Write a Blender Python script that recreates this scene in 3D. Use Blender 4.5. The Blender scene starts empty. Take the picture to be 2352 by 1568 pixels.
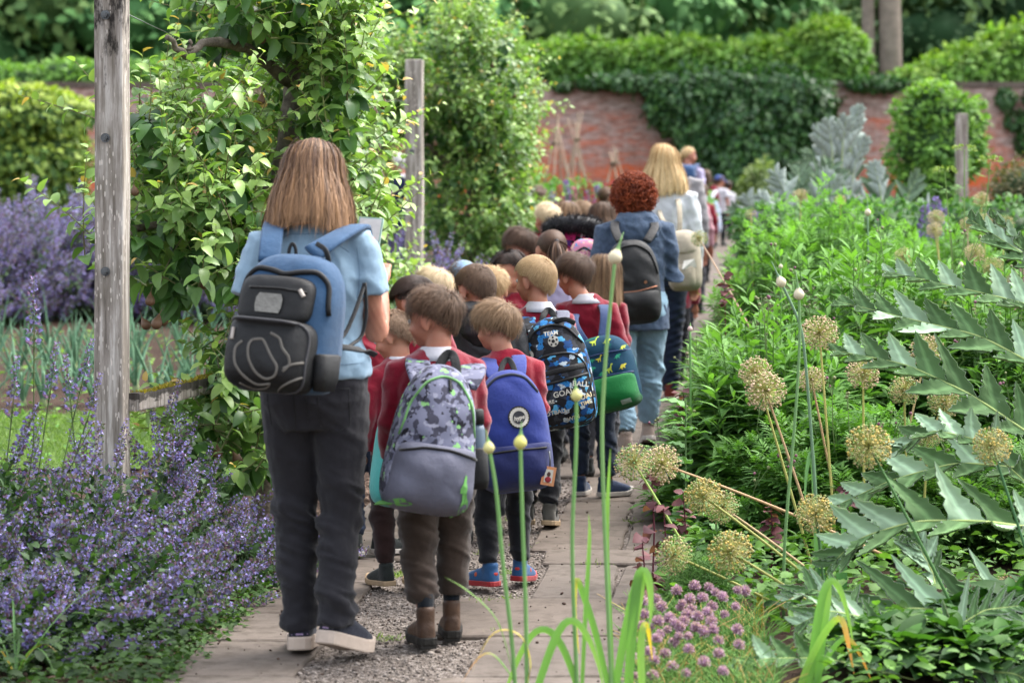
import bpy, math, random
import numpy as np
from mathutils import Vector, Matrix, Euler, noise

rng = np.random.default_rng(7)
random.seed(7)
SC = bpy.context.scene
COL = SC.collection
F, CU, HV, CH = 5553.0, 1176.0, 463.0, 1.506   # 85 mm lens, 1.5 m eye height
R = math.radians

def P(u, v, Y):
    return np.array([(u - CU) / F * Y, Y, CH - (v - HV) / F * Y])

def gz(y):
    y = np.asarray(y, float)
    s = 0.8
    h = 0.031 * s * np.log1p(np.exp(np.clip((y - 12.5) / s, -40, 60)))
    return np.where(y > 62, h + 0.0, h)

def hillz(y):
    y = np.asarray(y, float)
    t = np.clip((y - 58) / 130.0, 0, 1)
    return gz(np.minimum(y, 58)) + 34 * t * t * (3 - 2 * t)

def unit(a):
    a = np.asarray(a, float)
    return a / np.maximum(np.linalg.norm(a, axis=-1, keepdims=True), 1e-9)

# ------------------------------------------------------------------ mesh store
class MB:
    def __init__(s):
        s.v = []; s.f = []; s.c = []; s.m = []; s.n = 0
    def add(s, v, faces, col=None, mi=0):
        v = np.asarray(v, float).reshape(-1, 3)
        if not isinstance(faces, (list, tuple)) or (len(faces) and not isinstance(faces[0], np.ndarray)):
            d = {}
            for f in faces:
                d.setdefault(len(f), []).append(f)
            faces = [np.array(x, int) for x in d.values()]
        for f in faces:
            if len(f):
                s.f.append(np.asarray(f, int) + s.n)
                s.m.append(np.full(len(f), mi, int))
        s.v.append(v); s.n += len(v)
        if col is None:
            col = np.ones((len(v), 3))
        col = np.asarray(col, float)
        if col.ndim == 1:
            col = np.tile(col, (len(v), 1))
        s.c.append(col)
        return s
    def join(s, o, mi=None):
        off = s.n
        for f, m in zip(o.f, o.m):
            s.f.append(f + off); s.m.append(m if mi is None else np.full(len(f), mi, int))
        s.v += o.v; s.c += o.c; s.n += o.n
        return s
    def mesh(s, name, smooth=True, colors=True):
        me = bpy.data.meshes.new(name)
        v = np.concatenate(s.v) if s.v else np.zeros((0, 3))
        me.vertices.add(len(v)); me.vertices.foreach_set('co', v.ravel())
        if s.f:
            loops = np.concatenate([f.ravel() for f in s.f])
            tot = np.concatenate([np.full(len(f), f.shape[1], int) for f in s.f])
            start = np.concatenate([[0], np.cumsum(tot)[:-1]])
            me.loops.add(len(loops)); me.loops.foreach_set('vertex_index', loops)
            me.polygons.add(len(tot)); me.polygons.foreach_set('loop_start', start)
            me.polygons.foreach_set('use_smooth', np.full(len(tot), smooth))
            me.polygons.foreach_set('material_index', np.concatenate(s.m))
        if colors:
            a = me.color_attributes.new('Col', 'FLOAT_COLOR', 'POINT')
            c = np.concatenate(s.c)
            a.data.foreach_set('color', np.hstack([c, np.ones((len(c), 1))]).ravel())
        me.update(calc_edges=True)
        me.validate()
        return me
    def obj(s, name, mats, parent=None, smooth=True, colors=True):
        me = s.mesh(name, smooth, colors)
        return link(name, me, mats, parent)

def link(name, me, mats=None, parent=None):
    o = bpy.data.objects.new(name, me)
    if mats is not None and me is not None:
        me.materials.clear()
        for m in (mats if isinstance(mats, (list, tuple)) else [mats]):
            me.materials.append(m)
    COL.objects.link(o)
    if parent is not None:
        o.parent = parent
    return o

def tag(o, label=None, cat=None, group=None, kind=None):
    if label: o['label'] = label
    if cat: o['category'] = cat
    if group: o['group'] = group
    if kind: o['kind'] = kind
    return o

def empty(name, loc=(0, 0, 0), rot=(0, 0, 0)):
    o = bpy.data.objects.new(name, None)
    o.empty_display_size = 0.05
    o.location = [float(a) for a in loc]; o.rotation_euler = rot
    COL.objects.link(o)
    return o

def copy_tree(o, parent=None):
    c = o.copy(); COL.objects.link(c)
    if parent is not None: c.parent = parent
    for ch in list(o.children):
        copy_tree(ch, c)
    return c

def remesh(mb, voxel, smooth=4, fac=0.5):
    me = mb.mesh('tmp', True, False)
    o = bpy.data.objects.new('tmp', me); COL.objects.link(o)
    m = o.modifiers.new('r', 'REMESH'); m.mode = 'VOXEL'; m.voxel_size = voxel; m.use_smooth_shade = True
    if smooth:
        k = o.modifiers.new('s', 'SMOOTH'); k.iterations = smooth; k.factor = fac
    dg = bpy.context.evaluated_depsgraph_get(); dg.update()
    out = bpy.data.meshes.new_from_object(o.evaluated_get(dg), depsgraph=dg)
    bpy.data.objects.remove(o); bpy.data.meshes.remove(me)
    return out

def get_co(me):
    a = np.empty(len(me.vertices) * 3); me.vertices.foreach_get('co', a); return a.reshape(-1, 3)
def get_no(me):
    a = np.empty(len(me.vertices) * 3); me.vertices.foreach_get('normal', a); return a.reshape(-1, 3)
def set_co(me, c):
    me.vertices.foreach_set('co', np.ascontiguousarray(c, float).ravel()); me.update()

def vnoise(p, seed=0.0):
    """cheap smooth vector noise from sines, values about -1..1"""
    p = np.asarray(p, float)
    x, y, z = p[:, 0] + seed * 1.7, p[:, 1] - seed * 2.3, p[:, 2] + seed * 0.9
    s = np.sin(x * 1.0 + 1.3 * np.sin(y * 1.1 + 0.7) + 0.8 * np.sin(z * 0.9 + 2.1))
    s += np.sin(y * 1.3 + 1.2 * np.sin(z * 1.2 + 1.9) + 0.9 * np.sin(x * 0.8 - 0.4))
    s += np.sin(z * 1.15 + 1.4 * np.sin(x * 1.05 - 1.1) + 0.7 * np.sin(y * 1.4 + 0.3))
    return s / 3

def pnoise(p, scale, seed=0.0):
    q = np.asarray(p) * scale + np.array([seed * 1.37, seed * .71, -seed * 2.11]); f = noise.noise
    return np.array([f(a) for a in q.tolist()])

# ------------------------------------------------------------------ primitives
def ring(n, ex=2.0):
    t = np.arange(n) * 2 * math.pi / n
    c, s = np.cos(t), np.sin(t)
    return np.sign(c) * np.abs(c) ** (2 / ex), np.sign(s) * np.abs(s) ** (2 / ex)

def frames(path, ref=None):
    path = np.asarray(path, float)
    t = np.gradient(path, axis=0); t = unit(t)
    r = np.array([0, 0, 1.0]) if ref is None or ref[0] == 'side' else np.asarray(ref, float)
    if ref is None and abs(t[:, 2]).mean() > 0.8: r = np.array([0, 1.0, 0])
    if isinstance(ref, tuple) and ref and ref[0] == 'side':
        sv = np.asarray(ref[1], float); a = unit(sv - (t @ sv)[:, None] * t); return t, a, np.cross(a, t)
    a = np.cross(t, r); bad = np.linalg.norm(a, axis=1) < 1e-4
    if bad.any(): a[bad] = np.cross(t[bad], [1.0, 0.13, 0.2])
    a = unit(a); b = np.cross(a, t)
    return t, a, b

def loft(path, rx, ry=None, n=12, ex=2.0, ref=None, cap=True, mb=None, col=None, mi=0):
    """sweep an ellipse; rx along side axis, ry along the other"""
    path = np.asarray(path, float); K = len(path)
    rx = np.broadcast_to(np.asarray(rx, float), (K,)); ry = rx if ry is None else np.broadcast_to(np.asarray(ry, float), (K,))
    t, a, b = frames(path, ref)
    c, s = ring(n, ex)
    v = path[:, None] + a[:, None] * (rx[:, None] * c)[..., None] + b[:, None] * (ry[:, None] * s)[..., None]
    v = v.reshape(-1, 3)
    i = np.arange(K - 1)[:, None] * n; j = np.arange(n)[None]; j2 = (j + 1) % n
    q = np.stack([i + j, i + j2, i + n + j2, i + n + j], -1).reshape(-1, 4)
    fs = [q]
    if cap:
        v = np.vstack([v, path[0], path[-1]])
        A, B = K * n, K * n + 1
        j = np.arange(n); j2 = (j + 1) % n
        fs.append(np.stack([np.full(n, A), j2, j], -1)); fs.append(np.stack([np.full(n, B), (K - 1) * n + j, (K - 1) * n + j2], -1))
    mb = MB() if mb is None else mb
    return mb.add(v, fs, col, mi)

def sections(secs, n=18, ex=2.3, mb=None):
    """vertical loft from (z, rx, ry, cx, cy)"""
    secs = np.asarray(secs, float); K = len(secs)
    c, s = ring(n, ex)
    v = np.empty((K, n, 3))
    v[..., 0] = secs[:, 3:4] + secs[:, 1:2] * c; v[..., 1] = secs[:, 4:5] + secs[:, 2:3] * s; v[..., 2] = secs[:, 0:1]
    v = v.reshape(-1, 3)
    i = np.arange(K - 1)[:, None] * n; j = np.arange(n)[None]; j2 = (j + 1) % n
    q = np.stack([i + j, i + j2, i + n + j2, i + n + j], -1).reshape(-1, 4)
    A, B = K * n, K * n + 1
    v = np.vstack([v, [secs[0, 3], secs[0, 4], secs[0, 0]], [secs[-1, 3], secs[-1, 4], secs[-1, 0]]])
    j = np.arange(n); j2 = (j + 1) % n
    fs = [q, np.stack([np.full(n, A), j2, j], -1), np.stack([np.full(n, B), (K - 1) * n + j, (K - 1) * n + j2], -1)]
    mb = MB() if mb is None else mb
    return mb.add(v, fs)

def ball(c, r, n=12, m=8, rot=None, mb=None, col=None, mi=0):
    r = np.broadcast_to(np.asarray(r, float), (3,))
    th = np.linspace(0, math.pi, m + 1)[1:-1]; ph = np.arange(n) * 2 * math.pi / n
    v = np.stack([np.sin(th)[:, None] * np.cos(ph), np.sin(th)[:, None] * np.sin(ph), np.cos(th)[:, None] + 0 * ph], -1).reshape(-1, 3)
    v = np.vstack([v, [0, 0, 1], [0, 0, -1]]) * r
    if rot is not None: v = v @ np.asarray(rot, float).T
    v = v + np.asarray(c, float)
    K = m - 1
    i = np.arange(K - 1)[:, None] * n; j = np.arange(n)[None]; j2 = (j + 1) % n
    q = np.stack([i + j, i + n + j, i + n + j2, i + j2], -1).reshape(-1, 4)
    A, B = K * n, K * n + 1
    j = np.arange(n); j2 = (j + 1) % n
    fs = [q, np.stack([np.full(n, A), j, j2], -1), np.stack([np.full(n, B), (K - 1) * n + j2, (K - 1) * n + j], -1)]
    mb = MB() if mb is None else mb
    return mb.add(v, fs, col, mi)

def box(c, d, rot=None, mb=None, col=None, mi=0):
    d = np.asarray(d, float) / 2
    v = np.array([[x, y, z] for x in (-1, 1) for y in (-1, 1) for z in (-1, 1)], float) * d
    if rot is not None: v = v @ np.asarray(rot, float).T
    v = v + np.asarray(c, float)
    q = np.array([[0, 1, 3, 2], [4, 6, 7, 5], [0, 4, 5, 1], [2, 3, 7, 6], [0, 2, 6, 4], [1, 5, 7, 3]])
    mb = MB() if mb is None else mb
    return mb.add(v, [q], col, mi)

def rotz(a):
    c, s = math.cos(a), math.sin(a); return np.array([[c, -s, 0], [s, c, 0], [0, 0, 1.0]])
def rotx(a):
    c, s = math.cos(a), math.sin(a); return np.array([[1.0, 0, 0], [0, c, -s], [0, s, c]])
def roty(a):
    c, s = math.cos(a), math.sin(a); return np.array([[c, 0, s], [0, 1.0, 0], [-s, 0, c]])

def tubes(paths, radii, n=4, cols=None, mb=None, mi=0):
    """many thin stems at once: paths (N,K,3), radii (N,K) or (K,)"""
    paths = np.asarray(paths, float); N, K, _ = paths.shape
    radii = np.broadcast_to(np.asarray(radii, float), (N, K))
    t = unit(np.gradient(paths, axis=1))
    ref = np.array([0.31, 0.87, 0.38])
    a = unit(np.cross(t, ref)); b = np.cross(a, t)
    ph = np.arange(n) * 2 * math.pi / n
    v = paths[:, :, None] + radii[..., None, None] * (a[:, :, None] * np.cos(ph)[:, None] + b[:, :, None] * np.sin(ph)[:, None])
    v = v.reshape(-1, 3)
    base = (np.arange(N) * K * n)[:, None, None]; i = np.arange(K - 1)[None, :, None] * n; j = np.arange(n)[None, None]; j2 = (j + 1) % n
    q = np.stack([base + i + j, base + i + j2, base + i + n + j2, base + i + n + j], -1).reshape(-1, 4)
    mb = MB() if mb is None else mb
    if cols is not None:
        cols = np.asarray(cols, float)
        if cols.ndim == 2: cols = np.repeat(cols, K * n, axis=0)
        elif cols.ndim == 3: cols = np.repeat(cols.reshape(-1, 3), n, axis=0)
    return mb.add(v, [q], cols, mi)

# ------------------------------------------------------------------ leaves
def leaf(L=1.0, W=0.5, seg=4, fold=0.25, curl=0.35, shape=0.45, wave=0.0):
    """axis +Y, upper face +Z"""
    t = np.linspace(0, 1, seg + 1)
    w = (t ** shape) * (1 - t) ** 0.75; w = w / w.max() * W / 2; w[0] = W * 0.03; w[-1] = W * 0.02
    y = np.sin(t * curl) / max(curl, 1e-3) * L; z = -(1 - np.cos(t * curl)) / max(curl, 1e-3) * L
    up = fold * w
    wv = wave * np.where(np.arange(seg + 1) % 2 == 0, 1, -1) * W
    v = np.empty((seg + 1, 3, 3))
    v[:, 0] = np.stack([-w, y, z + up + wv], -1); v[:, 1] = np.stack([0 * w, y, z], -1); v[:, 2] = np.stack([w, y, z + up - wv], -1)
    i = np.arange(seg)[:, None] * 3; j = np.arange(2)[None]
    q = np.stack([i + j, i + j + 1, i + j + 4, i + j + 3], -1).reshape(-1, 4)
    return v.reshape(-1, 3), [q]

def instance(mb, T, pos, axis, up, scale, col, mi=0, tcol=None):
    """stamp template T=(v,[faces]) N times"""
    v, fs = T
    pos = np.asarray(pos, float); N = len(pos)
    if N == 0: return mb
    y = unit(np.broadcast_to(axis, (N, 3))); u = np.broadcast_to(np.asarray(up, float), (N, 3))
    x = np.cross(y, u); bad = np.linalg.norm(x, axis=1) < 1e-3
    if bad.any(): x[bad] = np.cross(y[bad], [0.9, 0.3, 0.2])
    x = unit(x); z = np.cross(x, y)
    sc = np.asarray(scale, float)
    if sc.ndim == 0: sc = np.full(N, sc)
    if sc.ndim == 1: sc = np.repeat(sc[:, None], 3, 1)
    V = pos[:, None] + x[:, None] * (v[None, :, 0:1] * sc[:, None, 0:1]) + y[:, None] * (v[None, :, 1:2] * sc[:, None, 1:2]) + z[:, None] * (v[None, :, 2:3] * sc[:, None, 2:3])
    n = len(v); off = (np.arange(N) * n)[:, None, None]
    F_ = [(f[None] + off).reshape(-1, f.shape[1]) for f in fs]
    col = np.asarray(col, float)
    if col.ndim == 1: col = np.tile(col, (N, 1))
    C = np.repeat(col, n, axis=0)
    if tcol is not None:
        C = C.reshape(N, n, 3) * tcol[None]; C = C.reshape(-1, 3)
    return mb.add(V.reshape(-1, 3), F_, C, mi)

def merge_templates(parts):
    """[(T, 3x3 rot, offset, scale, colour)] -> one template with colours"""
    m = MB()
    for T, Rm, off, sc, col in parts:
        m.add((T[0] * sc) @ np.asarray(Rm).T + np.asarray(off), [f.copy() for f in T[1]], col)
    byk = {}
    for f in m.f: byk.setdefault(f.shape[1], []).append(f)
    return (np.concatenate(m.v), [np.concatenate(x) for x in byk.values()]), np.concatenate(m.c)

def rdir(n, zmin=-1.0, zmax=1.0):
    z = rng.uniform(zmin, zmax, n); a = rng.uniform(0, 2 * math.pi, n); r = np.sqrt(1 - z * z)
    return np.stack([r * np.cos(a), r * np.sin(a), z], -1)

def mixcol(a, b, t):
    t = np.asarray(t, float)[:, None]
    return np.asarray(a) * (1 - t) + np.asarray(b) * t

# ------------------------------------------------------------------ materials
def hexc(h):
    c = [int(h[i:i + 2], 16) / 255 for i in (0, 2, 4)]
    return tuple((x / 12.92 if x <= 0.04045 else ((x + 0.055) / 1.055) ** 2.4) for x in c)

class NT:
    def __init__(s, name):
        s.mat = bpy.data.materials.new(name); s.mat.use_nodes = True
        s.nt = s.mat.node_tree; s.N = s.nt.nodes; s.L = s.nt.links
        s.p = s.N['Principled BSDF']; s.out = s.N['Material Output']
    def n(s, t, **k):
        o = s.N.new(t)
        for a, b in k.items():
            if a in o.inputs.keys() if False else False: pass
            setattr(o, a, b)
        return o
    def lk(s, a, b): s.L.new(a, b)
    def coord(s, kind='Object', scale=(1, 1, 1), rot=(0, 0, 0)):
        tc = s.n('ShaderNodeTexCoord'); mp = s.n('ShaderNodeMapping')
        mp.inputs['Scale'].default_value = scale; mp.inputs['Rotation'].default_value = rot
        s.lk(tc.outputs[kind], mp.inputs['Vector']); return mp.outputs['Vector']
    def noise(s, vec, scale, detail=3, rough=0.6):
        o = s.n('ShaderNodeTexNoise'); o.inputs['Scale'].default_value = scale; o.inputs['Detail'].default_value = detail; o.inputs['Roughness'].default_value = rough
        s.lk(vec, o.inputs['Vector']); return o.outputs['Fac']
    def ramp(s, fac, stops, interp='LINEAR'):
        o = s.n('ShaderNodeValToRGB'); o.color_ramp.interpolation = interp
        e = o.color_ramp.elements
        while len(e) < len(stops): e.new(0.5)
        for k, (p, c) in enumerate(stops):
            e[k].position = p; e[k].color = (*c[:3], 1) if len(c) >= 3 else (c[0],) * 3 + (1,)
        s.lk(fac, o.inputs['Fac']); return o.outputs['Color']
    def mix(s, fac, a, b, mode='MIX'):
        o = s.n('ShaderNodeMix'); o.data_type = 'RGBA'; o.blend_type = mode
        for sock, val in ((o.inputs['Factor'], fac), (o.inputs['A'] if False else o.inputs[6], a), (o.inputs[7], b)):
            if hasattr(val, 'is_linked') or hasattr(val, 'links'): s.lk(val, sock)
            elif isinstance(val, (int, float)): sock.default_value = val
            else: sock.default_value = (*val[:3], 1)
        return o.outputs[2]
    def math(s, op, a, b=0.0):
        o = s.n('ShaderNodeMath'); o.operation = op
        for k, val in enumerate((a, b)):
            if hasattr(val, 'links'): s.lk(val, o.inputs[k])
            else: o.inputs[k].default_value = val
        return o.outputs[0]
    def bump(s, h, strength=0.3, dist=0.01):
        o = s.n('ShaderNodeBump'); o.inputs['Strength'].default_value = strength; o.inputs['Distance'].default_value = dist
        s.lk(h, o.inputs['Height']); s.lk(o.outputs['Normal'], s.p.inputs['Normal']); return o
    def base(s, c):
        if hasattr(c, 'links'): s.lk(c, s.p.inputs['Base Color'])
        else: s.p.inputs['Base Color'].default_value = (*c[:3], 1)
    def set(s, rough=0.6, spec=0.4, metal=0.0, sheen=0.0):
        s.p.inputs['Roughness'].default_value = rough; s.p.inputs['Specular IOR Level'].default_value = spec
        s.p.inputs['Metallic'].default_value = metal; s.p.inputs['Sheen Weight'].default_value = sheen
        return s

_MC = {}
FAB = 0.60
def fabric(name, col, rough=0.85, spec=0.2, var=0.22, sheen=0.15, weave=700, bump=0.25, nscale=9, metal=0.0):
    if name in _MC: return _MC[name]
    m = NT(name); m.set(rough, spec, metal, sheen)
    v = m.coord()
    n = m.noise(v, nscale, 4)
    col = tuple(c * FAB for c in col)
    dark = tuple(c * (1 - var) for c in col); lite = tuple(min(1, c * (1 + var)) for c in col)
    c = m.ramp(n, [(0.25, dark), (0.75, lite)])
    m.base(c)
    f = m.noise(v, weave, 2); b = m.noise(v, 40, 3)
    m.bump(m.math('ADD', m.math('MULTIPLY', f, 0.35), b), min(1, bump * 1.5), 0.008)
    _MC[name] = m.mat
    return m.mat

def leafmat(name, rough=0.45, spec=0.35, trans=0.28, var=0.25, gain=1.4):
    if name in _MC: return _MC[name]
    m = NT(name); m.set(rough, spec)
    at = m.n('ShaderNodeAttribute'); at.attribute_name = 'Col'
    ge = m.n('ShaderNodeNewGeometry')
    hv = m.n('ShaderNodeHueSaturation')
    rv = m.math('ADD', m.math('MULTIPLY', ge.outputs['Random Per Island'], 2 * var), 1 - var)
    m.lk(m.math('MULTIPLY', rv, gain), hv.inputs['Value']); hv.inputs['Saturation'].default_value = 1.03 if name == 'petal' else 1.0; m.lk(at.outputs['Color'], hv.inputs['Color'])
    c = hv.outputs['Color']
    m.base(c)
    if trans > 0:
        tr = m.n('ShaderNodeBsdfTranslucent')
        tc = m.mix(1.0, c, (1.0, 1.15, 0.42), 'MULTIPLY')
        m.lk(tc, tr.inputs['Color'])
        mx = m.n('ShaderNodeMixShader'); mx.inputs[0].default_value = trans
        m.lk(m.p.outputs[0], mx.inputs[1]); m.lk(tr.outputs[0], mx.inputs[2]); m.lk(mx.outputs[0], m.out.inputs['Surface'])
    _MC[name] = m.mat
    return m.mat

def colmat(name, rough=0.8, spec=0.2, var=0.15, bump=0.0, bscale=60, island=True):
    """takes its colour from the mesh attribute"""
    if name in _MC: return _MC[name]
    m = NT(name); m.set(rough, spec)
    at = m.n('ShaderNodeAttribute'); at.attribute_name = 'Col'
    hv = m.n('ShaderNodeHueSaturation'); m.lk(at.outputs['Color'], hv.inputs['Color'])
    if island:
        ge = m.n('ShaderNodeNewGeometry')
        m.lk(m.math('ADD', m.math('MULTIPLY', ge.outputs['Random Per Island'], 2 * var), 1 - var), hv.inputs['Value'])
    else:
        n = m.noise(m.coord(), bscale * 0.3, 3)
        m.lk(m.math('ADD', m.math('MULTIPLY', n, 2 * var), 1 - var), hv.inputs['Value'])
    m.base(hv.outputs['Color'])
    if bump: m.bump(m.noise(m.coord(), bscale, 4), bump, 0.01)
    _MC[name] = m.mat
    return m.mat

LEAF = leafmat('leaf_glossy', 0.38, 0.4, 0.36, 0.22, 1.3)
LEAFM = leafmat('leaf_matte', 0.6, 0.25, 0.36, 0.22, 1.25)
STEM = colmat('plant_stem', 0.6, 0.3, 0.12)
PETAL = leafmat('petal', 0.7, 0.15, 0.25, 0.3, 0.88)
# ================================================================== SETTING
def XL(Y):
    Y = np.asarray(Y, float); return -0.91 + 0.09 * (Y - 9.43) + 0.0005 * np.maximum(Y - 12, 0) ** 2      # outer edge of the path, flower side
PW = 1.52                                                            # path width

def grid_sheet(name, xs, ys, zf, mats, smooth=True):
    X, Y = np.meshgrid(xs, ys); Z = zf(X, Y)
    v = np.stack([X, Y, Z], -1).reshape(-1, 3); n = len(xs); m = len(ys)
    i = np.arange(m - 1)[:, None] * n; j = np.arange(n - 1)[None]
    q = np.stack([i + j, i + j + 1, i + n + j + 1, i + n + j], -1).reshape(-1, 4)
    mb = MB().add(v, [q]); return mb.obj(name, mats, None, smooth, False)

def soil_mat():
    m = NT('soil'); m.set(0.95, 0.15)
    v = m.coord()
    n1 = m.noise(v, 1.3, 4); n2 = m.noise(v, 30, 5, 0.7); n3 = m.noise(v, 120, 3)
    c = m.ramp(n2, [(0.3, hexc('30251f')), (0.55, hexc('544339')), (0.75, hexc('6d5c50'))])
    c = m.mix(m.math('MULTIPLY', n1, 0.5), c, hexc('574338'))
    m.base(c); m.bump(m.math('ADD', n2, m.math('MULTIPLY', n3, 0.5)), 0.9, 0.04)
    return m.mat
def lawn_mat():
    m = NT('lawn'); m.set(0.9, 0.1); v = m.coord()
    c = m.ramp(m.noise(v, 25, 5), [(0.3, (0.07, 0.13, 0.03)), (0.7, (0.14, 0.22, 0.05))]); m.base(c)
    m.bump(m.noise(v, 160, 2), 0.8, 0.03); return m.mat
def gravel_mat():
    m = NT('gravel'); m.set(0.9, 0.2); v = m.coord()
    vo = m.n('ShaderNodeTexVoronoi'); vo.inputs['Scale'].default_value = 105; m.lk(v, vo.inputs['Vector'])
    bw = m.n('ShaderNodeSeparateColor'); m.lk(vo.outputs['Color'], bw.inputs[0])
    c = m.ramp(bw.outputs[0], [(0.0, hexc('3f3833')), (0.4, hexc('5f564f')), (0.7, hexc('786f68')), (1.0, hexc('a39a93'))])
    c = m.mix(m.math('MULTIPLY', m.noise(v, 2.2, 4), 0.55), c, hexc('463d37'))
    m.base(c)
    m.bump(m.math('SUBTRACT', 1.0, vo.outputs['Distance']), 0.8, 0.012); return m.mat
def slab_mat():
    m = NT('york_stone'); m.set(0.82, 0.25); v = m.coord()
    n1 = m.noise(v, 2.1, 5, 0.65); n2 = m.noise(v, 14, 5, 0.7); n3 = m.noise(v, 160, 3)
    c = m.ramp(n1, [(0.25, hexc('4a413a')), (0.5, hexc('5e544c')), (0.75, hexc('72675e'))])
    ge = m.n('ShaderNodeNewGeometry')
    c = m.mix(m.math('MULTIPLY', ge.outputs['Random Per Island'], 0.45), c, hexc('5c5753'))
    c = m.mix(m.ramp(n2, [(0.47, (0, 0, 0)), (0.68, (0.75, 0.75, 0.75))]), c, hexc('40382f'))
    c = m.mix(m.ramp(n3, [(0.62, (0, 0, 0)), (0.7, (0.6, 0.6, 0.6))]), c, hexc('4f433d'))
    m.base(c); m.bump(m.math('ADD', n2, m.math('MULTIPLY', n3, 0.4)), 0.35, 0.012); return m.mat
SOIL = soil_mat()
ys = np.unique(np.concatenate([np.arange(-30, 6, 3.0), np.arange(6, 26, 0.25), np.arange(26, 60, 1.0), np.arange(60, 420, 6.0)]))
xs = np.unique(np.concatenate([np.arange(-200, -8, 8.0), np.arange(-8, 8, 0.25), np.arange(8, 201, 8.0)]))
g_ = grid_sheet('ground', xs, ys, lambda X, Y: hillz(Y) + 0.012 * vnoise(np.stack([X * 5, Y * 5, 0 * X], -1).reshape(-1, 3)).reshape(X.shape) * (Y < 30) - 0.015, [SOIL])
tag(g_, kind='structure')
LAWN = lawn_mat()
lw = grid_sheet('lawn', np.linspace(-14, -2.05, 40), np.linspace(13.3, 15.9, 14), lambda X, Y: gz(Y) + 0.006, [LAWN]); tag(lw, kind='structure')
# grass blades on the lawn strip
nb = 9000
gx = rng.uniform(-4.2, -2.05, nb); gy = rng.uniform(13.3, 15.9, nb)
mb = MB()
instance(mb, leaf(1, 0.12, 2, 0.1, 0.5), np.stack([gx, gy, gz(gy)], -1), rdir(nb, 0.4, 1), rdir(nb), rng.uniform(0.03, 0.075, nb), mixcol((0.07, 0.13, 0.03), (0.15, 0.22, 0.06), rng.random(nb)))
tag(mb.obj('grass', [LEAFM]), 'short mown grass blades on the strip beside the onion bed', 'grass', kind='stuff')

# path: a gravel sheet with stone slabs let into both sides
yy = np.concatenate([np.arange(3, 30, 0.5), np.arange(30, 49.5, 1.0)])
ww = np.linspace(-0.02, PW, 9)
W_, Y_ = np.meshgrid(ww, yy)
V = np.stack([XL(Y_) + W_, Y_, gz(Y_) + 0.008], -1).reshape(-1, 3)
n = len(ww); i = np.arange(len(yy) - 1)[:, None] * n; j = np.arange(n - 1)[None]
q = np.stack([i + j, i + j + 1, i + n + j + 1, i + n + j], -1).reshape(-1, 4)
tag(MB().add(V, [q]).obj('gravel_path', [gravel_mat()], None, True, False), kind='structure')

def slab(mb, w0, w1, y0, y1, rs):
    """one worn slab: rounded outline, slightly domed, bevelled edge"""
    c = [(w0, y0), (w1, y0), (w1, y1), (w0, y1)]
    c = [(a + rs.uniform(-.012, .012), b + rs.uniform(-.012, .012)) for a, b in c]
    pts = []
    for k in range(4):
        a = np.array(c[k]); p = np.array(c[k - 1]); nx = np.array(c[(k + 1) % 4])
        r = rs.uniform(0.015, 0.05)
        d1 = (p - a) / np.linalg.norm(p - a); d2 = (nx - a) / np.linalg.norm(nx - a)
        for t in (0, .33, .67, 1): pts.append(a + d1 * r * (1 - t) ** 2 + d2 * r * t ** 2)
        e = nx - a; L = np.linalg.norm(e); nn = np.array([-e[1], e[0]]) / L
        for t in np.linspace(0.15, 0.85, 7): pts.append(a + e * t + nn * rs.uniform(-.006, .008))
    pts = np.array(pts); cen = pts.mean(0); n = len(pts)
    tilt = rs.uniform(-.004, .004), rs.uniform(-.004, .004)
    def lay(sc, z):
        q = cen + (pts - cen) * sc
        zz = gz(q[:, 1]) + z + tilt[0] * (q[:, 0] - cen[0]) + tilt[1] * (q[:, 1] - cen[1])
        return np.stack([XL(q[:, 1]) + q[:, 0], q[:, 1], zz], -1)
    L = max(w1 - w0, 0.2)
    v = np.vstack([lay(1, -0.01), lay(1, 0.018), lay(1 - 0.012 / L, 0.0245), lay(0.5, 0.026), [[XL(cen[1]) + cen[0], cen[1], gz(cen[1]) + 0.026]]])
    fs = []; j = np.arange(n); j2 = (j + 1) % n
    qd = np.concatenate([np.stack([k * n + j, k * n + j2, (k + 1) * n + j2, (k + 1) * n + j], -1) for k in range(3)])
    tr = np.stack([3 * n + j, 3 * n + j2, np.full(n, 4 * n)], -1)
    mb.add(v, [qd, tr])
rs = random.Random(3)
mb = MB(); y = 5.2
for y0, y1, w0 in ((5.2, 6.1, 0.8), (6.1, 6.9, 0.9), (6.9, 7.55, 0.86), (7.55, 8.25, 0.93), (8.25, 9.04, 0.68), (9.04, 9.9, 1.02), (9.9, 10.3, 0.98), (10.3, 11.2, 0.9), (11.2, 11.9, 0.97)):
    if y1 - y0 > .6 and rs.random() < .5:
        wm = rs.uniform(w0 + .3, PW - .2); slab(mb, w0, wm - .008, y0 + .008, y1 - .008, rs); slab(mb, wm + .008, PW, y0 + .008, y1 - .008, rs)
    else: slab(mb, w0, PW, y0 + .008, y1 - .008, rs)
y = 11.9
while y < 40:
    d = rs.uniform(0.55, 1.0); slab(mb, rs.uniform(.8, 1.05), PW, y + .008, y + d - .008, rs); y += d
y = 5.1
for d, w in ((0.85, .4), (.7, .36), (.62, .3), (.28, .42), (.62, .40), (.55, .35), (.7, .38), (.6, .36), (.85, .4)):
    slab(mb, -.01, w, y + .008, y + d - .008, rs); y += d
while y < 40:
    d = rs.uniform(0.5, 1.0); slab(mb, -.01, rs.uniform(.3, .45), y + .008, y + d - .008, rs); y += d
tag(mb.obj('paving', [slab_mat()], None, False, False), kind='structure')
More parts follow.
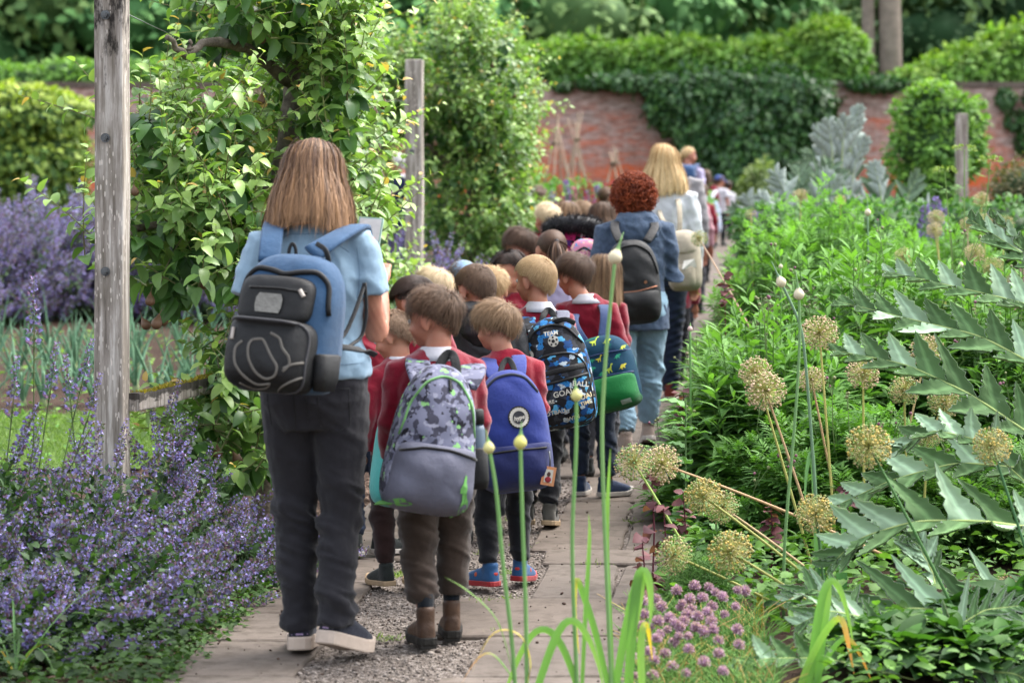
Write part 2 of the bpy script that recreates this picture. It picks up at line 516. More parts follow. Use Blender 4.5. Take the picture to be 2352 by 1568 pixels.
# loose grit and clods
def stones(name, label, n, xf, yr, size, cols, zoff, seedoff=0):
    mb = MB(); T = ball((0, 0, 0), (1, 0.8, 0.55), 6, 4)
    T = (np.concatenate(T.v), [np.concatenate([f for f in T.f if f.shape[1] == k]) for k in (3, 4)])
    y = rng.uniform(yr[0], yr[1], n); x = xf(y, n)
    s = size * rng.lognormal(0, 0.4, n)
    instance(mb, T, np.stack([x, y, gz(y) + zoff + s * 0.2], -1), rdir(n, -.3, .3), rdir(n, 0.6, 1), s, mixcol(cols[0], cols[1], rng.random(n)))
    return tag(mb.obj(name, [colmat('stone_bits', 0.9, 0.2, 0.3)]), label, name.replace('_', ' '), kind='stuff')
stones('gravel', 'loose grit stones scattered over the middle of the path', 7000, lambda y, n: XL(y) + rng.uniform(0.3, 1.05, n), (7.3, 13.5), 0.0045, (hexc('463e39'), hexc('8d847d')), 0.01)
stones('dirt_crumbs', 'dark crumbs of soil dropped on the stone slabs', 480, lambda y, n: XL(y) + rng.uniform(0.0, 1.5, n), (7.3, 13.0), 0.0034, (hexc('2c221d'), hexc('4a3b33')), 0.028)
stones('soil_clods', 'brown soil clods along the flower bed edge', 5000, lambda y, n: XL(y) - rng.exponential(0.28, n) - 0.03, (7.4, 13.0), 0.008, (hexc('3a2c25'), hexc('7d6a5d')), -0.012)

# ------------------------------------------------------------------ clouds of leaves
def dark_core(mb, c, r, col, seed, n=22, m=14, amp=0.08):  # dark hull added inside the leaves so light does not leak through
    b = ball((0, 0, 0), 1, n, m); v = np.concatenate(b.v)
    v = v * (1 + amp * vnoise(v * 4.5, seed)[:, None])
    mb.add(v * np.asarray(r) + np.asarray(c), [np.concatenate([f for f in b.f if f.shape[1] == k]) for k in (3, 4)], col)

def cloud(blobs, n, size, cols, T, droop=0.2, jitter=0.12, core=0.84, corecol=(0.03, 0.07, 0.02), mb=None, out=0.7, lump=0.12, lump_f=5.0, front=None, tipcol=None):
    """leaves over the skin of a union of ellipsoids; some lie deeper, so the outline has gaps"""
    mb = MB() if mb is None else mb
    A = np.array([np.prod(b[1]) ** (2 / 3) for b in blobs]); A = A / A.sum()
    for k, (c, r) in enumerate(blobs):
        c = np.asarray(c, float); r = np.asarray(r, float)
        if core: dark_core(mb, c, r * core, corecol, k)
        m = int(n * A[k] * 1.6); d = rdir(m)
        if front is not None: d = d[(d @ np.asarray(front)) > -0.25]; 
        rad = 1 + lump * vnoise(d * lump_f, k * 3.1) + rng.normal(0, jitter, len(d)) * 0.6 - np.abs(rng.normal(0, jitter * 0.5, len(d)))
        p = c + d * r * rad[:, None]
        keep = np.ones(len(p), bool)
        for q, (c2, r2) in enumerate(blobs):
            if q != k: keep &= (((p - c2) / r2) ** 2).sum(1) > 0.8
        p = p[keep]; d = d[keep]; m = len(p)
        nrm = unit(d / r)
        ax = unit(nrm * out + rng.normal(0, 0.55, (m, 3)) + np.array([0, 0, -droop]))
        t = rng.random(m) ** 1.3
        col = mixcol(cols[0], cols[1], t)
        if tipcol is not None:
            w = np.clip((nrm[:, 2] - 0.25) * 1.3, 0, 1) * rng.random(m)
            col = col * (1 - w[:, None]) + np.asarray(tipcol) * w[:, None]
        instance(mb, T, p, ax, nrm + np.array([0, 0, 0.5]) + rng.normal(0, 0.25, (m, 3)), size * rng.uniform(0.65, 1.25, m), col)
    return mb

BIG = leaf(1, 0.6, 3, 0.2, 0.5)
OVAL = leaf(1, 0.52, 4, 0.28, 0.55)
# ------------------------------------------------------------------ garden wall
def brick_mat():
    m = NT('old_brick'); m.set(0.92, 0.12)
    v = m.coord('Object', (1, 1, 1), (R(90), 0, 0))
    b = m.n('ShaderNodeTexBrick'); b.inputs['Scale'].default_value = 1.0
    b.inputs['Brick Width'].default_value = 0.225; b.inputs['Row Height'].default_value = 0.075; b.inputs['Mortar Size'].default_value = 0.008
    b.inputs['Color1'].default_value = (*hexc('b65a3c'), 1); b.inputs['Color2'].default_value = (*hexc('9a6150'), 1); b.inputs['Mortar'].default_value = (*hexc('b0a096'), 1)
    m.lk(v, b.inputs['Vector'])
    v2 = m.coord()
    v3 = m.coord('Object', (1, 1, 3.2)); n1 = m.noise(v3, 0.7, 6, 0.75); n2 = m.noise(v3, 1.3, 6, 0.7); n3 = m.noise(v3, 5, 4)
    c = m.mix(m.ramp(n2, [(0.44, (0, 0, 0)), (0.56, (0.95, 0.95, 0.95))]), b.outputs['Color'], hexc('cc6238'))
    grey = m.ramp(n3, [(0.35, hexc('6f605a')), (0.65, hexc('c4b6af'))])
    # the upper courses are bleached and lichened
    sx = m.n('ShaderNodeSeparateXYZ'); m.lk(v2, sx.inputs[0])
    hi = m.math('MULTIPLY', m.math('SUBTRACT', sx.outputs['Z'], 2.5), 0.16)
    f = m.ramp(m.math('ADD', n1, hi), [(0.40, (0, 0, 0)), (0.62, (0.85, 0.85, 0.85))])
    c = m.mix(f, c, grey)
    c = m.mix(m.ramp(m.noise(v2, 1.1, 5), [(0.6, (0, 0, 0)), (0.75, (0.6, 0.6, 0.6))]), c, hexc('5d5546'))
    m.base(c); m.bump(b.outputs['Fac'], 0.4, 0.01); return m.mat
WY = 50.0; WT = 3.98; WG = float(gz(WY))
wl = empty('garden_wall', (0, WY, 0))
mb = box((0, 0.2, (WT - 0.12 + WG - 0.3) / 2), (90, 0.4, WT - 0.12 - WG + 0.3)); bw = mb.obj('brick_face', [brick_mat()], wl, False, False)
for k in range(-7, 8):
    pass
cp = MB()
for k in range(-50, 50):
    x = k * 0.9; box((x + 0.45, 0.2, WT - 0.06 + rng.normal(0, 0.006)), (0.885, 0.5, 0.115), mb=cp)
cp.obj('coping', [fabric('coping_stone', hexc('7d7168'), 0.95, 0.1, 0.35, 0, 60, 0.6, 3)], wl, False, False)
tag(wl, 'old red brick garden wall with grey coping behind the whole garden', 'wall')

# ivy and hedge along the wall
GREEN = ((0.065, 0.15, 0.035), (0.16, 0.31, 0.06))
DARKG = ((0.02, 0.065, 0.022), (0.06, 0.14, 0.035))
YELG = ((0.10, 0.2, 0.03), (0.3, 0.42, 0.06))
def wallblob(u0, u1, v0, v1, Y, d):
    a = P(u0, v1, Y); b = P(u1, v0, Y)
    return ((a + b) / 2, np.array([abs(b[0] - a[0]) / 2, d, abs(b[2] - a[2]) / 2]))
def hedge(name, label, cat, blobs, n, size, cols, group=None, **k):
    o = cloud(blobs, n, size, cols, BIG, **k).obj(name, [LEAFM if name != 'ivy' else LEAF])
    return tag(o, label, cat, group)
bl = []
for u in np.arange(1195, 1800, 45):
    bl.append(wallblob(u - 45, u + 45, 100 + 8 * math.sin(u / 37), 215, 51.1, 0.8))
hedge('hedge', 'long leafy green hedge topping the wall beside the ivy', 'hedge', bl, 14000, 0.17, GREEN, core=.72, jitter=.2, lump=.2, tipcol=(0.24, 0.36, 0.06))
bl = [wallblob(1790, 1985, 58, 230, 51.2, 1.0), wallblob(1840, 1960, 50, 150, 51.4, 1.0), wallblob(1700, 1850, 105, 240, 51.0, .8)]
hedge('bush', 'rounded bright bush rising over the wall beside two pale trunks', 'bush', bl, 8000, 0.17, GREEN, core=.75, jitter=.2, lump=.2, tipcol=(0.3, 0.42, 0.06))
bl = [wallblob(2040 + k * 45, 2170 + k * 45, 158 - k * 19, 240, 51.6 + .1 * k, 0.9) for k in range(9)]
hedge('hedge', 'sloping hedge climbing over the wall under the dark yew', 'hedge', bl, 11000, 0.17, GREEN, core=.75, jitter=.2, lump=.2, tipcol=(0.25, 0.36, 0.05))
bl = [wallblob(u - 60, u + 60, 148 + 7 * math.sin(u / 31), 215, 50.9, 0.6) for u in np.arange(-60, 1190, 70)]
hedge('hedge', 'low green hedge along the wall top behind the pear trees', 'hedge', bl, 6500, 0.16, GREEN, tipcol=(0.16, 0.28, 0.06))
bl = [wallblob(1490, 1660, 165, 300, 49.6, .6), wallblob(1560, 1800, 170, 350, 49.5, .75), wallblob(1720, 1905, 160, 300, 49.6, .7), wallblob(1590, 1880, 250, 430, 49.4, .75),
      wallblob(1620, 1860, 330, 500, 49.3, .7), wallblob(1500, 1620, 190, 310, 49.6, .5), wallblob(1380, 1520, 168, 200, 49.7, .4), wallblob(1800, 1910, 190, 330, 49.6, .5), wallblob(1560, 1660, 260, 400, 49.5, .55)]
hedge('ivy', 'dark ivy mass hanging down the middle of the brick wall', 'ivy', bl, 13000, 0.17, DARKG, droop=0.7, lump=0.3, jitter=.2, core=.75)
bl = [wallblob(1945, 2080, 178, 205, 49.8, .3), wallblob(1330, 1390, 178, 200, 49.8, .25), wallblob(1275, 1310, 185, 205, 49.85, .2), wallblob(2140, 2200, 215, 245, 49.9, .15)]
hedge('ivy', 'thin ivy fringe trailing over the coping beside the pale trunks', 'ivy', bl, 1100, 0.13, DARKG, droop=0.6, core=0)
bl = [wallblob(2290 + 22 * k, 2330 + 22 * k, 205 + 50 * (k % 3), 245 + 52 * (k % 3), 49.9, .12) for k in range(6)]
hedge('ivy', 'sparse ivy patches clinging to the bleached brick wall end', 'ivy', bl, 800, 0.13, DARKG, droop=0.6, core=0)
# clipped yellow-green shrub on the onion-bed side
bl = [wallblob(-120, 215, 205, 330, 35.5, 1.0), wallblob(-130, 205, 260, 470, 35.5, 1.05), wallblob(-90, 170, 195, 280, 35.5, .8), wallblob(-140, 190, 360, 520, 35.5, 1.0)]
hedge('shrub', 'square clipped golden green shrub behind the purple catmint', 'shrub', bl, 6000, 0.125, ((0.03, 0.085, 0.02), (0.20, 0.28, 0.045)), droop=0.4, tipcol=(0.36, 0.42, 0.06))

# ------------------------------------------------------------------ trees on the hill
TREE = None
def treemat(name, trans=0.15):
    m = NT(name); m.set(0.7, 0.15)
    at = m.n('ShaderNodeAttribute'); at.attribute_name = 'Col'
    oi = m.n('ShaderNodeObjectInfo'); ge = m.n('ShaderNodeNewGeometry')
    hv = m.n('ShaderNodeHueSaturation')
    m.lk(at.outputs['Color'], hv.inputs['Color'])
    m.lk(m.math('ADD', m.math('MULTIPLY', oi.outputs['Random'], 0.05), 0.475), hv.inputs['Hue'])
    m.lk(m.math('ADD', m.math('ADD', m.math('MULTIPLY', oi.outputs['Random'], 0.6), 1.15), m.math('MULTIPLY', ge.outputs['Random Per Island'], 0.4)), hv.inputs['Value'])
    m.base(hv.outputs['Color'])
    return m.mat
TREEM = treemat('tree_leaf')
BARK = fabric('bark', hexc('5b5048'), 0.95, 0.1, 0.35, 0, 60, 0.8, 12)
PALEBARK = fabric('pale_bark', hexc('a89a8e'), 0.9, 0.1, 0.3, 0, 40, 0.5, 6)
def crown_mesh(seed, cols, n=4200, leafsz=0.42, cone=False):
    r_ = random.Random(seed); bl = []
    if cone:
        for k in range(9):
            z = 1.0 + k * 1.25; w = 3.6 * (1 - k / 10.5)
            bl.append(((r_.uniform(-.3, .3), r_.uniform(-.3, .3), z), (w, w, 1.3)))
    else:
        for k in range(11):
            a = r_.uniform(0, 6.28); q = r_.uniform(0.5, 3.0)
            bl.append(((q * math.cos(a), q * math.sin(a), r_.uniform(1.6, 9.0)), (r_.uniform(1.5, 2.6), r_.uniform(1.5, 2.6), r_.uniform(1.2, 2.1))))
        bl.append(((0, 0, 5.5), (2.4, 2.4, 3.6)))
    mb = cloud(bl, n, leafsz, cols, BIG, droop=0.3, lump=0.28, core=0.68, corecol=tuple(np.asarray(cols[0])), jitter=.25)
    return mb.mesh('crown')
def trunk_mesh(h=6, r=0.28):
    p = [(0, 0, -1), (0.05, 0, 0), (0.0, 0.05, h * 0.4), (0.1, 0, h * 0.8), (0.05, 0.1, h)]
    mb = loft(p, [r * 1.4, r * 1.15, r * .85, r * .6, r * .3], n=10)
    for a in range(5):
        d = np.array([math.cos(a * 1.3), math.sin(a * 1.3), 0.8])
        s = np.array([0.03, 0.02, h * (0.45 + 0.08 * a)]); loft([s, s + d * 1.0, s + d * 2.0 + [0, 0, .4]], [r * .4, r * .28, r * .1], n=7, mb=mb)
    return mb.mesh('trunk')
WOOD = ((0.04, 0.09, 0.03), (0.12, 0.21, 0.065))
CM = [crown_mesh(k, WOOD) for k in range(4)]
CD = crown_mesh(9, ((0.012, 0.035, 0.014), (0.03, 0.07, 0.025)), 4200, 0.34)
TM = trunk_mesh()
def tree(x, y, sc, label, cm, group='trees on the hill beyond the wall', rz=0.0, sink=0.8, name='tree'):
    t = empty(name, (x, y, float(hillz(y)) - sink), (0, 0, rz)); t.scale = (sc, sc, sc)
    link('trunk', TM, [BARK], t); link('crown', cm, [TREEM], t)
    return tag(t, label, 'tree', group)
rt = random.Random(21)
for k in range(34):
    Y = 62 + (k % 3) * 9 + rt.uniform(-3, 3)
    u = -150 + (k + 0.5) * (2700 / 34) + rt.uniform(-40, 40)
    if 1955 < u < 2120 and k % 3 == 0: continue
    tree((u - CU) / F * Y, Y, rt.uniform(0.62, 0.95), 'leafy broad crowned tree standing in the wood beyond the garden wall', CM[k % 4], rz=rt.uniform(0, 6))
for u, Y, s, l in ((905, 60, 0.95, 'dark tree rising behind the second pear tree'), (2190, 57, 0.72, 'very dark yew tree above the sloping hedge'), (2330, 58, 0.9, 'dark yew tree at the end of the sloping hedge'), (100, 66, 1.05, 'tall leafy tree above the clipped golden shrub')):
    tree((u - CU) / F * Y, Y, s, l, CM[2] if 'golden' in l else CD, None, u, name='yew_tree' if 'yew' in l else 'tree')
# the far wood
mb = MB(); bl = []
for k in range(230):
    Y = rt.uniform(88, 190); x = rt.uniform(-0.26, 0.26) * Y * 1.2
    bl.append(((x, Y, float(hillz(Y)) + rt.uniform(2, 5)), (rt.uniform(3, 5.5), rt.uniform(3, 5), rt.uniform(3, 6))))
for b in bl:
    tone = rt.uniform(0.55, 1.25)
    cloud([b], 420, 0.75, (np.asarray(WOOD[0]) * tone, np.asarray(WOOD[1]) * tone), BIG, lump=0.3, jitter=.22, core=0.72, corecol=np.asarray(WOOD[0]) * tone, mb=mb)
tag(mb.obj('woodland', [TREEM]), 'distant green wood covering the hillside behind the garden', 'woodland', kind='stuff')
# two pale trunks behind the wall
for u, w, l in ((1996, 0.29, 'slim straight pale tree trunk behind the wall'), (2046, 0.5, 'thick pale tree trunk behind the wall, touching the yew')):
    p0 = P(u, 200, 53.5); t = empty('tree', (p0[0], 53.5, float(gz(53.5))))
    loft([(0, 0, -.3), (0.02, 0, 2), (-0.03, 0, 5), (0.02, 0, 9), (0, 0, 13)], [w * .62, w * .52, w * .48, w * .42, w * .3], n=14).obj('trunk', [PALEBARK], t)
    o = link('crown', CM[1], [TREEM], t); o.location = (0, 0, 8.4); o.scale = (.8, .8, .7)
    tag(t, l, 'tree')
# ================================================================== TIMBER
def wood_mat(name, stain=True, moss=False):
    m = NT(name); m.set(0.9, 0.15)
    v = m.coord('Object', (40, 40, 2.2)); v1 = m.coord('Object', (9, 9, 3.0)); v2 = m.coord('Object', (80, 80, 22))
    g1 = m.noise(v, 1.0, 6, 0.7)
    c = m.ramp(g1, [(0.3, hexc('4d463f')), (0.48, hexc('8f877f')), (0.66, hexc('c4beb7'))])
    c = m.mix(m.ramp(m.noise(v1, 1, 4), [(0.45, (0, 0, 0)), (0.7, (0.65, 0.65, 0.65))]), c, hexc('665f52'))
    vo = m.n('ShaderNodeTexVoronoi'); vo.inputs['Scale'].default_value = 1.0; m.lk(v2, vo.inputs['Vector'])
    sp = m.math('LESS_THAN', vo.outputs['Distance'], 0.26)
    sp = m.math('MULTIPLY', sp, m.ramp(m.noise(v1, 1.4, 2), [(0.43, (0, 0, 0)), (0.55, (0.7, 0.7, 0.7))]))
    c = m.mix(sp, c, hexc('d3c9bf'))
    if stain:
        sx = m.n('ShaderNodeSeparateXYZ'); m.lk(m.coord(), sx.inputs[0])
        hi = m.math('MULTIPLY', m.math('SUBTRACT', sx.outputs['Z'], 2.0), 0.55)
        f = m.ramp(m.math('ADD', m.noise(m.coord('Object', (28, 28, 9)), 1, 4, 0.7), hi), [(0.58, (0, 0, 0)), (0.74, (0.9, 0.9, 0.9))])
        c = m.mix(f, c, hexc('1d1b1a'))
    if moss:
        sx = m.n('ShaderNodeSeparateXYZ'); m.lk(m.coord(), sx.inputs[0])
        f = m.ramp(m.math('ADD', m.math('MULTIPLY', sx.outputs['Z'], 9), m.noise(m.coord('Object', (30, 8, 30)), 1, 4)), [(0.5, (0, 0, 0)), (0.62, (0.85, 0.85, 0.85))])
        c = m.mix(f, c, hexc('262320'))
    m.base(c); m.bump(g1, 0.6, 0.006); return m.mat
METAL = fabric('bolt_steel', (0.18, 0.19, 0.2), 0.4, 0.5, 0.3, 0, 200, 0.2, 30, metal=0.8)
def post(u, Y, w, top, rz, label, bolts=(), h0=None, mat=None):
    x = (u - CU) / F * Y; z0 = float(gz(Y)) - 0.25
    t = empty('wooden_post', (x, Y, 0), (0, 0, rz))
    zs = np.linspace(z0, top, 26); b = w * 0.5
    secs = [(z, b * (1 + 0.012 * math.sin(z * 9)), b * (1 + 0.012 * math.cos(z * 7)), 0.002 * math.sin(z * 5), 0.0015 * math.cos(z * 6)) for z in zs]
    secs += [(top + 0.004, b * 0.94, b * 0.94, 0, 0), (top + 0.006, b * 0.5, b * 0.5, 0.0, 0)]
    mb = sections(secs, 28, 14); v = np.concatenate(mb.v)
    mb.obj('post_shaft', [mat or WOODM], t, False, False)
    for z in bolts:
        m = MB(); loft([(0, -b - 0.022, z), (0, -b - 0.004, z)], [0.012, 0.0125], n=6, mb=m); loft([(0, -b - 0.006, z), (0, -b + 0.002, z)], 0.019, n=16, mb=m); loft([(0, -b - 0.026, z), (0, -b - 0.02, z)], 0.006, n=8, mb=m)
        m.v = [q + np.array([-0.012, 0, 0]) for q in m.v]
        m.obj('bolt', [METAL], t, False, False)
    return tag(t, label, 'post')
WOODM = wood_mat('weathered_oak'); WOOD2 = wood_mat('grey_oak', False)
post(258, 9.9, 0.121, 2.72, R(-5.4), 'tall weathered timber post with bolts, standing in purple catmint beside the path', (1.765, 1.222, 2.265))
post(952, 19.1, 0.136, 2.62, R(-5.4), 'weathered grey post with cut top before the second pear tree', (1.9,), mat=WOOD2)
post(2209, 27.5, 0.115, 2.5, R(8), 'slim grey post beside the climber covered bush near the wall', mat=WOOD2)
# mossy rail
rl = empty('wooden_rail', (-1.555, 9.93, 0.68))
a = np.array([0, 0, 0]); b_ = np.array([0.32, 1.75, 0.0])
L_ = np.linalg.norm(b_); rot = rotz(-math.atan2(b_[0], b_[1]))
mb = MB()
K = 18; tt = np.linspace(0, L_, K); pth = np.stack([0.003 * np.sin(tt * 7), tt, 0.003 * np.cos(tt * 9)], -1) @ rot.T
loft(pth, 0.028, 0.037, n=20, ex=8, ref=(0, 0, 1), mb=mb)
mb.obj('rail_beam', [wood_mat('rail_oak', False, True)], rl, False, False)
mb = MB(); n_ = 1500
q = np.stack([rng.uniform(-.027, .027, n_), rng.uniform(0.05, L_, n_), np.full(n_, 0.036)], -1); q = q[vnoise(q * [60, 9, 1], 3) > -0.25] @ rot.T
instance(mb, leaf(1, .5, 2), q, rdir(len(q), .2, 1), rdir(len(q)), rng.uniform(.008, .02, len(q)), mixcol((0.12, 0.11, 0.02), (0.35, 0.26, 0.03), rng.random(len(q))))
mb.obj('moss', [LEAFM], rl)
tag(rl, 'old mossy timber rail fixed low between post and pear tree', 'rail')
# wire along the row
mb = MB(); wp = np.linspace(0, 1, 24)[:, None]; A_ = np.array([-1.58, 9.9, 2.275]); B_ = np.array([-0.8, 19.05, 2.3])
pp = A_ * (1 - wp) + B_ * wp; pp[:, 2] -= 0.10 * 4 * (wp * (1 - wp))[:, 0]
loft(pp, 0.0022, n=5, mb=mb)
tag(mb.obj('training_wire', [METAL]), 'thin steel training wire strung from the tall post to the pear branches', 'wire')

# ================================================================== PEAR TREES
PEARL = leaf(1, 0.56, 5, 0.30, 0.75, 0.42, 0.012)
BARKG = fabric('pear_bark', hexc('857b70'), 0.95, 0.1, 0.55, 0, 45, 1.0, 22)
PEAR = fabric('pear_skin', hexc('7d5e45'), 0.5, 0.35, 0.3, 0, 90, 0.1, 20)
def pear_tree(label, trunk, limbs, regions, nsh, leafsz, pears, npear_r=0.022, spurfac=1.0, light=1.0, droop=1.0):
    base = np.array(trunk[0][:3]); t = empty('pear_tree', base)
    mb = MB(); tp = np.array([p[:3] for p in trunk]) - base; tr = [p[3] for p in trunk]
    # resample smooth path with lumps
    s = np.linspace(0, len(tp) - 1, 40); ip = np.stack([np.interp(s, range(len(tp)), tp[:, k]) for k in range(3)], -1)
    for _ in range(3): ip[1:-1] = (ip[:-2] + ip[1:-1] * 2 + ip[2:]) / 4
    ir = np.interp(s, range(len(tr)), tr) * (1 + 0.10 * np.sin(s * 2.9) + 0.06 * np.sin(s * 6.1))
    loft(ip, ir, n=14, mb=mb)
    v = mb.v[0]; mb.v[0] = v + 0.007 * vnoise(v * 55, 1)[:, None] * unit(v - ip[np.clip((np.arange(len(v)) // 14), 0, 39)])
    mb.obj('trunk', [BARKG], t, True, False)
    for L in limbs:
        lp = np.array([p[:3] for p in L]) - base; s = np.linspace(0, len(lp) - 1, 18)
        ip = np.stack([np.interp(s, range(len(lp)), lp[:, k]) for k in range(3)], -1) + rng.normal(0, 0.006, (18, 3))
        ir = np.interp(s, range(len(lp)), [p[3] for p in L]) * (1 + 0.25 * rng.random(18))
        loft(ip, ir, n=8).obj('branch', [BARKG], t, True, False)
    # shoots: thin stems carrying leaves; spurs: rosettes of hanging older leaves
    tot = sum(r[5] for r in regions)
    lm = MB(); paths = []; rads = []
    for (u0, u1, v0, v1, Yr, wgt, upness) in regions:
        ns = int(nsh * wgt / tot)
        for _ in range(ns):
            Y = rng.uniform(*Yr); p0 = P(rng.uniform(u0, u1), rng.uniform(v0, v1), Y) - base
            ax = unit(np.array([rng.normal(0.05, 0.5), rng.normal(-0.1, 0.45), rng.uniform(0.25, 1.1) * upness + rng.normal(0, .15)]))
            Ls = rng.uniform(0.16, 0.42) * leafsz / 0.075
            bend = rng.normal(0, 0.22, 3)
            tt = np.linspace(0, 1, 6)[:, None]
            pt = p0 + ax * Ls * tt + bend * Ls * (tt ** 2) * 0.5
            paths.append(pt); rads.append(np.linspace(0.0042, 0.0015, 6))
            nl = int(Ls / leafsz * rng.uniform(2.6, 3.6)); k = np.linspace(0.06, 1.0, nl)
            pos = p0 + ax * Ls * k[:, None] + bend * Ls * (k[:, None] ** 2) * .5
            az = np.arange(nl) * 2.4 + rng.uniform(0, 6); side = unit(np.cross(ax, [0.3, 0.8, 0.1])); s2 = np.cross(side, ax)
            rad = side * np.cos(az)[:, None] + s2 * np.sin(az)[:, None]
            dr = (1 - k)[:, None]
            la = unit(rad * 0.95 + ax * (0.35 + 0.5 * k[:, None]) - np.array([0, 0, 1.0]) * droop * dr * rng.uniform(0.0, 0.9, (nl, 1)))
            upv = np.array([0, 0, 1.0]) + ax * 0.4 + rng.normal(0, 0.3, (nl, 3))
            old = mixcol((0.04, 0.10, 0.03), (0.12, 0.22, 0.06), rng.random(nl)); yng = mixcol((0.17, 0.29, 0.07), (0.31, 0.42, 0.14), rng.random(nl))
            w = np.clip(k * 1.5 - 0.2 + rng.normal(0, .15, nl), 0, 1)[:, None] * light
            col = old * (1 - w) + yng * w
            tip = (k > 0.93) & (rng.random(nl) < 0.35); col[tip] = (0.45, 0.30, 0.10)
            instance(lm, PEARL, pos, la, upv, leafsz * rng.uniform(0.65, 1.12, nl) * (1.08 - 0.5 * k ** 2), col)
        nsp = int(ns * spurfac * 0.24)
        for _ in range(nsp):
            Y = rng.uniform(Yr[0] + .1, Yr[1]); p0 = P(rng.uniform(u0, u1), rng.uniform(v0, v1), Y) - base; nl = rng.integers(6, 11)
            d = rdir(nl, -1, .35); d[:, 1] -= 0.35; la = unit(d - np.array([0, 0, 0.4]))
            instance(lm, PEARL, p0 + d * 0.02, la, np.array([0, -0.5, 1.0]) + rng.normal(0, .35, (nl, 3)), leafsz * rng.uniform(0.9, 1.4, nl), mixcol((0.022, 0.062, 0.018), (0.06, 0.14, 0.03), rng.random(nl)))
    tubes(np.array(paths), np.array(rads), 4, mixcol((0.16, 0.14, 0.08), (0.22, 0.25, 0.1), rng.random(len(paths))), lm, 1)
    lm.obj('crown', [LEAF, STEM], t)
    for (u, v, Y) in pears:
        c = P(u, v, Y) - base; r = npear_r * rng.uniform(0.8, 1.15); tl = rng.normal(0, .3, 2)
        pr = sections([(-1.1, .12, .12, 0, 0), (-1.0, .55, .55, 0, 0), (-.6, .92, .92, 0, 0), (0, 1, 1, 0, 0), (.6, .75, .75, 0, 0), (1.1, .42, .42, 0, 0), (1.5, .2, .2, 0, 0), (1.9, .06, .06, .1, 0), (3.0, .05, .05, .4, 0)], 12, 2)
        pr.v = [(q * r) @ (rotx(tl[0]) @ roty(tl[1])).T + c for q in pr.v]; pr.obj('pear', [PEAR], t, True, False)
    return tag(t, label, 'pear tree')

def pt(u, v, Y, r): return (*P(u, v, Y), r)
Yt = 11.4
pear_tree('lichened pear tree trained along the wire between the two posts',
    [pt(612, 1235, Yt, .085), pt(608, 1150, Yt, .062), pt(612, 950, Yt, .055), pt(622, 700, Yt, .05), pt(640, 420, Yt, .046), pt(668, 300, Yt, .05), pt(672, 170, Yt, .042), pt(690, 60, Yt, .035), pt(700, -60, Yt, .03)],
    [[pt(672, 190, Yt, .03), pt(560, 110, 11.0, .022), pt(470, 95, 10.7, .018), pt(430, 135, 10.6, .016), pt(385, 85, 10.5, .011)],
     [pt(690, 60, Yt, .026), pt(760, 20, 11.8, .018), pt(860, 10, 12.3, .01)],
     [pt(640, 430, Yt, .03), pt(500, 480, 10.9, .02), pt(330, 520, 10.4, .014), pt(250, 560, 10.2, .008)],
     [pt(640, 420, Yt, .026), pt(760, 400, 11.9, .018), pt(880, 420, 12.6, .01)],
     [pt(612, 960, Yt, .028), pt(540, 950, 11, .02), pt(420, 1010, 10.7, .012)],
     [pt(430, 135, 10.6, .012), pt(436, 118, 10.6, .009), pt(440, 96, 10.6, .007)]],
    [(315, 545, 250, 560, (10.3, 11.8), 3.0, 1.0), (320, 620, 480, 680, (10.2, 11.8), 2.1, .55), (440, 720, -40, 40, (10.6, 12.0), 1.0, .6), (715, 810, 20, 330, (10.9, 12.2), 1.7, 1.0), (620, 730, -10, 110, (10.9, 11.8), .7, .5), (590, 700, 150, 420, (11.8, 12.5), .7, .9), (715, 830, 330, 600, (11.0, 12.3), 1.3, .9),
     (690, 820, 100, 260, (11, 12.2), .7, .8), (490, 700, 10, 110, (10.7, 11.8), .5, .2), (440, 600, 940, 1150, (10.5, 11.3), .9, .5), (490, 620, 860, 1000, (10.6, 11.4), .5, .6), (185, 300, 500, 650, (10.2, 10.6), .13, .8), (560, 660, 520, 700, (10.8, 11.8), .5, .5), (505, 540, 760, 900, (10.8, 11.2), .16, 1.0), (740, 830, 560, 640, (11.6, 12.4), .25, .8)],
    760, 0.096, [(345, 690, 10.3), (360, 742, 10.3), (335, 745, 10.35), (375, 735, 10.4), (640, 58, 11), (635, 72, 11), (585, 75, 10.8), (600, 90, 10.9), (310, 440, 10.3), (600, 230, 11), (880, 240, 12.2), (860, 262, 12.2), (570, 470, 10.9), (600, 495, 10.9), (500, 1040, 10.6), (450, 1085, 10.55), (545, 1055, 10.7), (470, 650, 10.5)])
Y2 = 21.5
pear_tree('bushy bright pear tree standing behind the cut top post',
    [pt(1090, 700, Y2, .06), pt(1085, 560, Y2, .05), pt(1080, 300, Y2, .045), pt(1070, 120, Y2, .03)],
    [[pt(1080, 320, Y2, .03), pt(1180, 250, 21.8, .015)], [pt(1080, 420, Y2, .03), pt(980, 330, 20.8, .015)]],
    [(1000, 1180, 90, 330, (20.4, 22.6), 2.2, 1.0), (970, 1215, 250, 560, (20.4, 22.8), 3.2, .7), (1120, 1225, 180, 480, (21, 22.8), 1.0, .8), (1000, 1120, 40, 130, (20.8, 22), .6, 1.3), (870, 960, 110, 260, (20.3, 21.4), .7, .9), (880, 960, 210, 320, (20.4, 22), .6, .6), (1000, 1200, 520, 640, (20.6, 22), .9, .6)],
    1250, 0.082, [(1120, 370, 20.9), (1160, 400, 21), (1050, 520, 20.6), (1000, 330, 20.5), (1130, 150, 20.8), (1180, 220, 21)], light=1.0)
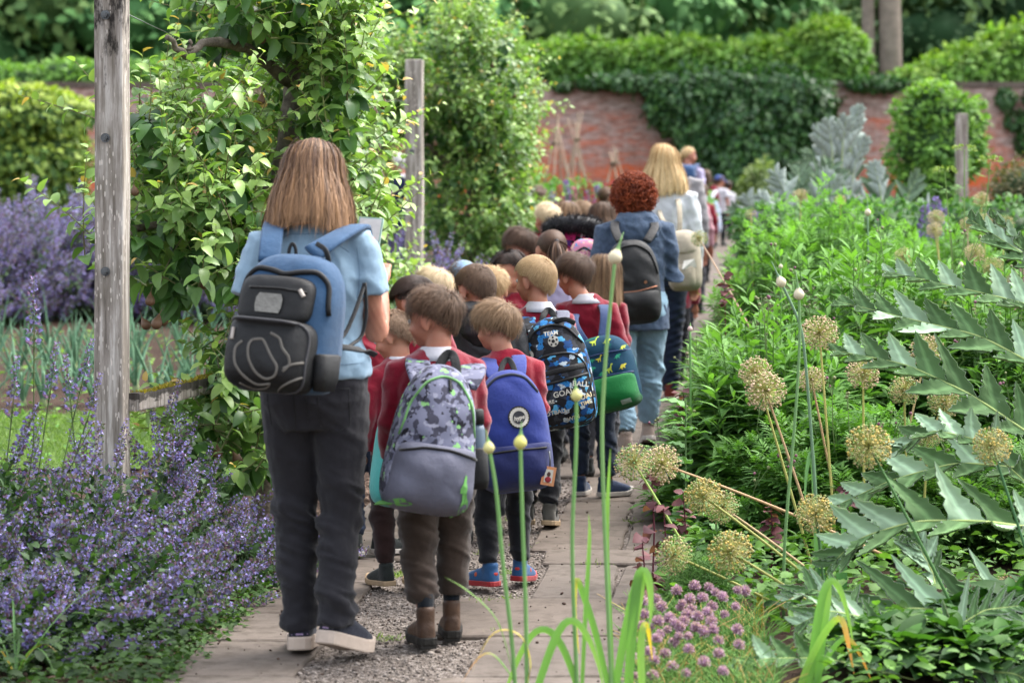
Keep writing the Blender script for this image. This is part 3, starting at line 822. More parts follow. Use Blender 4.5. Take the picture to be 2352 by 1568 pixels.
pear_tree('small pear tree seen between the tall trunk and the cut top post',
    [pt(880, 720, 15.6, .05), pt(875, 500, 15.6, .04), pt(862, 250, 15.6, .02)], [[pt(875, 480, 15.6, .02), pt(910, 430, 15.8, .01)]],
    [(760, 870, 470, 640, (14.6, 15.8), 1.6, .8), (800, 885, 390, 520, (15, 16), .6, .9), (800, 895, 600, 720, (14.8, 15.8), 1.4, .5), (800, 870, 230, 340, (14.9, 16), .4, 1.0)],
    150, 0.08, [], light=1.1)

def strap(path, w, colr, mb, fold=.35, seg=None):
    path = np.asarray(path, float); K = len(path); t, a, b = frames(path)
    w = np.asarray(w, float)
    v = np.stack([path - a * w[:, None] + b * (fold * w)[:, None], path, path + a * w[:, None] + b * (fold * w)[:, None]], 1).reshape(-1, 3)
    i = np.arange(K - 1)[:, None] * 3; j = np.arange(2)[None]
    q = np.stack([i + j, i + j + 1, i + j + 4, i + j + 3], -1).reshape(-1, 4)
    mb.add(v, [q], np.repeat(np.asarray(colr).reshape(-1, 3), 3, axis=0) if np.ndim(colr) == 2 else colr)
# ================================================================== CATMINT
def floret_template(seed, purple=True):
    """a flower spike 1 unit long along +Y: whorls of lipped florets round a stem"""
    r_ = np.random.default_rng(seed); m = MB()
    pet = leaf(1, 0.75, 2, 0.3, 0.9); y = 0.0; k = 0
    P_, A_, S_, C_ = [], [], [], []
    whorls = np.concatenate([[-.12, 0.06], np.linspace(0.22, 1.0, 8)])
    for y in whorls:
        n = int(19 * (1.1 - 0.55 * y)); rad = 0.092 * (1.15 - 0.70 * y)
        for j in range(n):
            a = r_.uniform(0, 6.28); d = np.array([math.cos(a), r_.uniform(-.15, .6), math.sin(a)])
            P_.append(np.array([0, y + r_.normal(0, .013), 0]) + d * rad * r_.uniform(.3, 1)); A_.append(d); S_.append(r_.uniform(.062, .105) * (1.1 - .4 * y))
            q = r_.random()
            C_.append((0.22, 0.19, 0.46) if q < .36 else ((0.37, 0.34, 0.64) if q < .56 else ((0.19, 0.11, 0.20) if q < .82 else (0.12, 0.15, 0.08))))
    instance(m, pet, np.array(P_), unit(np.array(A_)), r_.normal(0, 1, (len(P_), 3)), np.array(S_), np.array(C_))
    tubes(np.array([[[0, -0.9, 0], [0.01, -.2, 0], [0, 1, 0.0]]]), [0.012, .01, .006], 3, np.array([[0.10, 0.13, 0.06]]), m)
    lf = leaf(1, .55, 3, .25, .6)
    lp = np.array([[0, -0.2 - .22 * (j // 2), 0] for j in range(8)]); la = np.array([[(-1) ** j * (1 if (j // 2) % 2 else .3), .5, (-1) ** j * (.3 if (j // 2) % 2 else 1)] for j in range(8)])
    instance(m, lf, lp, la, np.tile([0, 1.0, 0], (8, 1)), r_.uniform(.14, .22, 8), mixcol((0.055, 0.10, 0.045), (0.10, 0.17, 0.08), r_.random(8)))
    byk = {}
    for f in m.f: byk.setdefault(f.shape[1], []).append(f)
    return (np.concatenate(m.v), [np.concatenate(x) for x in byk.values()]), np.concatenate(m.c)
SPK = [floret_template(k) for k in range(4)]
MINT = leaf(1, .6, 3, .25, .6)
def catmint(label, cx, cy, rx, ry, h, n, leaves, lean, spike=(0.13, 0.24), group='catmint plants along the flower bed', tall=(), col=1.0, lowdark=True):
    z0 = float(gz(cy)); t = empty('catmint_plant', (cx, cy, z0))
    d = rdir(n, 0.02, 1.0)
    p = d * np.array([rx, ry, h]) * (rng.uniform(0.3, 1.25, (n, 1)) ** 0.6)
    ax = unit(d * [0.9, 0.9, 0.3] + np.array([lean[0], lean[1], 0.55]) + rng.normal(0, .22, (n, 3)))
    L = rng.uniform(*spike, n)
    fm = MB()
    for k in range(4):
        s = np.arange(n) % 4 == k
        T, c = SPK[k]
        instance(fm, T, p[s], ax[s], rng.normal(0, 1, (s.sum(), 3)), L[s], np.full(3, col), 0, c)
    for (x, y, z, ln, tilt) in tall:
        T, c = SPK[0]; q = np.array([x - cx, y - cy, z - z0])
        instance(fm, T, q[None], np.array([[tilt, 0, 1.0]]), np.array([[0, -1.0, 0]]), np.array([ln]), np.full(3, col), 0, c)
    fm.obj('flower_spikes', [PETAL], t)['kind'] = 'stuff'
    lm = MB()
    base = np.stack([p[:, 0] * .25, p[:, 1] * .25, np.zeros(n)], -1); e = p - ax * L[:, None] * .8
    tubes(np.stack([base, (base * .4 + e * .6) + [0, 0, .04], e, p], 1), [.0025, .002, .0016, .0014], 3, mixcol((0.06, 0.09, 0.035), (0.12, 0.16, 0.07), rng.random(n)), lm, 1)
    for (x, y, z, ln, tilt) in tall:
        q = np.array([x - cx, y - cy, z - z0]); tubes(np.array([[[q[0] * .7, q[1] * .9, 0.1], [q[0] - tilt * .3, q[1], q[2] * .6], q]]), [.003, .0028, .002], 4, np.array([[.12, .17, .07]]), lm, 1)
    d = rdir(leaves, -0.05, 1); q = d * np.array([rx, ry, h]) * (rng.uniform(0.1, .93, (leaves, 1)) ** .45)
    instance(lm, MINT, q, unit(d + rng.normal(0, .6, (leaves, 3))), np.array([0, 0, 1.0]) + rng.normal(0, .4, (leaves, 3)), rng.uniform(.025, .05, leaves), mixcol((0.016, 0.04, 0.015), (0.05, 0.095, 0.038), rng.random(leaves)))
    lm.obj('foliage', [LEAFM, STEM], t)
    return tag(t, label, 'catmint', group)
catmint('big sprawling purple catmint around the foot of the tall post', -1.70, 9.25, 0.58, 0.72, 0.50, 118, 3600, (.12, -.1))
catmint('purple catmint leaning out over the path edge slabs', -1.47, 8.6, 0.44, 0.60, 0.32, 95, 3000, (.5, -.1))
catmint('catmint with tall loose spires above the rest, at the picture edge', -2.0, 8.9, 0.50, 0.65, 0.58, 88, 3000, (.0, -.05), tall=[(-1.80, 9.1, 1.00, .22, .0), (-1.93, 8.9, .78, .2, -.12), (-1.85, 8.95, .74, .19, .1), (-1.98, 8.7, .72, .19, -.3), (-1.62, 9.1, .82, .17, .25), (-1.72, 9.0, .80, .18, .15), (-1.68, 9.2, .74, .18, -.1), (-1.58, 9.0, .70, .17, .3)])
catmint('low catmint spilling over ground ivy in front of the other clumps', -1.66, 8.1, 0.40, 0.42, 0.20, 48, 2200, (.3, -.3))
catmint('shaded catmint clump at the front bed corner', -1.92, 8.15, 0.36, 0.4, 0.36, 70, 1700, (.1, -.2))
catmint('catmint flopping onto bare soil below the pear foliage', -1.10, 9.7, 0.34, 0.5, 0.22, 52, 800, (.5, .0))
catmint('catmint stems rising through the pear leaves beside the rail', -1.36, 10.0, 0.24, 0.4, 0.58, 40, 700, (.25, -.1))
for k, (u, Y, rx, h, l) in enumerate(((60, 24, .9, 1.05, 'tall violet catmint drift below the clipped golden shrub'), (190, 25, .8, 1.0, 'violet catmint drift between golden shrub and tall post'), (330, 24.5, .9, .95, 'violet catmint drift glimpsed through pear leaves by the tall post'), (470, 24, .8, .9, 'hazy violet catmint behind the onion rows'), (-60, 23.5, .7, .95, 'violet catmint at the picture edge above the onion rows'))):
    catmint(l, (u - CU) / F * Y, Y, rx, .8, h, 330, 900, (0, -.1), (.22, .36), 'violet catmint drifts behind the onion bed', col=1.25)
for k, (u, Y, rx, h, l) in enumerate(((905, 20.5, .3, .95, 'violet catmint glimpsed beside the phone and the cut top post'), (1010, 19.6, .26, .75, 'violet catmint at the foot of the cut top post'), (1235, 24, .3, .95, 'violet catmint beyond the bushy bright pear tree'))):
    catmint(l, (u - CU) / F * Y, Y, rx, .5, h, 110, 300, (0, -.1), (.2, .32), 'violet catmint beside the pear trees', col=1.25)

for k, (x0, y0, n_, l) in enumerate(((-1.86, 7.75, 34, 'arching dark grass blades in front of the catmint at the bed corner'), (-1.55, 7.55, 16, 'few long grass blades among weeds at the front of the bed'))):
    t = empty('grass_clump', (x0, y0, 0)); m_ = MB()
    for _ in range(n_):
        a = rng.uniform(0, 6.28); L = rng.uniform(.25, .55); tt = np.linspace(0, 1, 10); rr = L * tt * rng.uniform(.5, .9)
        strap(np.stack([np.cos(a) * rr, np.sin(a) * rr, L * (tt * 1.0 - 1.1 * tt ** 2.2 * rng.uniform(.4, .9)) + .02], -1), np.interp(tt, [0, .3, 1], [.0035, .004, .0006]), mixcol((.035, .09, .03), (.10, .19, .06), rng.random(1))[0] if rng.random() < .85 else np.array([.3, .2, .08]), m_)
    m_.obj('blades', [LEAFM], t)['kind'] = 'stuff'; tag(t, l, 'grass')
# grass tufts in the gravel and slab joints
tu = MB(); q = np.array([[rng.uniform(.3, 1.0), rng.uniform(7.6, 12.5)] for _ in range(16)] + [[.95, 9.04], [1.2, 9.9], [1.4, 10.3], [1.3, 11.2], [.02, 9.0], [0, 9.6]])
for a, b in q:
    m_ = 46; x = XL(b) + a + rng.normal(0, .03, m_); y = b + rng.normal(0, .02, m_)
    instance(tu, leaf(1, .14, 2, .1, .6), np.stack([x, y, gz(y) + .012 + 0 * x], -1), rdir(m_, .1, .9), rdir(m_), rng.uniform(.012, .038, m_), mixcol((.07, .13, .03), (.2, .26, .07), rng.random(m_)))
tag(tu.obj('weed_tufts', [LEAFM]), 'tiny grass tufts growing in the gravel and slab joints', 'weeds', kind='stuff')
# ground cover weeds at both path edges
def weeds(name, label, n, xf, yr, sz, cols, zr=(0.005, 0.05)):
    y = rng.uniform(*yr, n); x = xf(y, n); k_ = ~((x > .3) & (x < .95) & (y < 8.5)); x, y = x[k_], y[k_]; n = len(x); mb = MB()
    instance(mb, OVAL, np.stack([x, y, gz(y) + rng.uniform(*zr, n)], -1), rdir(n, -.1, .7), np.array([0, 0, 1.]) + rng.normal(0, .35, (n, 3)), rng.uniform(*sz, n), mixcol(cols[0], cols[1], rng.random(n)))
    return tag(mb.obj(name, [LEAFM]), label, 'weeds', kind='stuff')
weeds('ground_ivy', 'low green weeds creeping over the bed edge and slabs', 2600, lambda y, n: XL(y) + 0.06 - np.abs(rng.normal(0, .3, n)), (7.2, 9.6), (.015, .04), ((0.02, 0.05, 0.013), (0.06, 0.12, 0.025)))
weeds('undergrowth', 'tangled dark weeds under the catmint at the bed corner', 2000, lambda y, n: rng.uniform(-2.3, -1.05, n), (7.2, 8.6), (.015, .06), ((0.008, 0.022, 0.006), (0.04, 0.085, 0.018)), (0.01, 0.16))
weeds('seedling_weeds', 'small green weed seedlings on the onion bed soil', 1600, lambda y, n: rng.uniform(-5, -1.4, n), (11, 22), (.03, .07), ((0.06, 0.16, 0.03), (0.18, 0.32, 0.06)))
weeds('bed_undergrowth', 'mixed low weeds covering soil under the alliums', 6000, lambda y, n: XL(y) + PW + np.abs(rng.normal(0.05, .9, n)), (7.2, 11.5), (.015, .075), ((0.02, 0.06, 0.015), (0.13, 0.26, 0.05)), (0.005, 0.16))

# ================================================================== ONIONS
def onion_mesh(seed):
    r_ = np.random.default_rng(seed); ps = []; rd = []
    for k in range(r_.integers(5, 9)):
        a = r_.uniform(0, 6.28); sp = r_.uniform(.05, .3); h = r_.uniform(.3, .55); fl = r_.uniform(0, 1) < .3
        tt = np.linspace(0, 1, 9)
        z = h * tt - (fl * 1.4 * h * np.clip(tt - .55, 0, 1) ** 1.5 * 2)
        ps.append(np.stack([math.cos(a) * sp * tt ** 1.4, math.sin(a) * sp * tt ** 1.4, z], -1)); rd.append(np.interp(tt, [0, .15, .5, 1], [.006, .011, .009, .001]))
    mb = tubes(np.array(ps), np.array(rd), 6, mixcol((0.06, 0.15, 0.085), (0.11, 0.22, 0.12), r_.random(len(ps))))
    loft([(0, 0, -.02), (0, 0, .01), (0, 0, .04), (0, 0, .1)], [.02, .03, .022, .01], n=8, mb=mb, col=(.2, .25, .12))
    return mb.mesh('onion_plant')
OM = [onion_mesh(k) for k in range(6)]
for r_i, Y in enumerate((16.4, 17.5, 18.9, 20.6)):
    for k in range(10):
        u = -20 + k * 60 + rng.uniform(-20, 20)
        if u > 560: continue
        o = link('onion_plant', OM[int(rng.integers(6))], [STEM]); o.location = ((u - CU) / F * Y, Y + rng.uniform(-.2, .2), float(gz(Y)) - .012); o.rotation_euler = (0, 0, rng.uniform(0, 6)); s = rng.uniform(.8, 1.15); o.scale = (s, s, s)
        tag(o, 'blue green onion plant growing in rows in the brown soil bed', 'onion', 'onion plants in rows')

# ================================================================== GREEN PERENNIALS
def compound():
    """pinnate leaf, 1 unit long: narrow toothed leaflets"""
    pr = []; lf = leaf(1, .24, 3, .2, .5, .5)
    pr.append((lf, np.eye(3), (0, .55, 0), .5, 1.0))
    for k, y in enumerate((.2, .38, .55)):
        for s in (-1, 1):
            pr.append((lf, rotz(-s * .8), (0, y, 0), .42 - .05 * k, 1.0))
    return merge_templates([(a, b, c, d, np.ones(3) * e) for a, b, c, d, e in pr])[0]
COMP = compound(); LANCE = leaf(1, .2, 3, .2, .6, .5)
def perennial(label, cx, cy, rx, ry, h, nst, lf, cols, tip, T=None, group='green leafy perennials in the long bed', buds=0, zlow=.2):
    z0 = float(gz(cy)); t = empty('leafy_perennial', (cx, cy, z0)); T = T or COMP
    d = rdir(nst, 0.0, 1); p = d * np.array([rx, ry, h]) * (rng.uniform(.75, 1.03, (nst, 1)))
    p[:, 2] = np.maximum(p[:, 2], .12)
    base = np.stack([p[:, 0] * .55, p[:, 1] * .55, p[:, 2] * 0], -1)
    mid = base * .35 + p * .65; mid[:, 2] *= 1.05
    lm = MB()
    tubes(np.stack([base, mid, p], 1), [.005, .004, .002], 4, mixcol((0.07, 0.15, 0.04), (0.14, 0.24, 0.06), rng.random(nst)), lm, 1)
    for k in range(9):
        f = 1 - k * .085
        q = base * (1 - f) ** 2 + mid * 2 * f * (1 - f) * 1 + p * f ** 2; q = np.where(f > .98, p, q)
        for s in (0, 1):
            a = k * 1.57 + s * 3.14 + rng.uniform(-.5, .5, nst) + np.arange(nst)
            o = np.stack([np.cos(a), np.sin(a), np.full(nst, .35 + .5 * (k < 2) - .06 * k)], -1) + d * .35 + rng.normal(0, .2, (nst, 3))
            w = np.clip(1 - k * .28 + rng.normal(0, .2, nst), 0, 1)[:, None]
            c = mixcol(cols[0], cols[1], rng.random(nst)) * (1 - w) + np.asarray(tip) * w
            instance(lm, T, q, o, np.array([0, 0, 1.]) + rng.normal(0, .25, (nst, 3)), lf * rng.uniform(.7, 1.15, nst) * (.55 + .6 * min(1, k / 3)), c)
    lm.obj('foliage', [LEAFM, STEM], t)
    if buds:
        bm_ = MB(); dd = rdir(buds, .25, .95); dd[:, 1] = -abs(dd[:, 1]); q = dd * np.array([rx, ry, h]) * 1.02
        for e in q:
            tp = e + np.array([rng.normal(0, .03), rng.normal(0, .03), rng.uniform(.08, .22)])
            tubes(np.array([[e * .8, e, tp]]), [.0025, .002, .0015], 4, np.array([[.13, .2, .07]]), bm_)
            for _ in range(3):
                z = tp + rng.normal(0, .02, 3); tubes(np.array([[e * .4 + tp * .6, z]]), .0012, 3, np.array([[.13, .2, .07]]), bm_); ball(z, rng.uniform(.005, .009), 6, 4, mb=bm_, col=(.2, .22, .1) if rng.random() < .6 else (.2, .08, .12))
        bm_.obj('flower_buds', [STEM], t)['kind'] = 'stuff'
    return tag(t, label, 'perennial', group)
GC = ((0.036, 0.10, 0.024), (0.09, 0.20, 0.04)); GT = (0.125, 0.26, 0.055)
perennial('leafy green perennial mound bordering the path beside the red haired woman', 1.22, 11.3, .58, .85, 1.0, 300, .165, GC, GT, LANCE, buds=10)
perennial('ferny green perennial clump behind the drooping alliums', 1.45, 10.6, .62, .6, .62, 260, .15, GC, (.10, .22, .045), buds=22)
perennial('tall bright green perennial mound in the middle of the bed', 1.75, 12.2, .9, .95, 1.33, 500, .165, GC, GT, LANCE, buds=16)
perennial('bright green perennial mound behind the silver cardoon leaves', 2.5, 12.0, .8, .9, 1.22, 380, .165, GC, GT, LANCE, buds=12)
perennial('wide rounded green perennial mound beyond the bronze fennel', 2.05, 15.8, .9, 1.0, 1.5, 420, .17, GC, (.15, .32, .05), COMP)
perennial('far green perennial mound spreading under the slim grey post', 2.95, 16.5, .6, .8, 1.3, 240, .17, GC, (.13, .28, .05), COMP)
perennial('ferny clump low between allium stems and cardoon', 2.1, 10.4, .55, .5, .5, 140, .14, GC, (.09, .19, .04))
perennial('green clump at the path edge beyond the red haired woman', 1.3, 14.6, .36, .7, .72, 130, .14, GC, GT, LANCE)
perennial('dark leafy herb under the big cardoon leaves', 1.75, 8.2, .36, .30, .22, 34, .15, ((.012, .04, .01), (.03, .085, .016)), (.035, .10, .02), OVAL)
perennial('dark leafy herb at the bed corner below the dry allium', 1.35, 7.8, .34, .26, .17, 34, .13, ((.012, .04, .01), (.03, .085, .016)), (.05, .13, .022), OVAL)

# bronze fennel (hair-fine)
def fennel(label, cx, cy, r, h, n, cols):
    z0 = float(gz(cy)); t = empty('fennel_plant', (cx, cy, z0)); mb = MB()
    p = rdir(n, .1, 1) * np.array([r, r, h]) * rng.uniform(.6, 1, (n, 1)); o = rdir(n, -.3, 1) * .07
    tubes(np.stack([p, p + o * .5 + rng.normal(0, .008, (n, 3)), p + o], 1), [.0016, .0014, .0008], 3, mixcol(cols[0], cols[1], rng.random(n)), mb)
    k = 40; q = rdir(k, .3, 1) * np.array([r, r, h]) * .85
    tubes(np.stack([q * [.2, .2, 0], q * [.6, .6, .6], q], 1), [.005, .004, .002], 4, np.tile([.12, .12, .06], (k, 1)), mb)
    mb.obj('foliage', [STEM], t); return tag(t, label, 'fennel')
fennel('smoky bronze fennel between the two bright green mounds', 1.62, 13.8, .36, 1.02, 5200, ((.09, .06, .05), (.16, .15, .09)))
fennel('second bronze fennel tuft in front of the far green mound', 2.0, 13.9, .25, 1.08, 2600, ((.10, .055, .05), (.15, .13, .08)))
fennel('small feathery green fennel beside the chives at the path edge', .68, 8.75, .13, .22, 1500, ((.06, .16, .03), (.12, .25, .05)))

# ================================================================== ALLIUMS
def allium_head(seed, n=230, r=1.0, cols=None, cap=.055, dense=False):
    r_ = np.random.default_rng(seed); k = np.arange(n) + .5
    ph = np.arccos(1 - 2 * k / n * .97); th = math.pi * (1 + 5 ** .5) * k
    d = np.stack([np.cos(th) * np.sin(ph), np.sin(th) * np.sin(ph), np.cos(ph)], -1) + r_.normal(0, .05, (n, 3)); d = unit(d)
    e = d * r * r_.uniform(.82, 1.04, (n, 1))
    mb = tubes(np.stack([d * .05, e * .55, e], 1), np.array([.012, .009, .008]), 3, mixcol((.34, .36, .09), (.52, .46, .2), r_.random(n)))
    O = ball((0, 0, 0), (1, 1, 1.1), 6, 4); O = (np.concatenate(O.v), [np.concatenate([f for f in O.f if f.shape[1] == q]) for q in (3, 4)])
    cc = np.array(cols)[r_.integers(0, len(cols), n)]
    instance(mb, O, e, d, r_.normal(0, 1, (n, 3)), cap * r_.uniform(.7, 1.2, n), cc)
    # shrivelled petals under each capsule
    q = leaf(1, .35, 2, .1, .8); m3 = 3
    pp = np.repeat(e, m3, 0); aa = np.repeat(d, m3, 0) * .3 + r_.normal(0, .8, (n * m3, 3))
    instance(mb, q, pp, aa, np.repeat(d, m3, 0), cap * 1.9, mixcol((.38, .34, .17), (.58, .50, .30), r_.random(n * m3)))
    return mb.mesh('flower_head')
GRN = [(.15, .28, .07), (.24, .34, .09), (.10, .20, .06), (.45, .34, .18)]
TAN = [(.42, .34, .18), (.52, .38, .24), (.24, .31, .10), (.58, .42, .3)]
GOLD = [(.52, .37, .09), (.40, .32, .09), (.18, .27, .07), (.30, .28, .12)]
DRY = [(.42, .24, .14), (.5, .3, .2)]
AH = {'g': [allium_head(1, cols=GRN), allium_head(2, cols=GRN)], 't': [allium_head(3, cols=TAN), allium_head(4, cols=TAN)], 'o': [allium_head(5, 260, cols=GOLD), allium_head(6, 260, cols=GOLD)], 'd': [allium_head(7, 60, cols=DRY)]}
def allium(u, v, Y, d_px, kind, base_uv, label, stemcol=(.30, .30, .08), tilt=None, flat=.95):
    hp = P(u, v, Y); rad = d_px / 2 * Y / F
    Yb = base_uv[2] if len(base_uv) > 2 else Y - .05; b = P(base_uv[0], base_uv[1], Yb); gzv = float(gz(Yb))
    if b[2] > gzv:                                              # carry the stem on down to the soil
        dr = (b - hp); k = (gzv - .02 - hp[2]) / dr[2] if dr[2] < -.02 else 1.0
        b = hp + dr * min(k, 2.2); b[2] = min(b[2], max(gzv - .02, b[2]))
    else: b[2] = gzv - .02
    t = empty('allium', b)
    hd = hp - b; mid = hd * .5 + np.array([0, 0, .03 * np.linalg.norm(hd)])
    tt = np.linspace(0, 1, 14)[:, None]; pth = 2 * tt * (1 - tt) * mid + tt ** 2 * hd
    loft(pth, np.linspace(.0062, .0042, 14), n=8, col=stemcol).obj('stem', [STEM], t)
    me = AH[kind][int(abs(u)) % len(AH[kind])]
    o = link('flower_head', me, [STEM], t); o.location = hd; o.scale = (rad, rad, rad * flat)
    ax = unit(hd - mid); o.rotation_euler = Vector(ax).to_track_quat('Z', 'Y').to_euler()
    return tag(t, label, 'allium', 'allium seed heads along the path')
for a in ((1456, 1062, 9.2, 92, 'g', (1560, 1240), 'green allium seed head leaning over the path beside its twin', (.30, .42, .10)),
    (1520, 1066, 9.35, 92, 't', (1750, 1160), 'tan allium seed head leaning over the path beside its green twin', (.42, .27, .14)),
    (1616, 1140, 9.0, 90, 'o', (1830, 1310), 'orange tinged allium head above the mauve one on a slanting stem'),
    (1660, 1165, 9.2, 80, 'g', (1880, 1330), 'airy green allium head tucked behind the orange tinged one', (.42, .3, .16)),
    (1548, 1275, 8.7, 92, 'g', (1760, 1380), 'dark green allium head just above the chive flowers'),
    (1678, 1268, 8.6, 106, 'o', (1880, 1400), 'large half golden allium head above the chives'),
    (1874, 1180, 8.6, 96, 'o', (1900, 1420), 'golden allium head with tight buds beside the broad leek leaf', (.05, .12, .04)),
    (1996, 1025, 8.2, 108, 'o', (2230, 1480), 'largest golden allium head on a dark green slanting stem', (.06, .15, .04)),
    (2278, 1025, 8.2, 92, 'o', (2350, 1250), 'golden allium head above the grey cardoon leaves at the picture edge', (.04, .12, .04)),
    (1735, 855, 9.9, 76, 't', (1835, 1200), 'upper tan allium head of the stacked pair', (.35, .35, .1)),
    (1758, 898, 9.8, 96, 't', (1870, 1230), 'lower tan allium head of the stacked pair', (.42, .28, .15)),
    (1882, 765, 10.1, 88, 't', (1915, 1200), 'tan allium head on a straight yellow stem beside the leek buds', (.42, .40, .12)),
    (1864, 872, 10.3, 66, 't', (1935, 1240), 'small tan allium head half hidden behind a leek stem', (.42, .27, .14)),
    (1982, 858, 10.1, 78, 't', (1985, 1180), 'tan allium head just under a cardoon leaf tip', (.38, .38, .1)),
    (2076, 896, 10.2, 76, 'g', (2085, 1190), 'green allium head beneath the spread cardoon leaf'),
    (2168, 925, 10.3, 80, 'g', (2060, 1200), 'green allium head in the gap between two cardoon leaves', (.42, .34, .12)),
    (2130, 805, 10.6, 80, 't', (2050, 1150), 'tan allium head behind the silver cardoon leaf edge', (.45, .33, .16)),
    (2132, 1000, 10, 62, 'g', (2120, 1200), 'small dark green allium head among cardoon leaves'),
    (2310, 1350, 8.6, 70, 'd', (2350, 1560), 'dried brown allium head drooping at the picture corner', (.30, .16, .07)),
    (2075, 590, 13.2, 48, 'g', (2080, 760), 'fuzzy green allium head over the middle green mound'),
    (2238, 580, 13.4, 46, 't', (2240, 760), 'tan blurred allium head on a pinkish stalk', (.4, .26, .2)),
    (2278, 612, 13.6, 50, 'g', (2270, 760), 'green blurred allium head touching the tan one'),
    (2150, 500, 15.5, 40, 't', (2160, 640), 'small tan allium head low behind the mound'),
    (2146, 528, 15.3, 38, 't', (2165, 660), 'small tan allium head overlapping another beneath it'),
    (2254, 458, 16.5, 38, 't', (2250, 640), 'highest tan allium head beside the slim grey post'),
    (2262, 508, 16.2, 38, 't', (2262, 660), 'tan allium head directly below the highest one'),
    (2308, 514, 15.8, 44, 'g', (2300, 660), 'greenish blurred allium head near the cardoon leaf tip'),
    (2222, 515, 15.8, 36, 't', (2226, 700), 'faint tan allium head against the far mound', (.42, .3, .2)),
    (1838, 450, 17.5, 36, 't', (1840, 600), 'tan allium head in front of the far cardoon'),
    (1606, 548, 14.6, 40, 'g', (1690, 700, 14.4), 'blurred green allium head drooping towards the beige rucksack', (.45, .3, .2)),
    (1725, 492, 17, 30, 'd', (1728, 600), 'brownish allium head beside the far cardoon'),
    (1930, 460, 17.6, 28, 't', (1932, 600), 'tiny tan allium head peeping over the rounded mound')):
    allium(*a[:6], a[6], *(a[7:8] if len(a) > 7 else ()))

# ================================================================== LEEKS AND THEIR BUDS
def leek(bud, Y, d_px, base, beak, label, leaves=(), mid=None, col=(.13, .27, .08), budcol=(.58, .52, .36), r0=.0062, cat='leek'):
    hp = P(*bud, Y); b = P(*base, Y); b[2] = float(gz(Y)) - .02; t = empty('leek_plant', b); hd = hp - b
    pts = [np.zeros(3)] + [P(*m, Y) - b for m in (mid or [])] + [hd]
    s = np.linspace(0, len(pts) - 1, 22); pts = np.array(pts)
    pth = np.stack([np.interp(s, range(len(pts)), pts[:, k]) for k in range(3)], -1)
    for _ in range(4): pth[1:-1] = (pth[:-2] + 2 * pth[1:-1] + pth[2:]) / 4
    loft(pth, np.linspace(r0, r0 * .8, 22), n=8, col=col).obj('stem', [STEM], t)
    r = d_px / 2 * Y / F; bk = P(*beak, Y) - hp - b + b; bk = P(*beak, Y) - hp
    mb = MB(); ax = unit(bk); L = np.linalg.norm(bk)
    ks = np.array([-1.05, -.9, -.6, -.2, .2, .6, .95, 1.3, 1.7]) * r; rr = np.array([.2, .5, .82, 1, .98, .78, .5, .3, .2]) * r
    ks = np.append(ks, [L * .6, L]); rr = np.append(rr, [r * .14, r * .05]); ks = np.maximum.accumulate(ks)
    cc = np.array([budcol] * 7 + [col] * 4)
    loft(ax * ks[:, None] + hd, rr, n=14, mb=mb)
    colr = np.vstack([np.repeat(cc, 14, 0), [cc[0]], [cc[-1]]]); mb.c = [colr]
    mb.obj('flower_bud', [STEM], t)
    for lf in leaves:
        lm = MB(); pp = np.array([P(q[0], q[1], q[2] if len(q) > 2 else Y) for q in lf[0]]) - b; w = lf[1]
        s = np.linspace(0, len(pp) - 1, 20); ip = np.stack([np.interp(s, range(len(pp)), pp[:, k]) for k in range(3)], -1)
        for _ in range(5): ip[1:-1] = (ip[:-2] + 2 * ip[1:-1] + ip[2:]) / 4
        ww = np.interp(np.linspace(0, 1, 20), [0, .3, .7, 1], [w * .66, w * .82, w * .6, w * .05])
        c0 = np.array(lf[2]) if len(lf) > 2 else np.array([.15, .30, .07]); c1 = np.array(lf[3]) if len(lf) > 3 else c0
        cc = mixcol(c0, c1, np.clip(np.linspace(-1.2, 1.6, 20), 0, 1))
        strap(ip, ww, cc, lm); lm.obj('leaf', [LEAF], t)
    return tag(t, label, cat, 'leeks and garlic going to seed')
G1 = (.12, .26, .06); G2 = (.19, .34, .08); YO = (.62, .42, .05); OR = (.55, .24, .05)
leek((1413, 590), 7.0, 32, (1408, 1640), (1432, 533), 'tall leek bud crossing the black backpack', [([(1408, 1600), (1400, 1400), (1392, 1250), (1398, 1100), (1402, 1030)], .009, G1, G2), ([(1410, 1600), (1440, 1420), (1470, 1310), (1478, 1300), (1470, 1400), (1455, 1470)], .016, G1, G2), ([(1402, 1600), (1370, 1450), (1335, 1350), (1320, 1310), (1318, 1400), (1330, 1500)], .012, G1, YO)], [(1380, 1000), (1392, 800)], col=(.16, .30, .10))
leek((1324, 908), 6.9, 26, (1330, 1640), (1320, 868), 'thin leek bud crossing the football patterned backpack', [([(1335, 1620), (1345, 1400), (1352, 1290), (1355, 1220), (1352, 1180)], .008, G1, G2), ([(1340, 1620), (1300, 1490), (1260, 1435), (1215, 1450), (1170, 1560), (1150, 1620)], .013, G1, G2)], [(1312, 1250), (1324, 1020)], budcol=(.50, .48, .18))
leek((1195, 1016), 6.8, 30, (1212, 1650), (1198, 968), 'leek bud crossing the plain blue backpack', [([(1210, 1630), (1180, 1560), (1130, 1492), (1095, 1510), (1060, 1568)], .011, G1, OR), ([(1215, 1640), (1250, 1530), (1290, 1420), (1330, 1420), (1372, 1500), (1390, 1600)], .014, G1, G2)], [(1208, 1400), (1200, 1200)], budcol=(.52, .50, .14))
leek((1123, 1028), 6.8, 26, (1190, 1650), (1116, 985), 'leaning leek bud beside the water bottle', [([(1180, 1560), (1150, 1430), (1110, 1385), (1060, 1345), (1022, 1325)], .008, G1, G2), ([(1195, 1640), (1225, 1530), (1200, 1450), (1130, 1440), (1085, 1540)], .010, (.5, .4, .1), YO)], [(1178, 1480), (1155, 1300), (1140, 1120)], budcol=(.52, .49, .2))
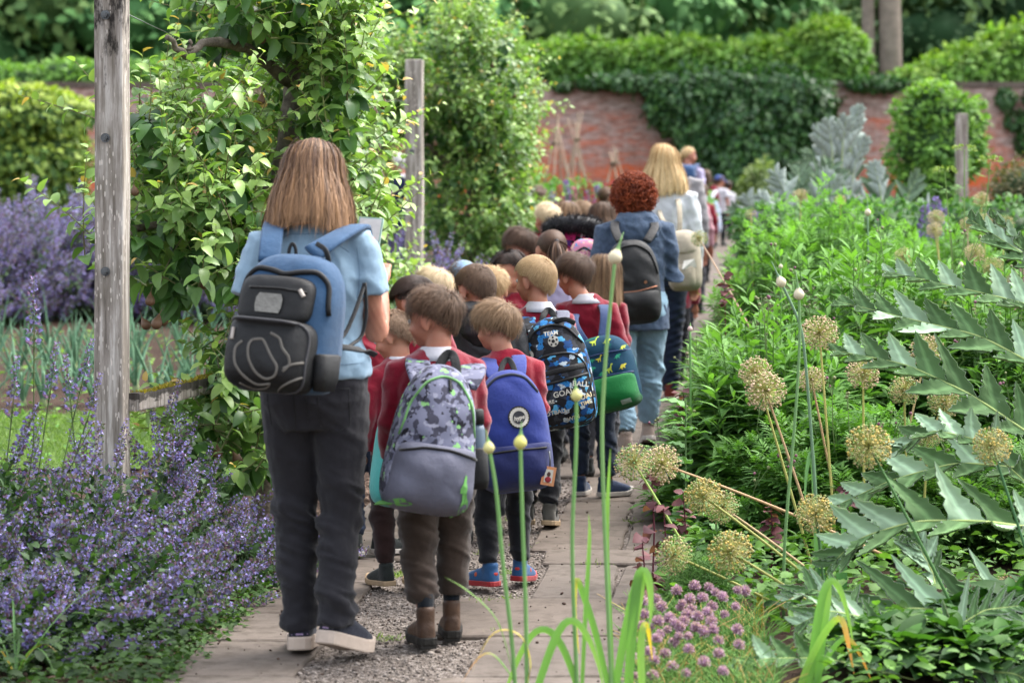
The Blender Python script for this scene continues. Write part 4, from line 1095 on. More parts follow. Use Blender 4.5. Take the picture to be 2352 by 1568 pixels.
leek((1794, 648), 9.0, 24, (1890, 1420), (1772, 600), 'leek bud with bent neck above the alliums', [([(1880, 1400), (1872, 1150), (1868, 1040), (1862, 1030), (1848, 1100), (1850, 1200)], .012, (.10, .2, .1))], [(1868, 1050), (1848, 800), (1838, 740)], col=(.13, .22, .13))
leek((1835, 676), 8.8, 25, (1800, 1480), (1828, 620), 'upright leek bud close beside the bent one', [([(1820, 1560), (1790, 1440), (1760, 1360), (1745, 1355), (1742, 1450), (1738, 1568)], .022, G1, YO), ([(1800, 1568), (1790, 1450), (1775, 1340), (1770, 1310), (1780, 1400)], .014, G1, G2)], [(1800, 1250), (1828, 950), (1838, 780)], col=(.14, .26, .1))
leek((1993, 488), 13.5, 15, (2000, 760), (1992, 455), 'small leek bud standing over the far green mound', col=(.14, .25, .13))
leek((1793, 612), 12.0, 10, (1796, 800), (1790, 585), 'tiny leek bud beside the bronze fennel')
leek((2207, 608), 12.6, 12, (2215, 760), (2205, 588), 'tiny leek bud under the tan allium head')
leek((1585, 755), 11.0, 12, (1588, 900), (1586, 740), 'tiny pinkish leek bud on the green mound edge', budcol=(.5, .35, .33))
def leek_leaves(u, Y, label, leaves):
    b = P(u, 1400, Y); b[2] = float(gz(Y)) - .02; t = empty('leek_plant', b)
    for lf in leaves:
        lm = MB(); pp = np.array([P(q[0], q[1], Y) for q in lf[0]]) - b; pp[:, 1] += np.linspace(0, rng.uniform(-.12, .05), len(pp)); w = lf[1]
        s = np.linspace(0, len(pp) - 1, 20); ip = np.stack([np.interp(s, range(len(pp)), pp[:, k]) for k in range(3)], -1)
        for _ in range(5): ip[1:-1] = (ip[:-2] + 2 * ip[1:-1] + ip[2:]) / 4
        ww = np.interp(np.linspace(0, 1, 20), [0, .3, .7, 1], [w * .66, w * .82, w * .6, w * .05]); c0, c1 = np.array(lf[2]), np.array(lf[3])
        strap(ip, ww, mixcol(c0, c1, np.clip(np.linspace(-1.2, 1.6, 20), 0, 1)), lm); lm.obj('leaf', [LEAF], t)
    return tag(t, label, 'leek', 'leeks and garlic going to seed')
leek_leaves(1880, 7.4, 'leek with arching leaves and orange withered tips below the golden alliums', [([(1850, 1640), (1870, 1480), (1890, 1350), (1915, 1320), (1945, 1380), (1965, 1500)], .016, G1, G2), ([(1840, 1640), (1900, 1500), (1945, 1450), (1975, 1500), (2000, 1560)], .010, G1, OR), ([(1820, 1640), (1850, 1520), (1905, 1420), (1930, 1400), (1940, 1470), (1950, 1530)], .014, G2, OR), ([(1870, 1640), (1885, 1500), (1905, 1380), (1910, 1330)], .015, G1, G2)])
leek_leaves(1960, 9.0, 'broad dark ribbed leek leaves standing between the golden allium heads', [([(1925, 1430), (1930, 1320), (1928, 1190)], .030, (.05, .13, .07), (.09, .19, .1)), ([(1900, 1420), (1880, 1280), (1870, 1190)], .02, (.07, .16, .09), (.1, .2, .1))])
leek_leaves(1470, 7.0, 'leek with pale folded strap leaves beside the chives', [([(1440, 1640), (1448, 1500), (1460, 1340), (1470, 1300), (1492, 1310), (1498, 1400), (1490, 1440)], .018, G1, G2), ([(1480, 1640), (1470, 1500), (1478, 1430), (1490, 1440), (1500, 1520)], .014, G2, YO)])

# ================================================================== CHIVES
ct = empty('chive_clump', (0.58, 7.6, 0)); lm = MB(); nb = 1500
by = rng.uniform(-.6, .75, nb); bx = rng.uniform(-.2, .24, nb) + by * .06; h = rng.uniform(.07, .155, nb) + .03 * np.clip(by, 0, 1); lean = rng.normal(0, .06, (nb, 2))
c = mixcol((.06, .17, .03), (.16, .30, .06), rng.random(nb)); yl = rng.random(nb) < .18; c[yl] = mixcol((.4, .34, .08), (.45, .3, .12), rng.random(yl.sum()))
p0 = np.stack([bx, by, 0 * bx], -1); p2 = p0 + np.stack([lean[:, 0], lean[:, 1], h], -1)
tubes(np.stack([p0, (p0 + p2) / 2 + np.stack([lean[:, 0] * -.2, 0 * h, .02 + 0 * h], -1), p2], 1), [.0022, .002, .0008], 3, c, lm)
lm.obj('leaves', [STEM], ct)
def chive_head(seed):
    r_ = np.random.default_rng(seed); n = 170; d = rdir(n, -.7, 1); mb = ball((0, 0, 0), .62, 12, 8, col=(.36, .20, .32))
    instance(mb, leaf(1, .45, 2, .1, .5), d * .45, d + r_.normal(0, .18, (n, 3)), r_.normal(0, 1, (n, 3)), r_.uniform(.42, .62, n), mixcol((.40, .23, .36), (.70, .52, .63), r_.random(n)))
    return mb.mesh('flower_head')
CHV = [chive_head(k) for k in range(3)]; CHD = None
hp = [(1598, 1345), (1568, 1385), (1552, 1355), (1630, 1347), (1640, 1360), (1505, 1375), (1520, 1455), (1613, 1372), (1583, 1375), (1605, 1415), (1578, 1410), (1635, 1392), (1658, 1370), (1690, 1355), (1708, 1357), (1690, 1392), (1690, 1445), (1650, 1470), (1550, 1430), (1523, 1392), (1480, 1410), (1540, 1418), (1490, 1440), (1565, 1395), (1500, 1515), (1600, 1440), (1440, 1420), (1545, 1475), (1580, 1460), (1630, 1425), (1665, 1410), (1470, 1470), (1515, 1425), (1560, 1440), (1475, 1380), (1530, 1500), (1615, 1450), (1650, 1500), (1585, 1490), (1490, 1495), (1455, 1505), (1620, 1520), (1545, 1530), (1500, 1550), (1575, 1545), (1660, 1540), (1455, 1550), (1700, 1480), (1640, 1445), (1530, 1445), (1560, 1460), (1505, 1465), (1478, 1435), (1592, 1398), (1622, 1405), (1570, 1425)]
st = lm
for k, (u, v) in enumerate(hp):
    Y = 8.2 - (v - 1340) / 220 * 1.2 + rng.uniform(-.06, .06); q = P(u + rng.uniform(-4, 4), v, Y) - np.array([.58, 7.6, 0])
    s = (24 - 3 * rng.random()) / 2 * Y / F * rng.choice([1.35, 1.45, 1.1])
    o = link('flower_head', CHV[k % 3], [PETAL], ct); o.location = q; o.scale = (s, s, s); o.rotation_euler = (rng.normal(0, .2), rng.normal(0, .2), rng.uniform(0, 6))
    tubes(np.array([[q * [.9, .95, 0], q * [.97, 1, .6] + [0, 0, .01], q]]), [.0024, .002, .0015], 4, np.array([[.14, .28, .08]]), st)
tag(ct, 'chive clump with round mauve pink flower heads at the path edge', 'chives')

# ================================================================== RED ORACH
OR_L = leaf(1, .8, 4, .15, .5, .3, .03)
for k, (u, v0, v1, Y, l) in enumerate(((1492, 1300, 1075, 9.35, 'tall red orach at the slab edge under the twin alliums'), (1520, 1340, 1160, 9.1, 'low dark red orach beside the green allium'), (1565, 1260, 1130, 9.8, 'greyish red orach behind the orange tinged allium'), (1470, 1380, 1230, 8.9, 'small maroon orach hugging the path slabs'), (1765, 1240, 1150, 9.9, 'red orach among the allium stems'), (1940, 1170, 1110, 9.9, 'maroon orach under the cardoon'), (1660, 690, 630, 12.6, 'bronze orach spire on the green mound'), (1565, 980, 890, 11.2, 'bronze orach beside the red shoes'))):
    b = P(u, v0, Y); zb = float(gz(Y)); top = P(u + 4, v1, Y); b[2] = zb - .01; b[0] += .01
    t = empty('red_orach', b); hd = top - b; mb = MB(); n = 22
    tubes(np.array([[[0, 0, 0], hd * .5 + [.01, 0, 0], hd]]), [.004, .0035, .002], 6, np.array([[.12, .03, .05]]), mb, 1)
    f = rng.uniform(max(.05, 1 - (v0 - v1) / 5553 * Y / max(hd[2], .05) * 1.2), 1, n); a = rng.uniform(0, 6.28, n)
    instance(mb, OR_L, hd * f[:, None], np.stack([np.cos(a), np.sin(a), rng.uniform(-.4, .4, n)], -1), np.array([0, -.4, 1.]) + rng.normal(0, .3, (n, 3)), rng.uniform(.04, .085, n) * (1.2 - .5 * f), mixcol((.07, .022, .03), (.20, .085, .09), rng.random(n)))
    mb.obj('foliage', [LEAFM, STEM], t); tag(t, l, 'orach')
# sea-green poppy like plants at the edge
for k, (u, v, Y, l) in enumerate(((1575, 960, 10.6, 'jagged pale green poppy plant at the path edge'), (1645, 1180, 9.6, 'jagged poppy plant behind the twin alliums'), (1590, 1300, 9.0, 'jagged poppy plant between alliums and chives'))):
    b = P(u, v, Y); zt = b[2]; b[2] = float(gz(Y)); t = empty('poppy_plant', b); mb = MB(); n = 26; f = rng.uniform(.1, 1, n); a = rng.uniform(0, 6.28, n)
    tubes(np.array([[[0, 0, 0], [0, 0, (zt - b[2]) * 1.15]]]), .004, 5, np.array([[.14, .22, .1]]), mb, 1)
    instance(mb, leaf(1, .42, 6, .3, .8, .4, .10), np.stack([0 * f, 0 * f, f * (zt - b[2]) * 1.1], -1), np.stack([np.cos(a), np.sin(a), .7 + 0 * f], -1), np.array([0, 0, 1.]) + rng.normal(0, .3, (n, 3)), rng.uniform(.07, .13, n), mixcol((.08, .18, .06), (.19, .33, .13), rng.random(n)))
    mb.obj('foliage', [LEAFM, STEM], t); tag(t, l, 'poppy')

# ================================================================== CARDOONS
def cardoon_leaf(path, W, seed, toothed=True, curl=.55, face=None, gap=.74, pale=False, base=None):
    """midrib path, two-sided blade with long pointed lobes; upper face grey green, lower face silver"""
    r_ = np.random.default_rng(seed); path = np.asarray(path, float)
    s = np.linspace(0, len(path) - 1, 44); p = np.stack([np.interp(s, range(len(path)), path[:, k]) for k in range(3)], -1)
    for _ in range(6): p[1:-1] = (p[:-2] + 2 * p[1:-1] + p[2:]) / 4
    t, a, b = frames(p); up = b if b[:, 2].mean() > 0 else -b
    if face is not None:
        a = unit(np.cross(t, np.asarray(face, float))); up = np.cross(a, t)
    K = 44; f = np.linspace(0, 1, K)
    rib = MB(); loft(p, np.interp(f, [0, .3, 1], [.017, .011, .0015]) * (W / .26), np.interp(f, [0, .3, 1], [.012, .008, .0015]) * (W / .26), n=8, mb=rib, col=(.34, .42, .16))
    bl = MB(); SEG, TR = 12, 7
    env = np.interp(f, [0, .12, .35, .6, .85, 1], [.15, .55, 1, .9, .5, .1]) * W
    for sd in (-1, 1):
        k0 = 2.0
        while k0 < K - 3:
            w = env[int(k0)]; span = 1.8 + 3.3 * w / W + r_.uniform(-.3, .5); k1 = min(K - 1.001, k0 + span)
            L = w * r_.uniform(.8, 1.3); ang = r_.uniform(.55, .9); cu = curl * r_.uniform(.1, 1.7); tw = r_.normal(0, .3)
            cen = (k0 + k1) / 2
            def at_(x): 
                i = int(min(max(x, 0), K - 1.001)); q = x - i; j = min(i + 1, K - 1); return p[i] * (1 - q) + p[j] * q, t[i], a[i], up[i]
            rows = []
            for e in range(SEG + 1):
                g = e / SEG
                pc, tc, ac, uc = at_(cen)
                ax = unit(ac * sd * math.cos(ang) + tc * math.sin(ang))
                c = pc + ax * L * g + uc * (L * (.5 * cu * g * g + .10 * g)) + tc * (L * .12 * g * g)
                hw0 = (span / 2) * np.linalg.norm(p[-1] - p[0]) / K * gap
                wd = hw0 * (1 + 0.25 * math.sin(g * 3)) * (1 - g) ** .75
                if toothed: wd *= 1 + .38 * (e % 2) * (g < .9) * (g > .1)
                row = []
                for m in range(TR):
                    h = m / (TR - 1) * 2 - 1
                    if e == 0:
                        q = at_(cen + h * span / 2 * 1.02)[0]
                    else:
                        q = c + tc * (wd * h) + uc * (wd * (.45 * h * h + tw * h * g + .10 * math.sin(e * 1.9 + h * 3 + k0)))
                        if g < .3: q = q * (g / .3) + at_(cen + h * span / 2)[0] * (1 - g / .3) + ax * 0
                    row.append(q)
                rows.append(row)
            v = np.array(rows).reshape(-1, 3); i = np.arange(SEG)[:, None] * TR; j = np.arange(TR - 1)[None]
            q = np.stack([i + j, i + j + 1, i + TR + j + 1, i + TR + j], -1).reshape(-1, 4)
            vein = np.tile(np.where(np.arange(TR) == 3, 1.7, 1.0), SEG + 1)
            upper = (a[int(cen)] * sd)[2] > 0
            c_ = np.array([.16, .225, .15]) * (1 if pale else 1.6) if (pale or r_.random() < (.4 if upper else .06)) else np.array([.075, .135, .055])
            bl.add(v, [q], c_[None] * vein[:, None] * r_.uniform(.8, 1.2))
            G = v.reshape(SEG + 1, TR, 3); nr_ = unit(np.cross(np.gradient(G, axis=1), np.gradient(G, axis=0)).reshape(-1, 3)); nr_ = nr_ * np.sign((nr_ @ up[int(cen)]))[:, None]
            bl.add(v - nr_ * .0035, [q[:, ::-1]], np.array([.33, .38, .35]) * r_.uniform(.85, 1.15))
            k0 += span * .93
    if base is not None and np.linalg.norm(p[0] - base) > .05:
        b0 = np.asarray(base, float); m_ = (b0 + p[0]) / 2 + np.array([0, 0, .12]); s_ = np.linspace(0, 1, 10)[:, None]
        loft((1 - s_) ** 2 * b0 + 2 * s_ * (1 - s_) * m_ + s_ ** 2 * p[0], np.linspace(.026, .017, 10) * (W / .26), n=8, mb=rib, col=(.34, .42, .16))
    bl.join(rib, 0)
    return bl
CARD = leafmat('cardoon_leaf', 0.78, 0.12, 0.12, 0.12, 1.1)
def cardoon(label, base, leaves, group=None, seed=0):
    t = empty('cardoon', base)
    for k, (path, W, kw) in enumerate(leaves):
        cardoon_leaf(np.array(path) - np.asarray(base), W, seed + k, base=(0, 0, 0), **kw).obj('leaf', [CARD], t)
    return tag(t, label, 'cardoon', group)
def Ps(*a): return [P(*q) for q in a]
cb = np.array([P(2560, 1300, 9.3)[0], 9.3, 0.0])
FACE = (-.1, -.72, .70)
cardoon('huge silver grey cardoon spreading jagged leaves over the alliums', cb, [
    (Ps((2520, 1150, 9.3), (2400, 1020, 9.2), (2230, 905, 9.2), (2080, 835, 9.3), (1908, 803, 9.4)), 0.178, {'face': FACE}),
    (Ps((2530, 1000, 9.6), (2400, 850, 9.6), (2250, 770, 9.7), (2100, 735, 9.8), (1925, 692, 9.9)), 0.166, {'face': FACE}),
    (Ps((2530, 900, 10.2), (2420, 720, 10.3), (2330, 690, 10.4), (2180, 655, 10.5), (2020, 620, 10.6)), 0.143, {'face': FACE}),
    (Ps((2560, 900, 10), (2450, 640, 10), (2340, 575, 10.1), (2222, 500, 10.2)), 0.131, {'face': FACE}),
    (Ps((2570, 1250, 8.7), (2400, 1215, 8.5), (2250, 1195, 8.4), (2100, 1195, 8.4), (1970, 1235, 8.4), (1905, 1300, 8.4)), 0.184, {'face': FACE, 'curl': .9}),
    (Ps((2560, 1150, 9.4), (2400, 1080, 9.5), (2200, 1060, 9.6), (2050, 1100, 9.6), (1900, 1170, 9.6)), 0.155, {'face': FACE, 'curl': .8}),
    (Ps((2570, 1480, 8.3), (2400, 1435, 8.2), (2200, 1400, 8.2), (2050, 1395, 8.2), (1960, 1440, 8.2)), 0.226, {'face': FACE, 'curl': .5}),
    (Ps((2500, 820, 9.2), (2420, 700, 9.0), (2340, 560, 8.9), (2260, 480, 8.8)), 0.059, {'face': FACE}),
    (Ps((2560, 1330, 9.2), (2380, 1130, 9.1), (2250, 1010, 9.0), (2140, 985, 9.0), (2050, 1040, 9.0)), 0.119, {'face': FACE, 'curl': .8})], seed=10)
cb2 = np.array([P(2150, 1500, 8.0)[0], 8.0, 0.0])
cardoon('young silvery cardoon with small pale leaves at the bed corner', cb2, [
    (Ps((2120, 1500, 8.0), (2000, 1420, 7.9), (1900, 1400, 7.8), (1820, 1440, 7.8)), 0.101, {'face': FACE, 'curl': .3}),
    (Ps((2050, 1480, 7.9), (1950, 1380, 8.2), (1860, 1350, 8.3), (1800, 1385, 8.3)), 0.095, {'face': FACE, 'curl': .3}),
    (Ps((2100, 1560, 7.6), (1900, 1510, 7.5), (1750, 1510, 7.4), (1660, 1560, 7.4)), 0.071, {'face': FACE, 'curl': .8}),
    (Ps((2150, 1540, 7.8), (2250, 1480, 7.9), (2350, 1470, 8), (2400, 1500, 8)), 0.131, {'face': FACE}),
    (Ps((2150, 1560, 7.7), (2240, 1540, 7.6), (2330, 1545, 7.5), (2390, 1580, 7.5)), 0.143, {'face': FACE}),
    (Ps((2120, 1540, 8.3), (2150, 1330, 8.8), (2110, 1250, 8.9), (2080, 1230, 8.9)), 0.095, {'face': FACE, 'curl': .3}),
    (Ps((2160, 1540, 7.8), (2180, 1450, 7.8), (2260, 1400, 7.8), (2340, 1390, 7.8)), 0.119, {'face': FACE, 'curl': .3})], seed=40)
def cardoon_clump(label, u, Y, h, r, n, seed):
    x = (u - CU) / F * Y; b = np.array([x, Y, float(gz(Y))]); r_ = np.random.default_rng(seed); lv = []
    for k in range(n):
        a = k * 2.4 + r_.uniform(-.3, .3); f = r_.uniform(.35, 1); rr = r * (1.25 - f * .9); hh = h * f
        d = np.array([math.cos(a), math.sin(a), 0])
        lv.append(([b, b + d * rr * .25 + [0, 0, hh * .5], b + d * rr * .6 + [0, 0, hh * .85], b + d * rr * r_.uniform(.85, 1.1) + [0, 0, hh * (.98 if f > .7 else r_.uniform(.5, .75))]], .21 * r_.uniform(.7, 1.3), {'curl': .5, 'gap': .62, 'pale': True}))
    return cardoon(label, b, lv, 'far silver cardoons by the wall', seed)
cardoon_clump('big silvery cardoon clump in front of the ivy wall', 1845, 22, 1.6, .85, 26, 5)
cardoon_clump('bushy silvery cardoon clump low before the tall one', 1905, 21.5, 1.25, .8, 22, 9)
cardoon_clump('tallest upright cardoon clump against the red bricks', 1925, 24.5, 2.15, .65, 22, 6)
cardoon_clump('cardoon clump between the tall one and the climber bush', 2050, 22.5, 1.6, .6, 18, 7)
cardoon_clump('low spreading cardoon at the bend of the path', 1775, 23, 1.35, .75, 22, 8)

# ================================================================== FAR BED
bl = [wallblob(2060, 2235, 200, 330, 29.5, .5), wallblob(2045, 2250, 260, 420, 29.4, .55), wallblob(2060, 2200, 360, 520, 29.3, .5), wallblob(2180, 2262, 230, 400, 29.6, .4), wallblob(2090, 2190, 190, 260, 29.5, .4)]
hedge('climbing_bush', 'bright green climber covered bush around the slim grey post', 'bush', bl, 4200, .085, ((.05, .13, .025), (.15, .30, .05)), lump=.25, tipcol=(.24, .38, .07))
hedge('shrub', 'brownish olive shrub at the wall end beside the climber', 'shrub', [wallblob(2275, 2420, 370, 560, 24, .5)], 1800, .05, ((.07, .075, .035), (.13, .11, .055)), lump=.2)
hedge('shrub', 'light olive spiky shrub between path end and cardoons', 'shrub', [wallblob(1705, 1790, 375, 520, 42, .5), wallblob(1690, 1740, 430, 540, 42, .5)], 1700, .10, ((.10, .15, .05), (.2, .25, .09)), lump=.25)
hedge('herb_bed', 'dark mixed herbs below the far cardoons', 'herbs', [wallblob(u, u + 140, 470 + 10 * math.sin(u), 600, 20.5, .7) for u in range(1690, 2500, 90)], 5200, .07, ((.03, .09, .03), (.10, .2, .06)), lump=.25)
hedge('herb_bed', 'tangled green herbs below the brick wall beyond the children', 'herbs', [wallblob(u, u + 130, 425 + 12 * math.sin(u), 560, 34, .8) for u in range(1180, 1560, 80)], 3600, .1, ((.05, .13, .03), (.14, .28, .06)), lump=.25)
hedge('herb_bed', 'leafy far planting under the golden shrub and wall', 'herbs', [wallblob(u, u + 160, 470 + 12 * math.sin(u), 600, 38, .8) for u in range(150, 1000, 100)], 3000, .12, ((.03, .09, .03), (.12, .22, .05)), lump=.25)
hedge('shrub', 'orange tinged shrub under the wall behind the pear leaves', 'shrub', [wallblob(520, 800, 205, 420, 40, .8), wallblob(760, 900, 220, 420, 40.5, .8)], 2600, .13, ((.07, .13, .03), (.3, .22, .05)), lump=.25)
# bamboo cane frames
CANE = fabric('bamboo', hexc('a58f78'), 0.7, 0.3, 0.25, 0, 60, .2, 5)
def canes(label, u, Y, h, r, n, lean=0):
    x = (u - CU) / F * Y; z0 = float(gz(Y)); t = empty('cane_wigwam', (x, Y, z0))
    for k in range(n):
        a = k * 6.283 / n + .3; e = np.array([lean + rng.normal(0, .05), rng.normal(0, .04), h * rng.uniform(.98, 1.1)]); s = np.array([r * math.cos(a), r * math.sin(a), 0])
        d = e - s; loft([s, s + d * .5 + rng.normal(0, .02, 3), s + d * 1.12], [.016, .014, .011], n=6).obj('cane', [CANE], t, True, False)
    loft([(lean - .05, -.05, h * .96), (lean + .06, -.05, h * .97)], .03, n=6).obj('binding', [fabric('twine', (.18, .13, .08))], t, True, False)
    return tag(t, label, 'cane frame', 'bamboo cane wigwams by the wall')
canes('bamboo cane wigwam beside the bright pear tree', 1275, 36, 1.7, .55, 6)
canes('bamboo cane wigwam in the middle against orange bricks', 1325, 37.5, 1.75, .5, 6)
canes('bamboo cane wigwam closest to the blonde women', 1408, 38.5, 1.35, .5, 5)
# lupin spires and dots of colour
def lupin(u, v, Y, h, col, label, grp):
    p = P(u, v, Y); z0 = float(gz(Y)); t = empty('lupin', (p[0], Y, z0)); mb = MB(); top = p[2] - z0
    tubes(np.array([[[0, 0, 0], [0, 0, top]]]), .006, 5, np.array([[.1, .2, .06]]), mb); mb.obj('stem', [STEM], t)
    n = 110; k = rng.random(n); a = rng.uniform(0, 6.28, n); rr = .05 * (1.1 - k); d = np.stack([np.cos(a), np.sin(a), .3 + 0 * a], -1)
    m = MB(); instance(m, leaf(1, .7, 2, .3, .8), np.stack([np.cos(a) * rr, np.sin(a) * rr, top - h + k * h], -1), d, rng.normal(0, 1, (n, 3)), .035, mixcol(np.asarray(col) * .7, np.asarray(col) * 1.2, rng.random(n)))
    m.obj('blossom', [PETAL], t); m = MB(); n = 30; a = rng.uniform(0, 6.28, n)
    instance(m, OVAL, np.stack([np.cos(a) * .1, np.sin(a) * .1, rng.uniform(.2, .6, n) * top], -1), np.stack([np.cos(a), np.sin(a), .3 + 0 * a], -1), [0, 0, 1.], .14, mixcol(GC[0], GC[1], rng.random(n))); m.obj('foliage', [LEAFM], t)
    return tag(t, label, 'lupin', grp)
RED = (.45, .06, .10); VIO = (.30, .18, .55); PNK = (.5, .16, .3)
for u, v, c in ((1285, 425, RED), (1300, 415, VIO), (1318, 430, PNK), (1338, 425, RED), (1355, 418, RED), (1372, 428, VIO), (1270, 440, VIO), (1395, 420, RED), (1410, 415, RED), (1348, 440, VIO), (1290, 445, PNK), (1362, 445, PNK), (1425, 430, RED)):
    n_ = {RED: 'red', VIO: 'violet', PNK: 'pink'}[c]
    lupin(u, v, 29 + rng.uniform(-2, 2), .35, c, f'{n_} lupin spire blooming below the cane wigwams', f'{n_} lupins below the cane wigwams')
for u, v in ((2125, 470), (2150, 455), (2168, 480), (2095, 490), (2140, 500), (2180, 505), (1755, 500), (1735, 485)):
    lupin(u, v, 19 + rng.uniform(-1, 2), .3, (.22, .17, .42), 'slender violet spire among the herbs near the slim grey post', 'violet spires in the far herb bed')
# tall parsley-like flowers beside the slim post
for k, (u, v, Y, l) in enumerate(((2215, 345, 14, 'tall yellow green umbel plant rising in front of the slim post'), (2170, 395, 14.4, 'umbel plant leaning away from the slim post with pale flat head'), (2275, 370, 14.2, 'umbel plant leaning over the olive shrub'))):
    top = P(u, v, Y); b = np.array([P(2215, 600, Y)[0], Y, float(gz(Y))]); t = empty('umbel_plant', b); hd = top - b; mb = MB()
    tubes(np.array([[[0, 0, 0], hd * .5 + [0, 0, .1], hd]]), [.007, .005, .003], 6, np.array([[.16, .26, .07]]), mb); mb.obj('stem', [STEM], t)
    m = MB(); n = 90; d = rdir(n, -.1, .8); q = hd + d * [.06, .06, .03]
    instance(m, leaf(1, .6, 2), q, d, rng.normal(0, 1, (n, 3)), .02, mixcol((.14, .22, .05), (.24, .30, .10), rng.random(n))); m.obj('flower_head', [LEAFM], t)
    m = MB(); n = 16; f = rng.uniform(.35, .95, n)[:, None]; a = rng.uniform(0, 6.28, n)
    instance(m, COMP, hd * f, np.stack([np.cos(a), np.sin(a), .4 + 0 * a], -1), [0, 0, 1.], .12, mixcol(GC[0], GT, rng.random(n))); m.obj('foliage', [LEAFM], t)
    tag(t, l, 'umbel plant')
# ================================================================== PEOPLE
def skin_mat(name, col, red):
    m = NT(name); m.set(0.55, 0.35); v = m.coord()
    c = m.ramp(m.noise(v, 14, 3), [(0.3, col), (0.75, red)]); m.base(c)
    m.p.inputs['Subsurface Weight'].default_value = 0.12; m.p.inputs['Subsurface Radius'].default_value = (.01, .004, .002); m.p.inputs['Subsurface Scale'].default_value = 1.0
    m.bump(m.noise(v, 300, 2), .1, .001); return m.mat
SKIN = skin_mat('skin', hexc('a9775f'), hexc('9a5f4c'))
HAIR = colmat('hair_strands', 0.55, 0.22, 0.2)
EYEW = fabric('eye_white', (.75, .72, .7), .2, .5, .02, 0, 10, 0, 5); EYED = fabric('iris', (.04, .03, .02), .15, .6, .02, 0, 10, 0, 5); LIP = fabric('lips', hexc('b5675c'), .5, .3, .1, 0, 10, 0, 20)
RED = fabric('red_jumper', hexc('920f2c'), .92, .12, .2, .35, 500, .35, 12)
REDK = fabric('red_cardigan', hexc('a31530'), .92, .12, .2, .35, 500, .35, 12)
WHITEC = fabric('white_cotton', hexc('e4e2ea'), .85, .2, .08)
BLKT = fabric('black_joggers', hexc('1c1d23'), .9, .15, .3)
NAVY = fabric('navy_jeans', hexc('2f3a4e'), .9, .15, .4, .1, 500, .4, 14)
CHAR = fabric('charcoal_trousers', hexc('2c2b31'), .85, .2, .2, .1, 800, .3, 6)
BRWN = fabric('brown_joggers', hexc('463a33'), .92, .12, .25)
MARN = fabric('maroon_trousers', hexc('33211f'), .92, .12, .25)
LBLUE = fabric('pale_blue_jersey', hexc('a3c2da'), .9, .15, .1, .2, 600, .25, 7)
DENIMJ = fabric('denim_jacket', hexc('56677f'), .92, .12, .28, .1, 420, .5, 40)
JEANS = fabric('washed_jeans', hexc('97b8cd'), .9, .15, .3, .1, 450, .4, 7)
BLK = fabric('black_nylon', hexc('101114'), .6, .35, .3, 0, 700, .25, 10)
SOLEW = fabric('white_rubber', hexc('d8cfc6'), .6, .3, .12, 0, 90, .1, 20); SOLED = fabric('dark_rubber', hexc('26231f'), .7, .3, .2, 0, 90, .3, 20); SOLET = fabric('tan_rubber', hexc('c0a583'), .7, .3, .15, 0, 90, .2, 20); SOLER = fabric('red_rubber', hexc('b3262c'), .6, .3, .1)
HC0 = {'brown': (hexc('3d2c22'), hexc('7d624c')), 'dark': (hexc('241a17'), hexc('4d3a31')), 'dkbrown': (hexc('35261f'), hexc('6b513f')), 'blond': (hexc('8a6c4a'), hexc('d8b98c')), 'plat': (hexc('b59a74'), hexc('efdcb8')), 'lbrown': (hexc('5b4432'), hexc('a98a69')), 'ginger': (hexc('5b2416'), hexc('a4512f')), 'honey': (hexc('b08a58'), hexc('ecd2a2')), 'w1': (hexc('46322a'), hexc('b38a64')), 'white': (hexc('c9c6c2'), hexc('f2f0ec')), 'crop': (hexc('6d5442'), hexc('a98c72'))}
HC = {k: tuple(tuple(c * .88 for c in q) for q in v) for k, v in HC0.items()}

def ribbons(mb, paths, nrm, w, cols, perpt=False):
    paths = np.asarray(paths, float); N, K, _ = paths.shape
    t = unit(np.gradient(paths, axis=1)); s = unit(np.cross(t, nrm)); w = np.broadcast_to(w, (N, K))[..., None]
    v = np.stack([paths - s * w, paths + s * w], 2).reshape(-1, 3)
    b = (np.arange(N) * K * 2)[:, None]; i = np.arange(K - 1)[None] * 2
    q = np.stack([b + i, b + i + 1, b + i + 3, b + i + 2], -1).reshape(-1, 4)
    return mb.add(v, [q], np.repeat(cols, 2 if perpt else K * 2, 0))

def hair_region(d):
    az = np.abs(np.degrees(np.arctan2(d[:, 0], d[:, 1])))     # 0 = forehead, 180 = nape
    zmin = np.interp(az, [0, 40, 65, 82, 100, 118, 180], [.55, .48, .30, .02, -.02, -.42, -.80])
    return d[:, 2] > zmin

